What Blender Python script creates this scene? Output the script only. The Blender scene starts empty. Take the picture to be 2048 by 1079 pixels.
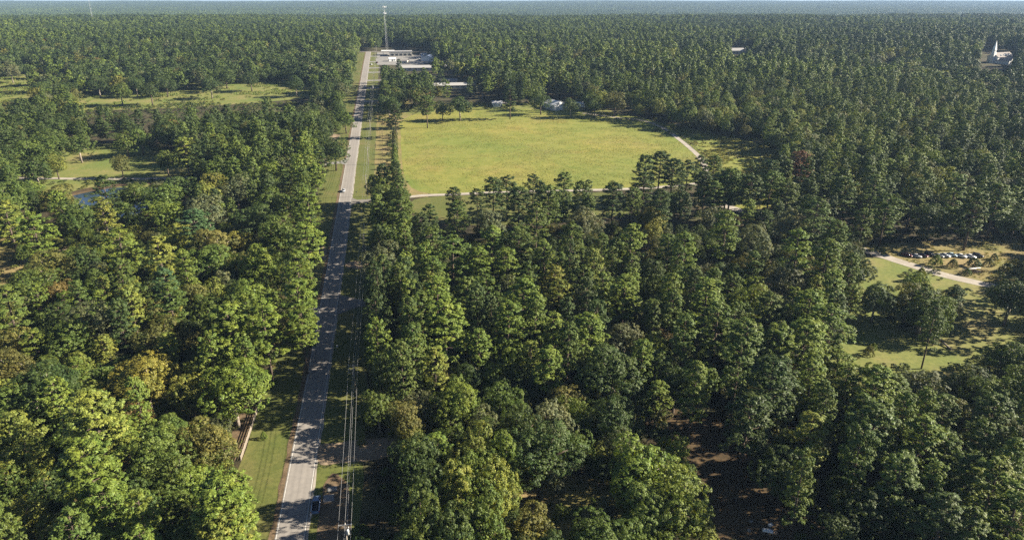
import bpy, bmesh, math, random
import numpy as np
from mathutils import Vector, Matrix
R = math.radians
sc = bpy.context.scene
# ------------------------------------------------------------------ camera, sky, sun, exposure
cam_data = bpy.data.cameras.new('camera')
cam_data.lens = 24.0; cam_data.sensor_width = 36.0; cam_data.clip_start = 1.0; cam_data.clip_end = 30000.0
cam = bpy.data.objects.new('camera', cam_data); sc.collection.objects.link(cam)
cam.location = (0, 0, 109.6); cam.rotation_euler = (R(90 - 21.8), 0, 0)
sc.camera = cam
SUN_EL, SUN_AZ = R(27), R(86)          # azimuth clockwise from +Y: the sun stands off to the +X side
world = bpy.data.worlds.new('World'); sc.world = world; world.use_nodes = True
wn = world.node_tree; bgn = wn.nodes['Background']
sky = wn.nodes.new('ShaderNodeTexSky'); sky.sky_type = 'NISHITA'; sky.sun_disc = False
sky.sun_elevation = SUN_EL; sky.sun_rotation = SUN_AZ; sky.altitude = 2000.0; sky.air_density = 0.55; sky.dust_density = 0.6
wn.links.new(sky.outputs[0], bgn.inputs[0]); bgn.inputs[1].default_value = 0.05
sd = bpy.data.lights.new('sun', 'SUN'); sd.energy = 5.0; sd.angle = R(0.55); sd.color = (1.0, 0.90, 0.74)
sun = bpy.data.objects.new('sun', sd); sc.collection.objects.link(sun)
sdir = Vector((math.sin(SUN_AZ) * math.cos(SUN_EL), math.cos(SUN_AZ) * math.cos(SUN_EL), math.sin(SUN_EL)))
sun.rotation_euler = (-sdir).to_track_quat('-Z', 'Y').to_euler(); sun.location = (300, 100, 300)
vs = sc.view_settings
vs.view_transform = 'Standard'; vs.look = 'None'; vs.gamma = 1.0; vs.use_curve_mapping = False
vs.exposure = 1.7
sc.render.engine = 'CYCLES'
cy = sc.cycles
cy.max_bounces = 5; cy.diffuse_bounces = 1; cy.glossy_bounces = 2; cy.transmission_bounces = 3; cy.volume_bounces = 0
cy.use_denoising = False; cy.use_adaptive_sampling = False
# ------------------------------------------------------------------ helpers
COL = sc.collection
def tag(o, label=None, category=None, group=None, kind=None):
    if label: o['label'] = label
    if category: o['category'] = category
    if group: o['group'] = group
    if kind: o['kind'] = kind
    return o
def empty(name, loc=(0, 0, 0), rz=0.0, **k):
    o = bpy.data.objects.new(name, None); COL.objects.link(o)
    o.location = loc; o.rotation_euler = (0, 0, rz); o.empty_display_size = 0.3
    return tag(o, **k)
def link(name, me, parent=None, **k):
    o = bpy.data.objects.new(name, me); COL.objects.link(o)
    if parent is not None: o.parent = parent
    return tag(o, **k)
class MB:
    """collects boxes, bars and profiles; build() links them as one mesh object"""
    def __init__(s): s.v = []; s.f = []
    def add(s, vs_, fs):
        n = len(s.v); s.v += [tuple(q) for q in vs_]; s.f += [tuple(n + i for i in f) for f in fs]; return s
    def box(s, x0, x1, y0, y1, z0, z1, taper=0.0):
        t = taper
        return s.add([(x0, y0, z0), (x1, y0, z0), (x1, y1, z0), (x0, y1, z0), (x0 + t, y0 + t, z1), (x1 - t, y0 + t, z1), (x1 - t, y1 - t, z1), (x0 + t, y1 - t, z1)],
                     [(3, 2, 1, 0), (4, 5, 6, 7), (0, 1, 5, 4), (1, 2, 6, 5), (2, 3, 7, 6), (3, 0, 4, 7)])
    def tube(s, pts, radii, n=6, cap=True):
        pts = [Vector(p) for p in pts]; rings = []
        for i, p in enumerate(pts):
            d = (pts[min(i + 1, len(pts) - 1)] - pts[max(i - 1, 0)]).normalized()
            a = d.cross(Vector((0, 0, 1)) if abs(d.z) < .9 else Vector((1, 0, 0))).normalized(); b = d.cross(a)
            r = radii[i] if hasattr(radii, '__len__') else radii
            rings.append([p + (a * math.cos(2 * math.pi * k / n) + b * math.sin(2 * math.pi * k / n)) * r for k in range(n)])
        fs = []
        for i in range(len(pts) - 1):
            for k in range(n): fs.append((i * n + k, i * n + (k + 1) % n, (i + 1) * n + (k + 1) % n, (i + 1) * n + k))
        if cap: fs += [tuple(range(n))[::-1], tuple((len(pts) - 1) * n + k for k in range(n))]
        return s.add([q for r_ in rings for q in r_], fs)
    def prism(s, prof, y0, y1):
        """profile in x,z extruded along y"""
        n = len(prof)
        return s.add([(x, y0, z) for x, z in prof] + [(x, y1, z) for x, z in prof],
                     [tuple(range(n)), tuple(range(2 * n - 1, n - 1, -1))] + [(i, n + i, n + (i + 1) % n, (i + 1) % n) for i in range(n)])
    def mesh(s, name, mat, smooth=False):
        me = bpy.data.meshes.new(name); me.from_pydata(s.v, [], s.f)
        bm = bmesh.new(); bm.from_mesh(me); bmesh.ops.recalc_face_normals(bm, faces=bm.faces); bm.to_mesh(me); bm.free()
        if mat: me.materials.append(mat)
        if smooth: me.polygons.foreach_set('use_smooth', [True] * len(me.polygons))
        return me
    def build(s, name, mat, parent=None, bevel=0.0, smooth=False, **k):
        me = s.mesh(name, mat, smooth)
        if bevel:
            bm = bmesh.new(); bm.from_mesh(me)
            bmesh.ops.bevel(bm, geom=bm.edges[:], offset=bevel, segments=2, affect='EDGES', clamp_overlap=True)
            bm.to_mesh(me); bm.free()
        return link(name, me, parent, **k)
# ---- terrain: the land climbs gently away from the camera, crests and falls off beyond
PY = [-400, 0, 116, 187, 268, 337, 400, 500, 600, 700, 800, 900, 1000, 1300, 2000, 2400, 3000, 3500, 5000, 7000, 9000, 14000]
PZ = [-2, -1, 0, 1, 4.5, 8, 11, 15.5, 20.5, 25, 29, 33.5, 37, 38, 36, 30, 10, 5, 10, 25, 34, 26]
def tz(y): return np.interp(y, PY, PZ)
def gz(y): return float(np.interp(y, PY, PZ))
R0 = (-48.3, 116.0); RD = (-0.1702, 0.9854); RANG = math.atan2(-RD[0], RD[1])     # the road's line
def road(s, t): return (R0[0] + RD[0] * s + RD[1] * t, R0[1] + RD[1] * s - RD[0] * t)
def road3(s, t, h=0.0):
    x, y = road(s, t); return (x, y, gz(y) + h)
def road_st(x, y):
    ax, ay = x - R0[0], y - R0[1]; return ax * RD[0] + ay * RD[1], ax * RD[1] - ay * RD[0]
def inpoly(x, y, P):
    c = np.zeros(np.shape(x), bool); j = len(P) - 1
    for i in range(len(P)):
        xi, yi = P[i]; xj, yj = P[j]
        if yi != yj: c ^= ((yi > y) != (yj > y)) & (x < (xj - xi) * (y - yi) / (yj - yi) + xi)
        j = i
    return c
# ---- materials
def new_mat(name):
    m = bpy.data.materials.new(name); m.use_nodes = True; nt = m.node_tree
    for n in list(nt.nodes): nt.nodes.remove(n)
    out = nt.nodes.new('ShaderNodeOutputMaterial'); return m, nt, out
def N(nt, typ, **k):
    n = nt.nodes.new(typ)
    for a, b in k.items():
        if a.startswith('i_'):
            key = a[2:]; key = int(key) if key.isdigit() else key.replace('_', ' ')
            n.inputs[key].default_value = b
        else: setattr(n, a, b)
    return n
def ramp(nt, fac, stops):
    r = nt.nodes.new('ShaderNodeValToRGB'); e = r.color_ramp.elements
    while len(e) < len(stops): e.new(0.5)
    for q, (p, c) in zip(e, stops): q.position = p; q.color = (*c, 1)
    nt.links.new(fac, r.inputs[0]); return r.outputs[0]
def noise(nt, scale, detail=4, rough=.55, vec=None):
    n = N(nt, 'ShaderNodeTexNoise'); n.inputs['Scale'].default_value = scale; n.inputs['Detail'].default_value = detail; n.inputs['Roughness'].default_value = rough
    if vec is not None: nt.links.new(vec, n.inputs['Vector'])
    return n.outputs['Fac']
def mix(nt, a, b, fac, mode='MIX'):
    m = N(nt, 'ShaderNodeMix', data_type='RGBA', blend_type=mode)
    for s_, v in ((0, fac), (6, a), (7, b)):
        if hasattr(v, 'node'): nt.links.new(v, m.inputs[s_])
        else: m.inputs[s_].default_value = v if s_ == 0 else (*v, 1)
    return m.outputs[2]
def surface(name, layers, rough=.9, bump=None, spec=.2):
    """layers: list of (scale, detail, lo, hi, stops): each a noise-driven colour ramp, multiplied or mixed over the one before"""
    m, nt, out = new_mat(name)
    tc = N(nt, 'ShaderNodeNewGeometry').outputs['Position']
    col = None
    for i, (scale, det, stops, how, amount) in enumerate(layers):
        c = ramp(nt, noise(nt, scale, det, .6, tc), stops)
        col = c if col is None else mix(nt, col, c, amount, how)
    b = N(nt, 'ShaderNodeBsdfPrincipled'); nt.links.new(col, b.inputs['Base Color'])
    b.inputs['Roughness'].default_value = rough; b.inputs['Specular IOR Level'].default_value = spec
    if bump:
        bn = N(nt, 'ShaderNodeBump'); bn.inputs['Strength'].default_value = bump[1]; bn.inputs['Distance'].default_value = bump[2]
        nt.links.new(noise(nt, bump[0], 5, .65, tc), bn.inputs['Height']); nt.links.new(bn.outputs[0], b.inputs['Normal'])
    nt.links.new(b.outputs[0], out.inputs[0]); return m
def paint(name, col, rough=.5, metal=0.0, var=.12, scale=3.0, spec=.4):
    m, nt, out = new_mat(name)
    tc = N(nt, 'ShaderNodeTexCoord').outputs['Object']
    c = ramp(nt, noise(nt, scale, 5, .6, tc), [(.3, tuple(q * (1 - var) for q in col)), (.7, tuple(min(1, q * (1 + var)) for q in col))])
    b = N(nt, 'ShaderNodeBsdfPrincipled'); nt.links.new(c, b.inputs['Base Color'])
    b.inputs['Roughness'].default_value = rough; b.inputs['Metallic'].default_value = metal; b.inputs['Specular IOR Level'].default_value = spec
    nt.links.new(b.outputs[0], out.inputs[0]); return m
def leaf_mat(name, instanced, trans=.22):
    m, nt, out = new_mat(name)
    if instanced: base = N(nt, 'ShaderNodeAttribute', attribute_type='INSTANCER', attribute_name='tint').outputs['Color']
    else: base = N(nt, 'ShaderNodeObjectInfo').outputs['Color']
    isl = N(nt, 'ShaderNodeNewGeometry').outputs['Random Per Island']
    v = N(nt, 'ShaderNodeMapRange'); v.inputs['To Min'].default_value = .62; v.inputs['To Max'].default_value = 1.4; nt.links.new(isl, v.inputs[0])
    tc = N(nt, 'ShaderNodeTexCoord').outputs['Object']
    warm = ramp(nt, noise(nt, .42, 2, .5, tc), [(.35, (.84, .92, .95)), (.65, (1.22, 1.10, .9))])
    c = mix(nt, base, warm, 1.0, 'MULTIPLY')
    hs = N(nt, 'ShaderNodeHueSaturation'); nt.links.new(c, hs.inputs['Color']); nt.links.new(v.outputs[0], hs.inputs['Value'])
    b = N(nt, 'ShaderNodeBsdfPrincipled'); b.inputs['Roughness'].default_value = .55; b.inputs['Specular IOR Level'].default_value = .25
    t = N(nt, 'ShaderNodeBsdfTranslucent'); ms = N(nt, 'ShaderNodeMixShader'); ms.inputs[0].default_value = trans
    nt.links.new(hs.outputs[0], b.inputs['Base Color'])
    tcol = mix(nt, hs.outputs[0], (1.25, 1.15, .45), 1.0, 'MULTIPLY'); nt.links.new(tcol, t.inputs['Color'])
    nt.links.new(b.outputs[0], ms.inputs[1]); nt.links.new(t.outputs[0], ms.inputs[2]); nt.links.new(ms.outputs[0], out.inputs[0])
    return m
G = lambda *c: c
M = {}
M['floor'] = surface('forest_floor', [(.05, 4, [(.3, (.040, .034, .020)), (.7, (.075, .060, .036))], 'MIX', 1), (.35, 5, [(.35, (.55, .6, .5)), (.75, (1.25, 1.15, 1.0))], 'MULTIPLY', 1.0), (.09, 3, [(.45, (.0, .0, .0)), (.62, (.045, .055, .016))], 'ADD', .6)], .95, (.8, .8, .5))
M['verge'] = surface('verge_grass', [(.06, 4, [(.3, (.090, .112, .026)), (.55, (.118, .125, .036)), (.75, (.16, .138, .056))], 'MIX', 1), (.9, 4, [(.3, (.7, .75, .7)), (.7, (1.2, 1.15, 1.1))], 'MULTIPLY', 1.0)], .95, (3.0, .5, .15))
M['lawn'] = surface('lawn', [(.045, 4, [(.3, (.115, .155, .036)), (.52, (.165, .175, .050)), (.72, (.24, .195, .090))], 'MIX', 1), (.7, 4, [(.3, (.75, .8, .75)), (.7, (1.2, 1.15, 1.1))], 'MULTIPLY', 1.0)], .95, (3.0, .4, .1))
M['meadow'] = surface('meadow', [(.03, 4, [(.3, (.168, .188, .042)), (.55, (.200, .200, .052)), (.75, (.205, .178, .062))], 'MIX', 1), (.012, 4, [(.35, (.80, .93, .85)), (.65, (1.14, 1.06, 1.0))], 'MULTIPLY', 1), (.045, 3, [(.58, (1, 1, 1)), (.72, (1.0, .87, .86))], 'MULTIPLY', .6), (.16, 5, [(.36, (.80, .88, .72)), (.6, (1.1, 1.08, 1.05))], 'MULTIPLY', .9), (1.3, 4, [(.3, (.8, .82, .75)), (.7, (1.18, 1.15, 1.1))], 'MULTIPLY', .9)], .95, (.9, .5, .25))
M['straw'] = surface('straw_grass', [(.06, 4, [(.3, (.16, .165, .045)), (.5, (.21, .180, .070)), (.72, (.27, .205, .10))], 'MIX', 1), (.9, 4, [(.3, (.7, .72, .7)), (.7, (1.2, 1.15, 1.1))], 'MULTIPLY', 1.0)], .95, (2.0, .6, .2))
M['dirt'] = surface('bare_dirt', [(.15, 5, [(.3, (.19, .145, .095)), (.7, (.31, .245, .17))], 'MIX', 1), (1.2, 4, [(.3, (.7, .7, .7)), (.7, (1.2, 1.15, 1.1))], 'MULTIPLY', 1.0)], .95, (2.0, .5, .1))
M['redclay'] = surface('shoulder_soil', [(.2, 5, [(.3, (.11, .075, .045)), (.7, (.20, .145, .09))], 'MIX', 1), (1.5, 4, [(.3, (.6, .65, .6)), (.7, (1.2, 1.15, 1.1))], 'MULTIPLY', 1.0)], .95, (2.0, .5, .1))
M['litter'] = surface('pine_litter', [(.12, 5, [(.3, (.060, .042, .024)), (.7, (.115, .082, .048))], 'MIX', 1), (.8, 4, [(.3, (.6, .65, .55)), (.7, (1.25, 1.15, 1.0))], 'MULTIPLY', 1.0)], .95, (1.5, .6, .2))
M['asphalt'] = surface('worn_asphalt', [(.025, 4, [(.3, (.215, .20, .182)), (.7, (.27, .248, .222))], 'MIX', 1), (.6, 5, [(.3, (.88, .88, .89)), (.7, (1.08, 1.07, 1.06))], 'MULTIPLY', 1.0), (7.0, 3, [(.3, (.9, .9, .9)), (.7, (1.1, 1.1, 1.1))], 'MULTIPLY', 1.0)], .88, (9.0, .3, .02))
def wheel_paths():
    m = M['asphalt']; nt = m.node_tree; b = next(n for n in nt.nodes if n.type == 'BSDF_PRINCIPLED'); col = b.inputs['Base Color'].links[0].from_socket
    pos = N(nt, 'ShaderNodeNewGeometry').outputs['Position']
    v = N(nt, 'ShaderNodeVectorMath', operation='DOT_PRODUCT'); nt.links.new(pos, v.inputs[0]); v.inputs[1].default_value = (RD[1], -RD[0], 0)
    a = N(nt, 'ShaderNodeMath', operation='ADD'); nt.links.new(v.outputs['Value'], a.inputs[0]); a.inputs[1].default_value = -(R0[0] * RD[1] - R0[1] * RD[0]) + 3.4
    d = N(nt, 'ShaderNodeMath', operation='DIVIDE'); nt.links.new(a.outputs[0], d.inputs[0]); d.inputs[1].default_value = 6.8
    w = ramp(nt, d.outputs[0], [(.02, (.8, .79, .77)), (.08, (.98, .98, .98)), (.16, (1.08, 1.08, 1.07)), (.28, (.93, .93, .93)), (.38, (1.07, 1.07, 1.06)), (.485, (.97, .97, .97)), (.5, (.80, .80, .80)), (.515, (.97, .97, .97)), (.62, (1.07, 1.07, 1.06)), (.72, (.93, .93, .93)), (.84, (1.08, 1.08, 1.07)), (.92, (.98, .98, .98)), (.98, (.8, .79, .77))])
    nt.links.new(mix(nt, col, w, 1.0, 'MULTIPLY'), b.inputs['Base Color'])
wheel_paths()
M['tar'] = surface('tar_seal', [(2.0, 4, [(.3, (.06, .058, .055)), (.7, (.11, .105, .10))], 'MIX', 1)], .8)
M['roadline'] = surface('worn_road_paint', [(1.3, 5, [(.35, (.42, .41, .38)), (.6, (.66, .65, .60))], 'MIX', 1)], .7)
M['gravel'] = surface('pale_gravel', [(.2, 5, [(.3, (.30, .265, .22)), (.7, (.42, .385, .335))], 'MIX', 1), (3.0, 4, [(.3, (.75, .75, .75)), (.7, (1.15, 1.13, 1.1))], 'MULTIPLY', 1.0)], .95, (5.0, .4, .05))
M['concrete'] = surface('concrete', [(.3, 5, [(.3, (.19, .185, .175)), (.7, (.27, .26, .245))], 'MIX', 1), (4.0, 4, [(.3, (.85, .85, .85)), (.7, (1.1, 1.1, 1.08))], 'MULTIPLY', 1.0)], .9)
M['bark'] = paint('bark', (.11, .085, .065), .95, var=.4, scale=2.0, spec=.1)
M['bark_pale'] = paint('pale_bark', (.26, .22, .18), .95, var=.35, scale=2.0, spec=.1)
M['leaf'] = leaf_mat('leaves', False)
M['needle'] = leaf_mat('needles', False, .18)
M['leaf_i'] = leaf_mat('leaves_of_wood', True)
M['needle_i'] = leaf_mat('needles_of_wood', True, .18)
M['pole'] = paint('weathered_pole', (.26, .225, .185), .9, var=.25, scale=1.5)
M['galv'] = paint('galvanised_steel', (.55, .55, .54), .45, .6, .1)
M['can'] = paint('transformer_paint', (.62, .63, .62), .4, 0, .06)
M['porcelain'] = paint('insulator', (.75, .75, .72), .3, 0, .05)
M['wire'] = paint('aluminium_wire', (.45, .45, .44), .45, .5, .08)
M['white'] = paint('white_paint', (.82, .82, .79), .5, 0, .05)
M['white_metal'] = paint('white_sheet_metal', (.70, .71, .71), .4, .1, .06)
M['grey_roof'] = paint('grey_sheet_roof', (.42, .42, .42), .5, .2, .12)
M['pale_roof'] = paint('pale_sheet_roof', (.40, .39, .37), .5, .1, .1)
M['shingle'] = paint('brown_grey_shingles', (.24, .215, .20), .9, 0, .15, 1.0)
M['blue_roof'] = paint('blue_grey_roof', (.16, .20, .29), .45, .2, .1)
M['cream'] = paint('cream_wall', (.62, .57, .47), .8, 0, .08)
M['grey_wall'] = paint('grey_wall', (.40, .40, .39), .8, 0, .08)
M['brick_wall'] = paint('brick_wall', (.28, .14, .095), .9, 0, .2, 2.0)
M['dark'] = paint('dark_opening', (.02, .02, .022), .6, 0, .2)
M['glass'] = paint('dark_glass', (.02, .025, .03), .08, 0, .1, spec=.8)
M['tyre'] = paint('tyre_rubber', (.02, .02, .02), .85, 0, .2)
M['rim'] = paint('wheel_rim', (.5, .5, .5), .35, .8, .05)
M['chrome'] = paint('chrome', (.65, .65, .66), .2, .9, .03)
M['lamp_red'] = paint('tail_lamp', (.35, .02, .02), .3, 0, .05)
M['lamp_clear'] = paint('head_lamp', (.75, .75, .72), .15, 0, .03)
M['wood'] = paint('weathered_boards', (.30, .255, .20), .9, 0, .25, 2.0)
M['bedliner'] = paint('bed_liner', (.025, .026, .03), .8, 0, .2)
def carpaint(name, c): M[name] = paint(name, c, .3, .1, .03, spec=.6)
for nm, c in dict(car_white=(.75, .75, .74), car_silver=(.48, .49, .50), car_maroon=(.10, .018, .02), car_black=(.02, .021, .024), car_blue=(.42, .55, .62), car_grey=(.2, .21, .22), car_pearl=(.15, .23, .37)).items(): carpaint(nm, c)
def water_mat():
    m, nt, out = new_mat('pond_water')
    tc = N(nt, 'ShaderNodeNewGeometry').outputs['Position']
    b = N(nt, 'ShaderNodeBsdfPrincipled'); b.inputs['Base Color'].default_value = (.02, .035, .05, 1); b.inputs['Roughness'].default_value = .06; b.inputs['Specular IOR Level'].default_value = .8
    bn = N(nt, 'ShaderNodeBump'); bn.inputs['Strength'].default_value = .12; bn.inputs['Distance'].default_value = .1
    nt.links.new(noise(nt, 1.2, 3, .5, tc), bn.inputs['Height']); nt.links.new(bn.outputs[0], b.inputs['Normal']); nt.links.new(b.outputs[0], out.inputs[0]); return m
M['water'] = water_mat()
# ------------------------------------------------------------------ the ground
def terrain():
    ys = sorted(set(PY + list(range(-400, 1000, 25)) + list(range(1000, 14001, 250))))
    xs = list(range(-12000, -1000, 1000)) + list(range(-1000, 1000, 100)) + list(range(1000, 12001, 1000))
    v = [(x, y, gz(y)) for y in ys for x in xs]; nx = len(xs)
    f = [(j * nx + i, j * nx + i + 1, (j + 1) * nx + i + 1, (j + 1) * nx + i) for j in range(len(ys) - 1) for i in range(nx - 1)]
    me = bpy.data.meshes.new('ground'); me.from_pydata(v, [], f); me.materials.append(M['floor'])
    link('ground', me, kind='structure')
terrain()
def smooth_poly(P, n=3, jit=0.0, seed=0):
    """rounds an outline (Chaikin) and roughens it a little"""
    P = [Vector(p) for p in P]; rd = random.Random(seed)
    for _ in range(n):
        Q = []
        for i in range(len(P)):
            a, b = P[i], P[(i + 1) % len(P)]; Q += [a * .75 + b * .25, a * .25 + b * .75]
        P = Q
    if jit: P = [p + Vector((rd.uniform(-jit, jit), rd.uniform(-jit, jit))) for p in P]
    return [(p.x, p.y) for p in P]
def sheet(name, P, h, mat, step=6.0, kind='structure', **k):
    """a sheet of ground cover draped h above the terrain"""
    bm = bmesh.new(); vsx = [bm.verts.new((x, y, 0)) for x, y in P]; bm.faces.new(vsx)
    bmesh.ops.triangulate(bm, faces=bm.faces[:])
    y0, y1 = min(p[1] for p in P), max(p[1] for p in P)
    cuts = set(np.arange(math.ceil(y0 / step) * step, y1, step).tolist()) | {q for q in PY if y0 < q < y1}
    for c in cuts:
        bmesh.ops.bisect_plane(bm, geom=bm.verts[:] + bm.edges[:] + bm.faces[:], plane_co=(0, c, 0), plane_no=(0, 1, 0), dist=1e-4)
    for q in bm.verts: q.co.z = gz(q.co.y) + h
    bmesh.ops.recalc_face_normals(bm, faces=bm.faces)
    me = bpy.data.meshes.new(name); bm.to_mesh(me); bm.free()
    if me.polygons and me.polygons[0].normal.z < 0: me.flip_normals()
    me.materials.append(mat); return link(name, me, kind=kind, **k)
def strip(name, s0, s1, t0, t1, h, mat, wob=0.0, step=8.0, seed=1, **k):
    """a strip along the road between two offsets, its edges wandering by wob"""
    rd = random.Random(seed); n = max(2, int((s1 - s0) / step)); L, Rr = [], []
    for i in range(n + 1):
        s = s0 + (s1 - s0) * i / n
        L.append(road(s, t0 + rd.uniform(-wob, wob))); Rr.append(road(s, t1 + rd.uniform(-wob, wob)))
    v = [(x, y, gz(y) + h) for a, b in zip(L, Rr) for x, y in (a, b)]
    f = [(2 * i, 2 * i + 1, 2 * i + 3, 2 * i + 2) for i in range(n)]
    me = bpy.data.meshes.new(name); me.from_pydata(v, [], f); me.materials.append(mat)
    return link(name, me, kind='structure', **k)
def ribbon(name, pts, w, h, mat, wob=.15, **k):
    """a lane through world points, of width w"""
    P = [Vector(p) for p in pts]
    for _ in range(2):
        Q = [P[0]]
        for a, b in zip(P, P[1:]): Q += [a * .75 + b * .25, a * .25 + b * .75]
        P = Q + [P[-1]]
    rd = random.Random(5); Lf, Rt = [], []
    for i, p in enumerate(P):
        d = (P[min(i + 1, len(P) - 1)] - P[max(0, i - 1)]).normalized(); nrm = Vector((d.y, -d.x))
        Lf.append(p - nrm * (w / 2 + rd.uniform(-wob, wob))); Rt.append(p + nrm * (w / 2 + rd.uniform(-wob, wob)))
    return sheet(name, [(p.x, p.y) for p in Lf] + [(p.x, p.y) for p in reversed(Rt)], h, mat, **k)
HAZE = 7.5e-5
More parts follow.
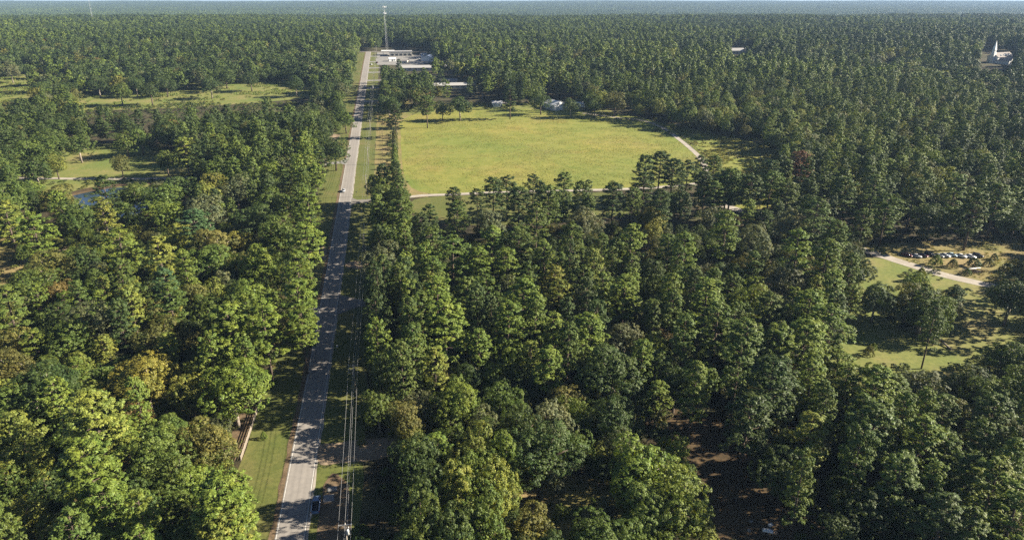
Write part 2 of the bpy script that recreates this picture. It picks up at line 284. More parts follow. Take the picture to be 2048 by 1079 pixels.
# ------------------------------------------------------------------ surveyed positions: x, y, crown radius, height, kind, hue, label
TREES = [
(-144.8,172.8,6.1,15.4,'H',3,'olive broadleaf, eleventh from the road on its rail-fence side, abreast of the three-armed pole'),
(-124.5,155.4,8.6,19.9,'H',2,'dark green broadleaf, seventh from the road on its rail-fence side, abreast of the rail fence'),
(-100.3,162.1,9.0,20.0,'H',4,'yellowing broadleaf, fourth from the road on its rail-fence side, abreast of the rail fence'),
(-74.5,156.9,9.0,20.0,'H',0,'bright green broadleaf, first from the road on its rail-fence side, abreast of the rail fence'),
(-87.1,158.3,5.7,14.7,'H',5,'lime-green broadleaf, second from the road on its rail-fence side, abreast of the rail fence'),
(-95.8,133.2,7.0,27.0,'P',5,'lime-green pine, seventh from the road on its rail-fence side, abreast of the parked pickup'),
(-98.1,152.0,4.3,12.1,'H',7,'rusty orange broadleaf, third from the road on its rail-fence side, abreast of the rail fence'),
(-86.5,142.9,4.8,13.0,'H',1,'mid-green broadleaf, second from the road on its rail-fence side, abreast of the dirt turnout'),
(-127.2,147.4,7.3,17.5,'H',1,'mid-green broadleaf, eleventh from the road on its rail-fence side, abreast of the dirt turnout'),
(-121.0,138.0,6.9,16.9,'H',5,'lime-green broadleaf, tenth from the road on its rail-fence side, abreast of the dirt turnout'),
(-92.6,136.5,3.7,17.5,'P',0,'bright green pine, fourth from the road on its rail-fence side, abreast of the dirt turnout'),
(-112.9,130.1,6.6,16.4,'H',5,'lime-green broadleaf, ninth from the road on its rail-fence side, abreast of the parked pickup'),
(-73.3,137.8,6.3,15.7,'H',3,'olive broadleaf, first from the road on its rail-fence side, abreast of the dirt turnout'),
(-83.2,130.5,8.0,18.7,'H',1,'mid-green broadleaf, fourth from the road on its rail-fence side, abreast of the parked pickup'),
(-86.5,114.1,7.0,27.0,'P',0,'bright green pine, twelfth from the road on its rail-fence side, abreast of the transformer pole'),
(-89.0,129.1,4.0,11.6,'H',7,'rusty orange broadleaf, fifth from the road on its rail-fence side, abreast of the parked pickup'),
(-76.8,126.1,6.1,15.3,'H',1,'mid-green broadleaf, second from the road on its rail-fence side, abreast of the parked pickup'),
(-71.4,124.5,4.7,13.0,'H',0,'bright green broadleaf, first from the road on its rail-fence side, abreast of the parked pickup'),
(-56.2,106.9,6.8,24.7,'P',0,'bright green pine, first from the road on its rail-fence side, abreast of the transformer pole'),
(-76.8,121.3,4.6,12.8,'H',1,'mid-green broadleaf, third from the road on its rail-fence side, abreast of the parked pickup'),
(-80.0,115.6,5.7,14.7,'H',2,'dark green broadleaf, eighth from the road on its rail-fence side, abreast of the transformer pole'),
(-81.3,109.2,5.0,20.6,'P',0,'bright green pine, ninth from the road on its rail-fence side, abreast of the transformer pole'),
(-92.6,114.0,3.8,11.4,'H',7,'rusty orange broadleaf, fourteenth from the road on its rail-fence side, abreast of the transformer pole'),
(-102.0,111.7,5.9,15.1,'H',5,'lime-green broadleaf, seventeenth from the road on its rail-fence side, abreast of the transformer pole'),
(-91.8,108.0,5.4,14.2,'H',5,'lime-green broadleaf, fifteenth from the road on its rail-fence side, abreast of the transformer pole'),
(-56.0,104.3,4.8,20.2,'P',5,'lime-green pine, second from the road on its rail-fence side, abreast of the transformer pole'),
(-84.0,108.1,4.7,12.8,'H',1,'mid-green broadleaf, eleventh from the road on its rail-fence side, abreast of the transformer pole'),
(-103.5,121.8,4.7,12.8,'H',2,'dark green broadleaf, eighth from the road on its rail-fence side, abreast of the parked pickup'),
(-112.8,122.9,5.1,13.6,'H',1,'mid-green broadleaf, tenth from the road on its rail-fence side, abreast of the parked pickup'),
(-246.1,325.0,9.0,20.0,'H',1,'mid-green broadleaf, thirteenth from the road on its rail-fence side, abreast of the pond'),
(-231.0,319.8,9.0,20.0,'H',1,'mid-green broadleaf, twelfth from the road on its rail-fence side, abreast of the pond'),
(-218.6,317.2,9.0,20.0,'H',3,'olive broadleaf, eleventh from the road on its rail-fence side, abreast of the pond'),
(-197.2,293.3,9.0,20.0,'H',1,'mid-green broadleaf, tenth from the road on its rail-fence side, abreast of the pond'),
(-189.0,307.5,7.0,27.0,'P',2,'dark green pine, eighth from the road on its rail-fence side, abreast of the pond'),
(-185.9,322.4,9.0,20.0,'H',1,'mid-green broadleaf, sixth from the road on its rail-fence side, abreast of the pond'),
(-171.8,275.6,7.0,26.9,'P',5,'lime-green pine, fourth from the road on its rail-fence side, abreast of the grey pole'),
(-213.0,275.4,7.0,25.9,'P',5,'lime-green pine, fifth from the road on its rail-fence side, abreast of the grey pole'),
(-189.8,257.5,7.0,27.0,'P',0,'bright green pine, seventh from the road on its rail-fence side, well past the side drive'),
(-166.8,317.2,9.0,20.0,'H',1,'mid-green broadleaf, fifth from the road on its rail-fence side, abreast of the pond'),
(-166.8,336.0,9.0,20.0,'H',2,'dark green broadleaf, third from the road on its rail-fence side, abreast of the garden path'),
(-140.0,300.1,9.0,20.0,'H',6,'grey-green broadleaf, fourth from the road on its rail-fence side, abreast of the pond'),
(-129.7,266.2,7.0,25.4,'P',9,'bluish green pine, second from the road on its rail-fence side, just before the grey pole'),
(-141.3,273.8,6.9,16.8,'H',5,'lime-green broadleaf, third from the road on its rail-fence side, abreast of the grey pole'),
(-137.1,330.4,9.0,20.0,'H',6,'grey-green broadleaf, second from the road on its rail-fence side, abreast of the garden path'),
(-112.5,312.1,9.0,20.0,'H',1,'mid-green broadleaf, second from the road on its rail-fence side, abreast of the pond'),
(-89.2,288.4,7.0,27.0,'P',0,'bright green pine, first from the road on its rail-fence side, abreast of the pond'),
(-114.2,288.9,9.0,20.0,'H',2,'dark green broadleaf, third from the road on its rail-fence side, abreast of the pond'),
(-120.1,259.6,8.5,19.7,'H',3,'olive broadleaf, first from the road on its rail-fence side, just before the grey pole'),
(-114.0,270.0,5.6,14.6,'H',4,'yellowing broadleaf, second from the road on its rail-fence side, abreast of the grey pole'),
(-129.4,234.6,7.0,26.2,'P',5,'lime-green pine, sixth from the road on its rail-fence side, abreast of the side drive'),
(-146.4,239.7,7.0,27.0,'P',0,'bright green pine, seventh from the road on its rail-fence side, just past the side drive'),
(-115.6,245.1,8.8,20.0,'H',1,'mid-green broadleaf, third from the road on its rail-fence side, just past the side drive'),
(-95.4,241.8,9.0,20.0,'H',0,'bright green broadleaf, second from the road on its rail-fence side, just past the side drive'),
(-78.0,244.8,7.0,27.0,'P',0,'bright green pine, first from the road on its rail-fence side, just past the side drive'),
(-74.1,219.6,7.0,27.0,'P',0,'bright green pine, first from the road on its rail-fence side, just before the side drive'),
(-171.8,237.0,9.0,20.0,'H',3,'olive broadleaf, eleventh from the road on its rail-fence side, abreast of the side drive'),
(-170.5,224.7,8.2,19.2,'H',1,'mid-green broadleaf, fifteenth from the road on its rail-fence side, just before the side drive'),
(-149.7,228.2,6.3,15.7,'H',1,'mid-green broadleaf, eighth from the road on its rail-fence side, abreast of the side drive'),
(-159.4,221.5,6.1,15.4,'H',7,'rusty orange broadleaf, fourteenth from the road on its rail-fence side, just before the side drive'),
(-159.1,195.9,6.7,24.5,'P',1,'mid-green pine, fifteenth from the road on its rail-fence side, abreast of the white mailbox'),
(-132.7,196.6,9.0,20.0,'H',6,'grey-green broadleaf, twelfth from the road on its rail-fence side, abreast of the white mailbox'),
(-134.9,187.7,7.7,18.2,'H',1,'mid-green broadleaf, eleventh from the road on its rail-fence side, just past the three-armed pole'),
(-118.8,216.0,5.6,22.0,'P',9,'bluish green pine, seventh from the road on its rail-fence side, just before the side drive'),
(-110.6,201.1,6.2,23.4,'P',1,'mid-green pine, eighth from the road on its rail-fence side, abreast of the white mailbox'),
(-111.1,220.5,5.4,14.2,'H',3,'olive broadleaf, fifth from the road on its rail-fence side, just before the side drive'),
(-106.8,226.0,4.9,13.2,'H',5,'lime-green broadleaf, fourth from the road on its rail-fence side, just before the side drive'),
(-104.5,212.9,5.3,13.9,'H',1,'mid-green broadleaf, fourth from the road on its rail-fence side, just past the white mailbox'),
(-88.7,210.0,9.0,20.0,'H',0,'bright green broadleaf, second from the road on its rail-fence side, just past the white mailbox'),
(-67.3,196.0,7.0,27.0,'P',0,'bright green pine, first from the road on its rail-fence side, abreast of the white mailbox'),
(-123.0,210.7,4.6,12.7,'H',3,'olive broadleaf, seventh from the road on its rail-fence side, just past the white mailbox'),
(-112.0,203.5,5.1,13.6,'H',4,'yellowing broadleaf, fifth from the road on its rail-fence side, just past the white mailbox'),
(-83.0,179.0,7.0,27.0,'P',0,'bright green pine, third from the road on its rail-fence side, just past the three-armed pole'),
(-73.2,181.2,7.0,27.0,'P',0,'bright green pine, second from the road on its rail-fence side, just past the three-armed pole'),
(-63.6,185.1,5.8,22.5,'P',0,'bright green pine, first from the road on its rail-fence side, just past the three-armed pole'),
(-109.2,188.9,7.1,17.2,'H',3,'olive broadleaf, ninth from the road on its rail-fence side, abreast of the white mailbox'),
(-153.5,185.0,6.4,16.0,'H',3,'olive broadleaf, thirteenth from the road on its rail-fence side, just past the three-armed pole'),
(-87.3,180.0,6.3,15.8,'H',1,'mid-green broadleaf, fourth from the road on its rail-fence side, just past the three-armed pole'),
(-161.1,249.3,2.3,8.5,'H',4,'yellowing broadleaf, fifth from the road on its rail-fence side, well past the side drive'),
(-170.5,252.4,6.1,15.3,'H',2,'dark green broadleaf, sixth from the road on its rail-fence side, well past the side drive'),
(-98.5,272.4,8.9,20.0,'H',1,'mid-green broadleaf, first from the road on its rail-fence side, abreast of the grey pole'),
(-122.5,239.9,5.8,14.9,'H',2,'dark green broadleaf, fourth from the road on its rail-fence side, just past the side drive'),
(-59.3,322.4,9.0,20.0,'H',1,'mid-green broadleaf, fourth from the road on its wire side, along the meadow edge'),
(-68.9,342.7,6.9,16.9,'H',1,'mid-green broadleaf, first from the road on its wire side, along the meadow edge'),
(-60.3,303.1,7.1,17.2,'H',0,'bright green broadleaf, fifth from the road on its wire side, level with the car row'),
(-47.6,278.9,7.0,25.2,'P',1,'mid-green pine, third from the road on its wire side, just past the grey pole'),
(-36.5,289.2,4.7,19.8,'P',2,'dark green pine, tenth from the road on its wire side, level with the car row'),
(-23.9,284.0,5.8,22.6,'P',1,'mid-green pine, fifth from the road on its wire side, just past the grey pole'),
(-27.7,313.2,4.6,19.6,'P',2,'dark green pine, eleventh from the road on its wire side, level with the car row'),
(-16.1,308.8,4.9,20.5,'P',2,'dark green pine, twelfth from the road on its wire side, level with the car row'),
(-9.1,318.9,6.0,22.9,'P',2,'dark green pine, seventh from the road on its wire side, along the meadow edge'),
(-2.5,321.3,6.0,23.0,'P',2,'dark green pine, eighth from the road on its wire side, along the meadow edge'),
(3.0,290.6,7.0,27.0,'P',2,'dark green pine, thirteenth from the road on its wire side, level with the car row'),
(10.3,333.1,4.8,20.2,'P',2,'dark green pine, ninth from the road on its wire side, along the meadow edge'),
(16.0,292.9,7.0,27.0,'P',1,'mid-green pine, fourteenth from the road on its wire side, level with the car row'),
(25.2,326.3,6.1,23.2,'P',1,'mid-green pine, tenth from the road on its wire side, along the meadow edge'),
(37.4,329.0,4.0,18.3,'P',2,'dark green pine, eleventh from the road on its wire side, along the meadow edge'),
(-51.4,264.7,8.7,20.0,'H',1,'mid-green broadleaf, first from the road on its wire side, just before the grey pole'),
(-49.7,246.6,8.2,19.1,'H',6,'grey-green broadleaf, first from the road on its wire side, just past the side drive'),
(-38.6,275.7,4.9,20.3,'P',2,'dark green pine, first from the road on its wire side, abreast of the grey pole'),
(-31.6,251.9,6.0,23.0,'P',1,'mid-green pine, third from the road on its wire side, well past the side drive'),
(-22.3,237.3,7.0,25.5,'P',1,'mid-green pine, fifth from the road on its wire side, abreast of the side drive'),
(-9.8,285.5,8.4,19.5,'H',6,'grey-green broadleaf, sixth from the road on its wire side, just past the grey pole'),
(31.5,285.5,8.4,19.5,'H',6,'grey-green broadleaf, seventh from the road on its wire side, just past the grey pole'),
(-8.0,250.5,6.4,23.8,'P',0,'bright green pine, fourth from the road on its wire side, well past the side drive'),
(2.6,250.5,6.4,23.8,'P',1,'mid-green pine, fifth from the road on its wire side, well past the side drive'),
(9.9,269.3,7.0,27.0,'P',1,'mid-green pine, second from the road on its wire side, abreast of the grey pole'),
(22.1,244.8,7.0,27.0,'P',1,'mid-green pine, sixth from the road on its wire side, just past the side drive'),
(35.4,255.6,4.2,18.8,'P',1,'mid-green pine, seventh from the road on its wire side, well past the side drive'),
(-11.9,232.2,6.0,22.8,'P',0,'bright green pine, sixth from the road on its wire side, abreast of the side drive'),
(12.2,239.3,5.8,22.4,'P',0,'bright green pine, fifth from the road on its wire side, just past the side drive'),
(-1.9,234.6,5.3,21.3,'P',0,'bright green pine, seventh from the road on its wire side, abreast of the side drive'),
(46.7,305.4,6.7,24.5,'P',2,'dark green pine, fifteenth from the road on its wire side, level with the car row'),
(55.8,306.8,5.4,21.4,'P',1,'mid-green pine, sixteenth from the road on its wire side, level with the car row'),
(67.6,298.5,6.1,23.2,'P',2,'dark green pine, eighteenth from the road on its wire side, level with the car row'),
(63.4,298.8,7.0,17.0,'H',4,'yellowing broadleaf, seventeenth from the road on its wire side, level with the car row'),
(62.6,285.4,5.1,13.6,'H',4,'yellowing broadleaf, eighth from the road on its wire side, just past the grey pole'),
(64.7,326.3,6.1,23.2,'P',2,'dark green pine, twelfth from the road on its wire side, along the meadow edge'),
(45.8,249.4,7.0,25.4,'P',0,'bright green pine, ninth from the road on its wire side, well past the side drive'),
(61.0,251.1,4.9,20.3,'P',1,'mid-green pine, tenth from the road on its wire side, well past the side drive'),
(40.0,249.3,4.5,19.4,'P',1,'mid-green pine, eighth from the road on its wire side, well past the side drive'),
(-41.3,245.2,2.6,9.2,'H',6,'grey-green broadleaf, second from the road on its wire side, just past the side drive'),
(-40.2,228.8,3.2,10.1,'H',6,'grey-green broadleaf, second from the road on its wire side, abreast of the side drive'),
(-24.4,201.5,6.8,24.9,'P',0,'bright green pine, fifth from the road on its wire side, abreast of the white mailbox'),
(-14.9,208.6,5.5,21.7,'P',1,'mid-green pine, sixth from the road on its wire side, just past the white mailbox'),
(3.3,201.5,6.8,24.9,'P',0,'bright green pine, ninth from the road on its wire side, abreast of the white mailbox'),
(15.0,220.7,5.0,20.7,'P',4,'yellowing pine, fourteenth from the road on its wire side, just before the side drive'),
(16.2,210.5,4.9,20.3,'P',5,'lime-green pine, ninth from the road on its wire side, just past the white mailbox'),
(24.6,220.7,5.0,20.7,'P',1,'mid-green pine, fifteenth from the road on its wire side, just before the side drive'),
(36.7,205.6,6.3,23.7,'P',0,'bright green pine, twelfth from the road on its wire side, just past the white mailbox'),
(28.3,205.3,4.1,18.6,'P',5,'lime-green pine, eleventh from the road on its wire side, just past the white mailbox'),
(23.6,208.7,3.9,18.0,'P',6,'grey-green pine, tenth from the road on its wire side, just past the white mailbox'),
(-19.8,181.2,7.0,27.0,'P',0,'bright green pine, fifth from the road on its wire side, just past the three-armed pole'),
(-1.1,187.4,6.2,23.3,'P',0,'bright green pine, ninth from the road on its wire side, just past the three-armed pole'),
(12.4,183.7,5.2,21.1,'P',0,'bright green pine, tenth from the road on its wire side, just past the three-armed pole'),
(-28.0,176.0,3.9,18.1,'P',5,'lime-green pine, fifth from the road on its wire side, abreast of the three-armed pole'),
(23.1,182.9,5.5,21.7,'P',0,'bright green pine, eleventh from the road on its wire side, just past the three-armed pole'),
(35.2,189.6,6.3,15.7,'H',6,'grey-green broadleaf, fifteenth from the road on its wire side, abreast of the white mailbox'),
(-0.0,180.7,5.5,14.3,'H',0,'bright green broadleaf, eighth from the road on its wire side, just past the three-armed pole'),
(51.7,228.5,5.6,14.5,'H',1,'mid-green broadleaf, thirteenth from the road on its wire side, abreast of the side drive'),
(52.6,239.9,5.8,14.9,'H',2,'dark green broadleaf, eighth from the road on its wire side, just past the side drive'),
(-43.6,196.8,4.9,13.3,'H',2,'dark green broadleaf, first from the road on its wire side, abreast of the white mailbox'),
(-48.7,221.0,4.1,11.8,'H',1,'mid-green broadleaf, first from the road on its wire side, just before the side drive'),
(-28.6,194.5,6.0,23.0,'P',1,'mid-green pine, fourth from the road on its wire side, abreast of the white mailbox'),
(-28.7,224.9,5.5,21.7,'P',1,'mid-green pine, sixth from the road on its wire side, just before the side drive'),
(-35.5,154.9,4.8,13.1,'H',1,'mid-green broadleaf, first from the road on its wire side, abreast of the rail fence'),
(-21.5,166.7,4.5,19.6,'P',5,'lime-green pine, sixth from the road on its wire side, abreast of the three-armed pole'),
(8.2,167.3,4.6,12.7,'H',2,'dark green broadleaf, eleventh from the road on its wire side, abreast of the three-armed pole'),
(-12.7,169.0,4.6,12.8,'H',2,'dark green broadleaf, seventh from the road on its wire side, abreast of the three-armed pole'),
(10.0,166.0,4.8,20.1,'P',0,'bright green pine, twelfth from the road on its wire side, abreast of the three-armed pole'),
(26.4,163.9,9.0,20.0,'H',2,'dark green broadleaf, tenth from the road on its wire side, abreast of the rail fence'),
(-14.0,153.5,6.5,16.2,'H',0,'bright green broadleaf, fifth from the road on its wire side, abreast of the rail fence'),
(-1.8,155.2,5.6,14.5,'H',1,'mid-green broadleaf, seventh from the road on its wire side, abreast of the rail fence'),
(-15.9,143.1,5.3,10.5,'H',1,'mid-green broadleaf, third from the road on its wire side, abreast of the dirt turnout'),
(-8.2,128.5,5.3,21.0,'H',5,'lime-green broadleaf, fourth from the road on its wire side, abreast of the parked pickup'),
(-3.1,127.3,5.3,21.0,'H',0,'bright green broadleaf, sixth from the road on its wire side, abreast of the parked pickup'),
(-11.9,115.9,5.3,21.0,'H',5,'lime-green broadleaf, fifth from the road on its wire side, abreast of the transformer pole'),
(-3.3,117.0,5.3,21.0,'H',5,'lime-green broadleaf, fifth from the road on its wire side, abreast of the parked pickup'),
(-8.4,118.1,5.3,21.0,'H',0,'bright green broadleaf, third from the road on its wire side, abreast of the parked pickup'),
(6.2,129.1,8.7,21.0,'H',2,'dark green broadleaf, seventh from the road on its wire side, abreast of the parked pickup'),
(2.4,137.7,5.3,21.0,'H',2,'dark green broadleaf, sixth from the road on its wire side, abreast of the dirt turnout'),
(25.5,146.1,6.8,16.6,'H',2,'dark green broadleaf, eleventh from the road on its wire side, abreast of the dirt turnout'),
(29.1,125.4,8.1,19.0,'H',0,'bright green broadleaf, ninth from the road on its wire side, abreast of the parked pickup'),
(34.2,117.0,7.7,18.3,'H',0,'bright green broadleaf, tenth from the road on its wire side, abreast of the parked pickup'),
(28.3,114.1,6.0,15.3,'H',1,'mid-green broadleaf, twelfth from the road on its wire side, abreast of the transformer pole'),
(-5.7,106.0,5.3,21.0,'H',1,'mid-green broadleaf, sixth from the road on its wire side, abreast of the transformer pole'),
(20.7,132.8,2.7,9.4,'H',2,'dark green broadleaf, eighth from the road on its wire side, abreast of the parked pickup'),
(17.5,107.6,5.8,14.8,'H',1,'mid-green broadleaf, tenth from the road on its wire side, abreast of the transformer pole'),
(-21.5,126.1,5.3,21.0,'H',2,'dark green broadleaf, first from the road on its wire side, abreast of the parked pickup'),
(23.9,108.1,4.7,12.8,'H',1,'mid-green broadleaf, eleventh from the road on its wire side, abreast of the transformer pole'),
(64.5,147.8,7.0,27.0,'P',2,'dark green pine, fifteenth from the road on its wire side, abreast of the dirt turnout'),
(79.0,156.6,5.3,21.4,'P',0,'bright green pine, fifteenth from the road on its wire side, abreast of the rail fence'),
(56.0,137.4,5.9,22.8,'P',2,'dark green pine, fourteenth from the road on its wire side, abreast of the dirt turnout'),
(69.9,133.7,4.9,20.4,'P',5,'lime-green pine, fourteenth from the road on its wire side, abreast of the parked pickup'),
(60.4,127.8,5.7,14.7,'H',2,'dark green broadleaf, twelfth from the road on its wire side, abreast of the parked pickup'),
(64.1,123.5,4.3,12.2,'H',0,'bright green broadleaf, thirteenth from the road on its wire side, abreast of the parked pickup'),
(93.5,152.9,5.5,21.7,'P',0,'bright green pine, seventeenth from the road on its wire side, abreast of the rail fence'),
(88.4,156.9,4.6,19.6,'P',0,'bright green pine, sixteenth from the road on its wire side, abreast of the rail fence'),
(112.3,163.2,5.8,14.9,'H',6,'grey-green broadleaf, twentieth from the road on its wire side, abreast of the rail fence'),
(128.0,166.2,5.6,14.6,'H',2,'dark green broadleaf, twenty-fifth from the road on its wire side, abreast of the three-armed pole'),
(129.0,157.3,6.7,16.4,'H',1,'mid-green broadleaf, twenty-first from the road on its wire side, abreast of the rail fence'),
(140.9,164.8,5.9,15.0,'H',1,'mid-green broadleaf, twenty-sixth from the road on its wire side, abreast of the three-armed pole'),
(82.7,132.4,6.6,24.4,'P',1,'mid-green pine, seventeenth from the road on its wire side, abreast of the parked pickup'),
(93.3,128.9,5.7,22.1,'P',0,'bright green pine, twentieth from the road on its wire side, abreast of the parked pickup'),
(98.6,128.8,3.9,18.1,'P',0,'bright green pine, twenty-second from the road on its wire side, abreast of the parked pickup'),
(115.1,139.1,5.5,21.9,'P',1,'mid-green pine, twenty-third from the road on its wire side, abreast of the dirt turnout'),
(124.3,142.3,4.3,12.2,'H',6,'grey-green broadleaf, twenty-fifth from the road on its wire side, abreast of the dirt turnout'),
(81.6,117.9,5.3,21.3,'P',1,'mid-green pine, sixteenth from the road on its wire side, abreast of the parked pickup'),
(74.0,115.1,5.3,13.9,'H',2,'dark green broadleaf, twentieth from the road on its wire side, abreast of the transformer pole'),
(97.8,112.8,6.3,23.6,'P',0,'bright green pine, twenty-fifth from the road on its wire side, abreast of the transformer pole'),
(98.4,106.4,6.0,23.0,'P',0,'bright green pine, twenty-fourth from the road on its wire side, abreast of the transformer pole'),
(84.0,105.8,5.3,21.2,'P',2,'dark green pine, twenty-second from the road on its wire side, abreast of the transformer pole'),
(81.6,113.2,4.4,12.4,'H',2,'dark green broadleaf, twenty-first from the road on its wire side, abreast of the transformer pole'),
(88.3,103.6,4.5,19.3,'P',1,'mid-green pine, twenty-third from the road on its wire side, abreast of the transformer pole'),
(97.9,120.5,4.6,19.6,'P',1,'mid-green pine, twenty-first from the road on its wire side, abreast of the parked pickup'),
(67.3,110.8,4.4,12.3,'H',2,'dark green broadleaf, eighteenth from the road on its wire side, abreast of the transformer pole'),
(111.2,124.5,4.3,18.9,'P',1,'mid-green pine, twenty-sixth from the road on its wire side, abreast of the parked pickup'),
(85.4,259.4,7.0,27.0,'P',0,'bright green pine, third from the road on its wire side, just before the grey pole'),
(66.0,245.7,6.3,23.5,'P',0,'bright green pine, ninth from the road on its wire side, just past the side drive'),
(98.9,263.0,8.6,19.9,'H',6,'grey-green broadleaf, fourth from the road on its wire side, just before the grey pole'),
(121.3,283.5,8.4,19.4,'H',6,'grey-green broadleaf, ninth from the road on its wire side, just past the grey pole'),
(129.1,279.2,7.0,26.1,'P',1,'mid-green pine, tenth from the road on its wire side, just past the grey pole'),
(130.8,260.1,5.8,22.5,'P',1,'mid-green pine, fifth from the road on its wire side, just before the grey pole'),
(106.6,239.7,7.0,27.0,'P',0,'bright green pine, thirteenth from the road on its wire side, just past the side drive'),
(112.2,228.5,7.0,27.0,'P',0,'bright green pine, nineteenth from the road on its wire side, abreast of the side drive'),
(98.6,227.4,8.3,19.3,'H',6,'grey-green broadleaf, twenty-eighth from the road on its wire side, just before the side drive'),
(130.7,240.5,6.2,15.6,'H',2,'dark green broadleaf, sixteenth from the road on its wire side, just past the side drive'),
(127.5,218.0,6.2,15.5,'H',2,'dark green broadleaf, thirty-second from the road on its wire side, just before the side drive'),
(106.8,209.0,6.1,23.1,'P',0,'bright green pine, twentieth from the road on its wire side, just past the white mailbox'),
(62.8,220.7,5.0,20.7,'P',1,'mid-green pine, twenty-second from the road on its wire side, just before the side drive'),
(75.8,237.9,5.4,14.2,'H',3,'olive broadleaf, sixteenth from the road on its wire side, abreast of the side drive'),
(82.9,239.7,4.7,13.0,'H',1,'mid-green broadleaf, eleventh from the road on its wire side, just past the side drive'),
(80.8,212.0,7.8,18.5,'H',0,'bright green broadleaf, seventeenth from the road on its wire side, just past the white mailbox'),
(62.1,200.3,6.8,24.8,'P',0,'bright green pine, twentieth from the road on its wire side, abreast of the white mailbox'),
(60.9,182.3,7.0,26.2,'P',1,'mid-green pine, fifteenth from the road on its wire side, just past the three-armed pole'),
(81.5,195.3,5.8,22.4,'P',1,'mid-green pine, twenty-third from the road on its wire side, abreast of the white mailbox'),
(93.1,194.7,6.3,23.7,'P',0,'bright green pine, twenty-fourth from the road on its wire side, abreast of the white mailbox'),
(94.8,183.7,6.6,24.4,'P',0,'bright green pine, eighteenth from the road on its wire side, just past the three-armed pole'),
(84.5,175.8,6.4,23.8,'P',0,'bright green pine, twenty-second from the road on its wire side, abreast of the three-armed pole'),
(173.0,215.7,8.0,18.7,'H',2,'dark green broadleaf, thirty-seventh from the road on its wire side, just before the side drive'),
(146.0,178.2,5.7,14.7,'H',1,'mid-green broadleaf, twentieth from the road on its wire side, just past the three-armed pole'),
(123.2,317.4,7.0,26.0,'P',1,'mid-green pine, twenty-first from the road on its wire side, level with the car row'),
(111.9,312.6,7.0,25.8,'P',2,'dark green pine, twentieth from the road on its wire side, level with the car row'),
(104.1,321.9,7.0,25.2,'P',2,'dark green pine, fourteenth from the road on its wire side, along the meadow edge'),
(95.3,328.5,5.7,22.2,'P',2,'dark green pine, thirteenth from the road on its wire side, along the meadow edge'),
(170.1,312.6,7.0,25.8,'P',1,'mid-green pine, twenty-fifth from the road on its wire side, level with the car row'),
(164.7,288.5,6.8,24.7,'P',1,'mid-green pine, twenty-fourth from the road on its wire side, level with the car row'),
(185.2,305.0,7.0,27.0,'P',1,'mid-green pine, twenty-sixth from the road on its wire side, level with the car row'),
(188.9,294.8,8.2,19.2,'H',2,'dark green broadleaf, twenty-seventh from the road on its wire side, level with the car row'),
(207.1,310.0,7.0,27.0,'P',1,'mid-green pine, twenty-eighth from the road on its wire side, level with the car row'),
(199.9,283.9,7.0,27.0,'P',1,'mid-green pine, twelfth from the road on its wire side, just past the grey pole'),
(216.9,295.3,7.0,27.0,'P',1,'mid-green pine, twenty-ninth from the road on its wire side, level with the car row'),
(226.4,292.5,6.9,16.8,'H',2,'dark green broadleaf, thirtieth from the road on its wire side, level with the car row'),
(151.4,281.4,5.0,20.5,'P',1,'mid-green pine, eleventh from the road on its wire side, just past the grey pole'),
(155.1,308.0,7.0,25.6,'P',1,'mid-green pine, twenty-third from the road on its wire side, level with the car row'),
(66.8,173.2,6.6,24.3,'P',1,'mid-green pine, nineteenth from the road on its wire side, abreast of the three-armed pole'),
(75.6,172.8,6.0,23.0,'P',0,'bright green pine, twentieth from the road on its wire side, abreast of the three-armed pole'),
(155.3,363.0,6.3,23.7,'P',8,'dead pine with a rust-red crown standing at the meadow corner'),
(68.4,345.0,7.0,26.4,'P',2,'dark green pine, second from the road on its wire side, by the gravel track'),
(78.4,356.5,7.0,25.5,'P',2,'dark green pine, third from the road on its wire side, by the gravel track'),
(82.4,343.8,6.9,25.0,'P',2,'dark green pine, fourth from the road on its wire side, by the gravel track'),
(91.6,349.7,5.8,22.6,'P',2,'dark green pine, fifth from the road on its wire side, by the gravel track'),
(100.7,359.9,5.7,22.2,'P',2,'dark green pine, sixth from the road on its wire side, by the gravel track'),
(108.7,361.5,5.4,21.6,'P',1,'mid-green pine, seventh from the road on its wire side, by the gravel track'),
(129.4,363.4,4.2,18.9,'P',1,'slender pine standing free against the small side meadow'),
(134.7,349.7,5.8,22.6,'P',2,'dark green pine, ninth from the road on its wire side, by the gravel track'),
(105.2,319.5,7.0,26.5,'P',1,'mid-green pine, fifteenth from the road on its wire side, along the meadow edge'),
(95.3,310.5,6.3,23.6,'P',1,'mid-green pine, nineteenth from the road on its wire side, level with the car row'),
(129.3,310.5,6.3,23.6,'P',1,'mid-green pine, twenty-second from the road on its wire side, level with the car row'),
(-107.0,408.1,9.0,20.0,'H',2,'round dark oak crowding the road edge beside a short concrete drive'),
(-228.7,393.0,5.2,13.8,'H',3,'thin olive tree with sparse crown standing alone on the garden lawn'),
(-204.1,397.5,5.9,15.1,'H',1,'small round green tree at the pond end of the garden lawn'),
(-271.5,425.6,8.4,19.5,'H',1,'mid-green broadleaf, third from the road on its rail-fence side, abreast of the garden lawn'),
(-293.3,430.7,9.0,20.0,'H',1,'mid-green broadleaf, fourth from the road on its rail-fence side, abreast of the garden lawn'),
(-288.3,405.8,9.0,20.0,'H',1,'mid-green broadleaf, ninth from the road on its rail-fence side, abreast of the garden path'),
(-263.3,370.9,8.0,18.9,'H',2,'dark green broadleaf, eighth from the road on its rail-fence side, abreast of the garden path'),
(-264.8,390.4,5.8,14.9,'H',5,'lime-green broadleaf, seventh from the road on its rail-fence side, abreast of the garden path'),
(-248.5,438.0,7.2,17.3,'H',1,'mid-green broadleaf, second from the road on its rail-fence side, abreast of the garden lawn'),
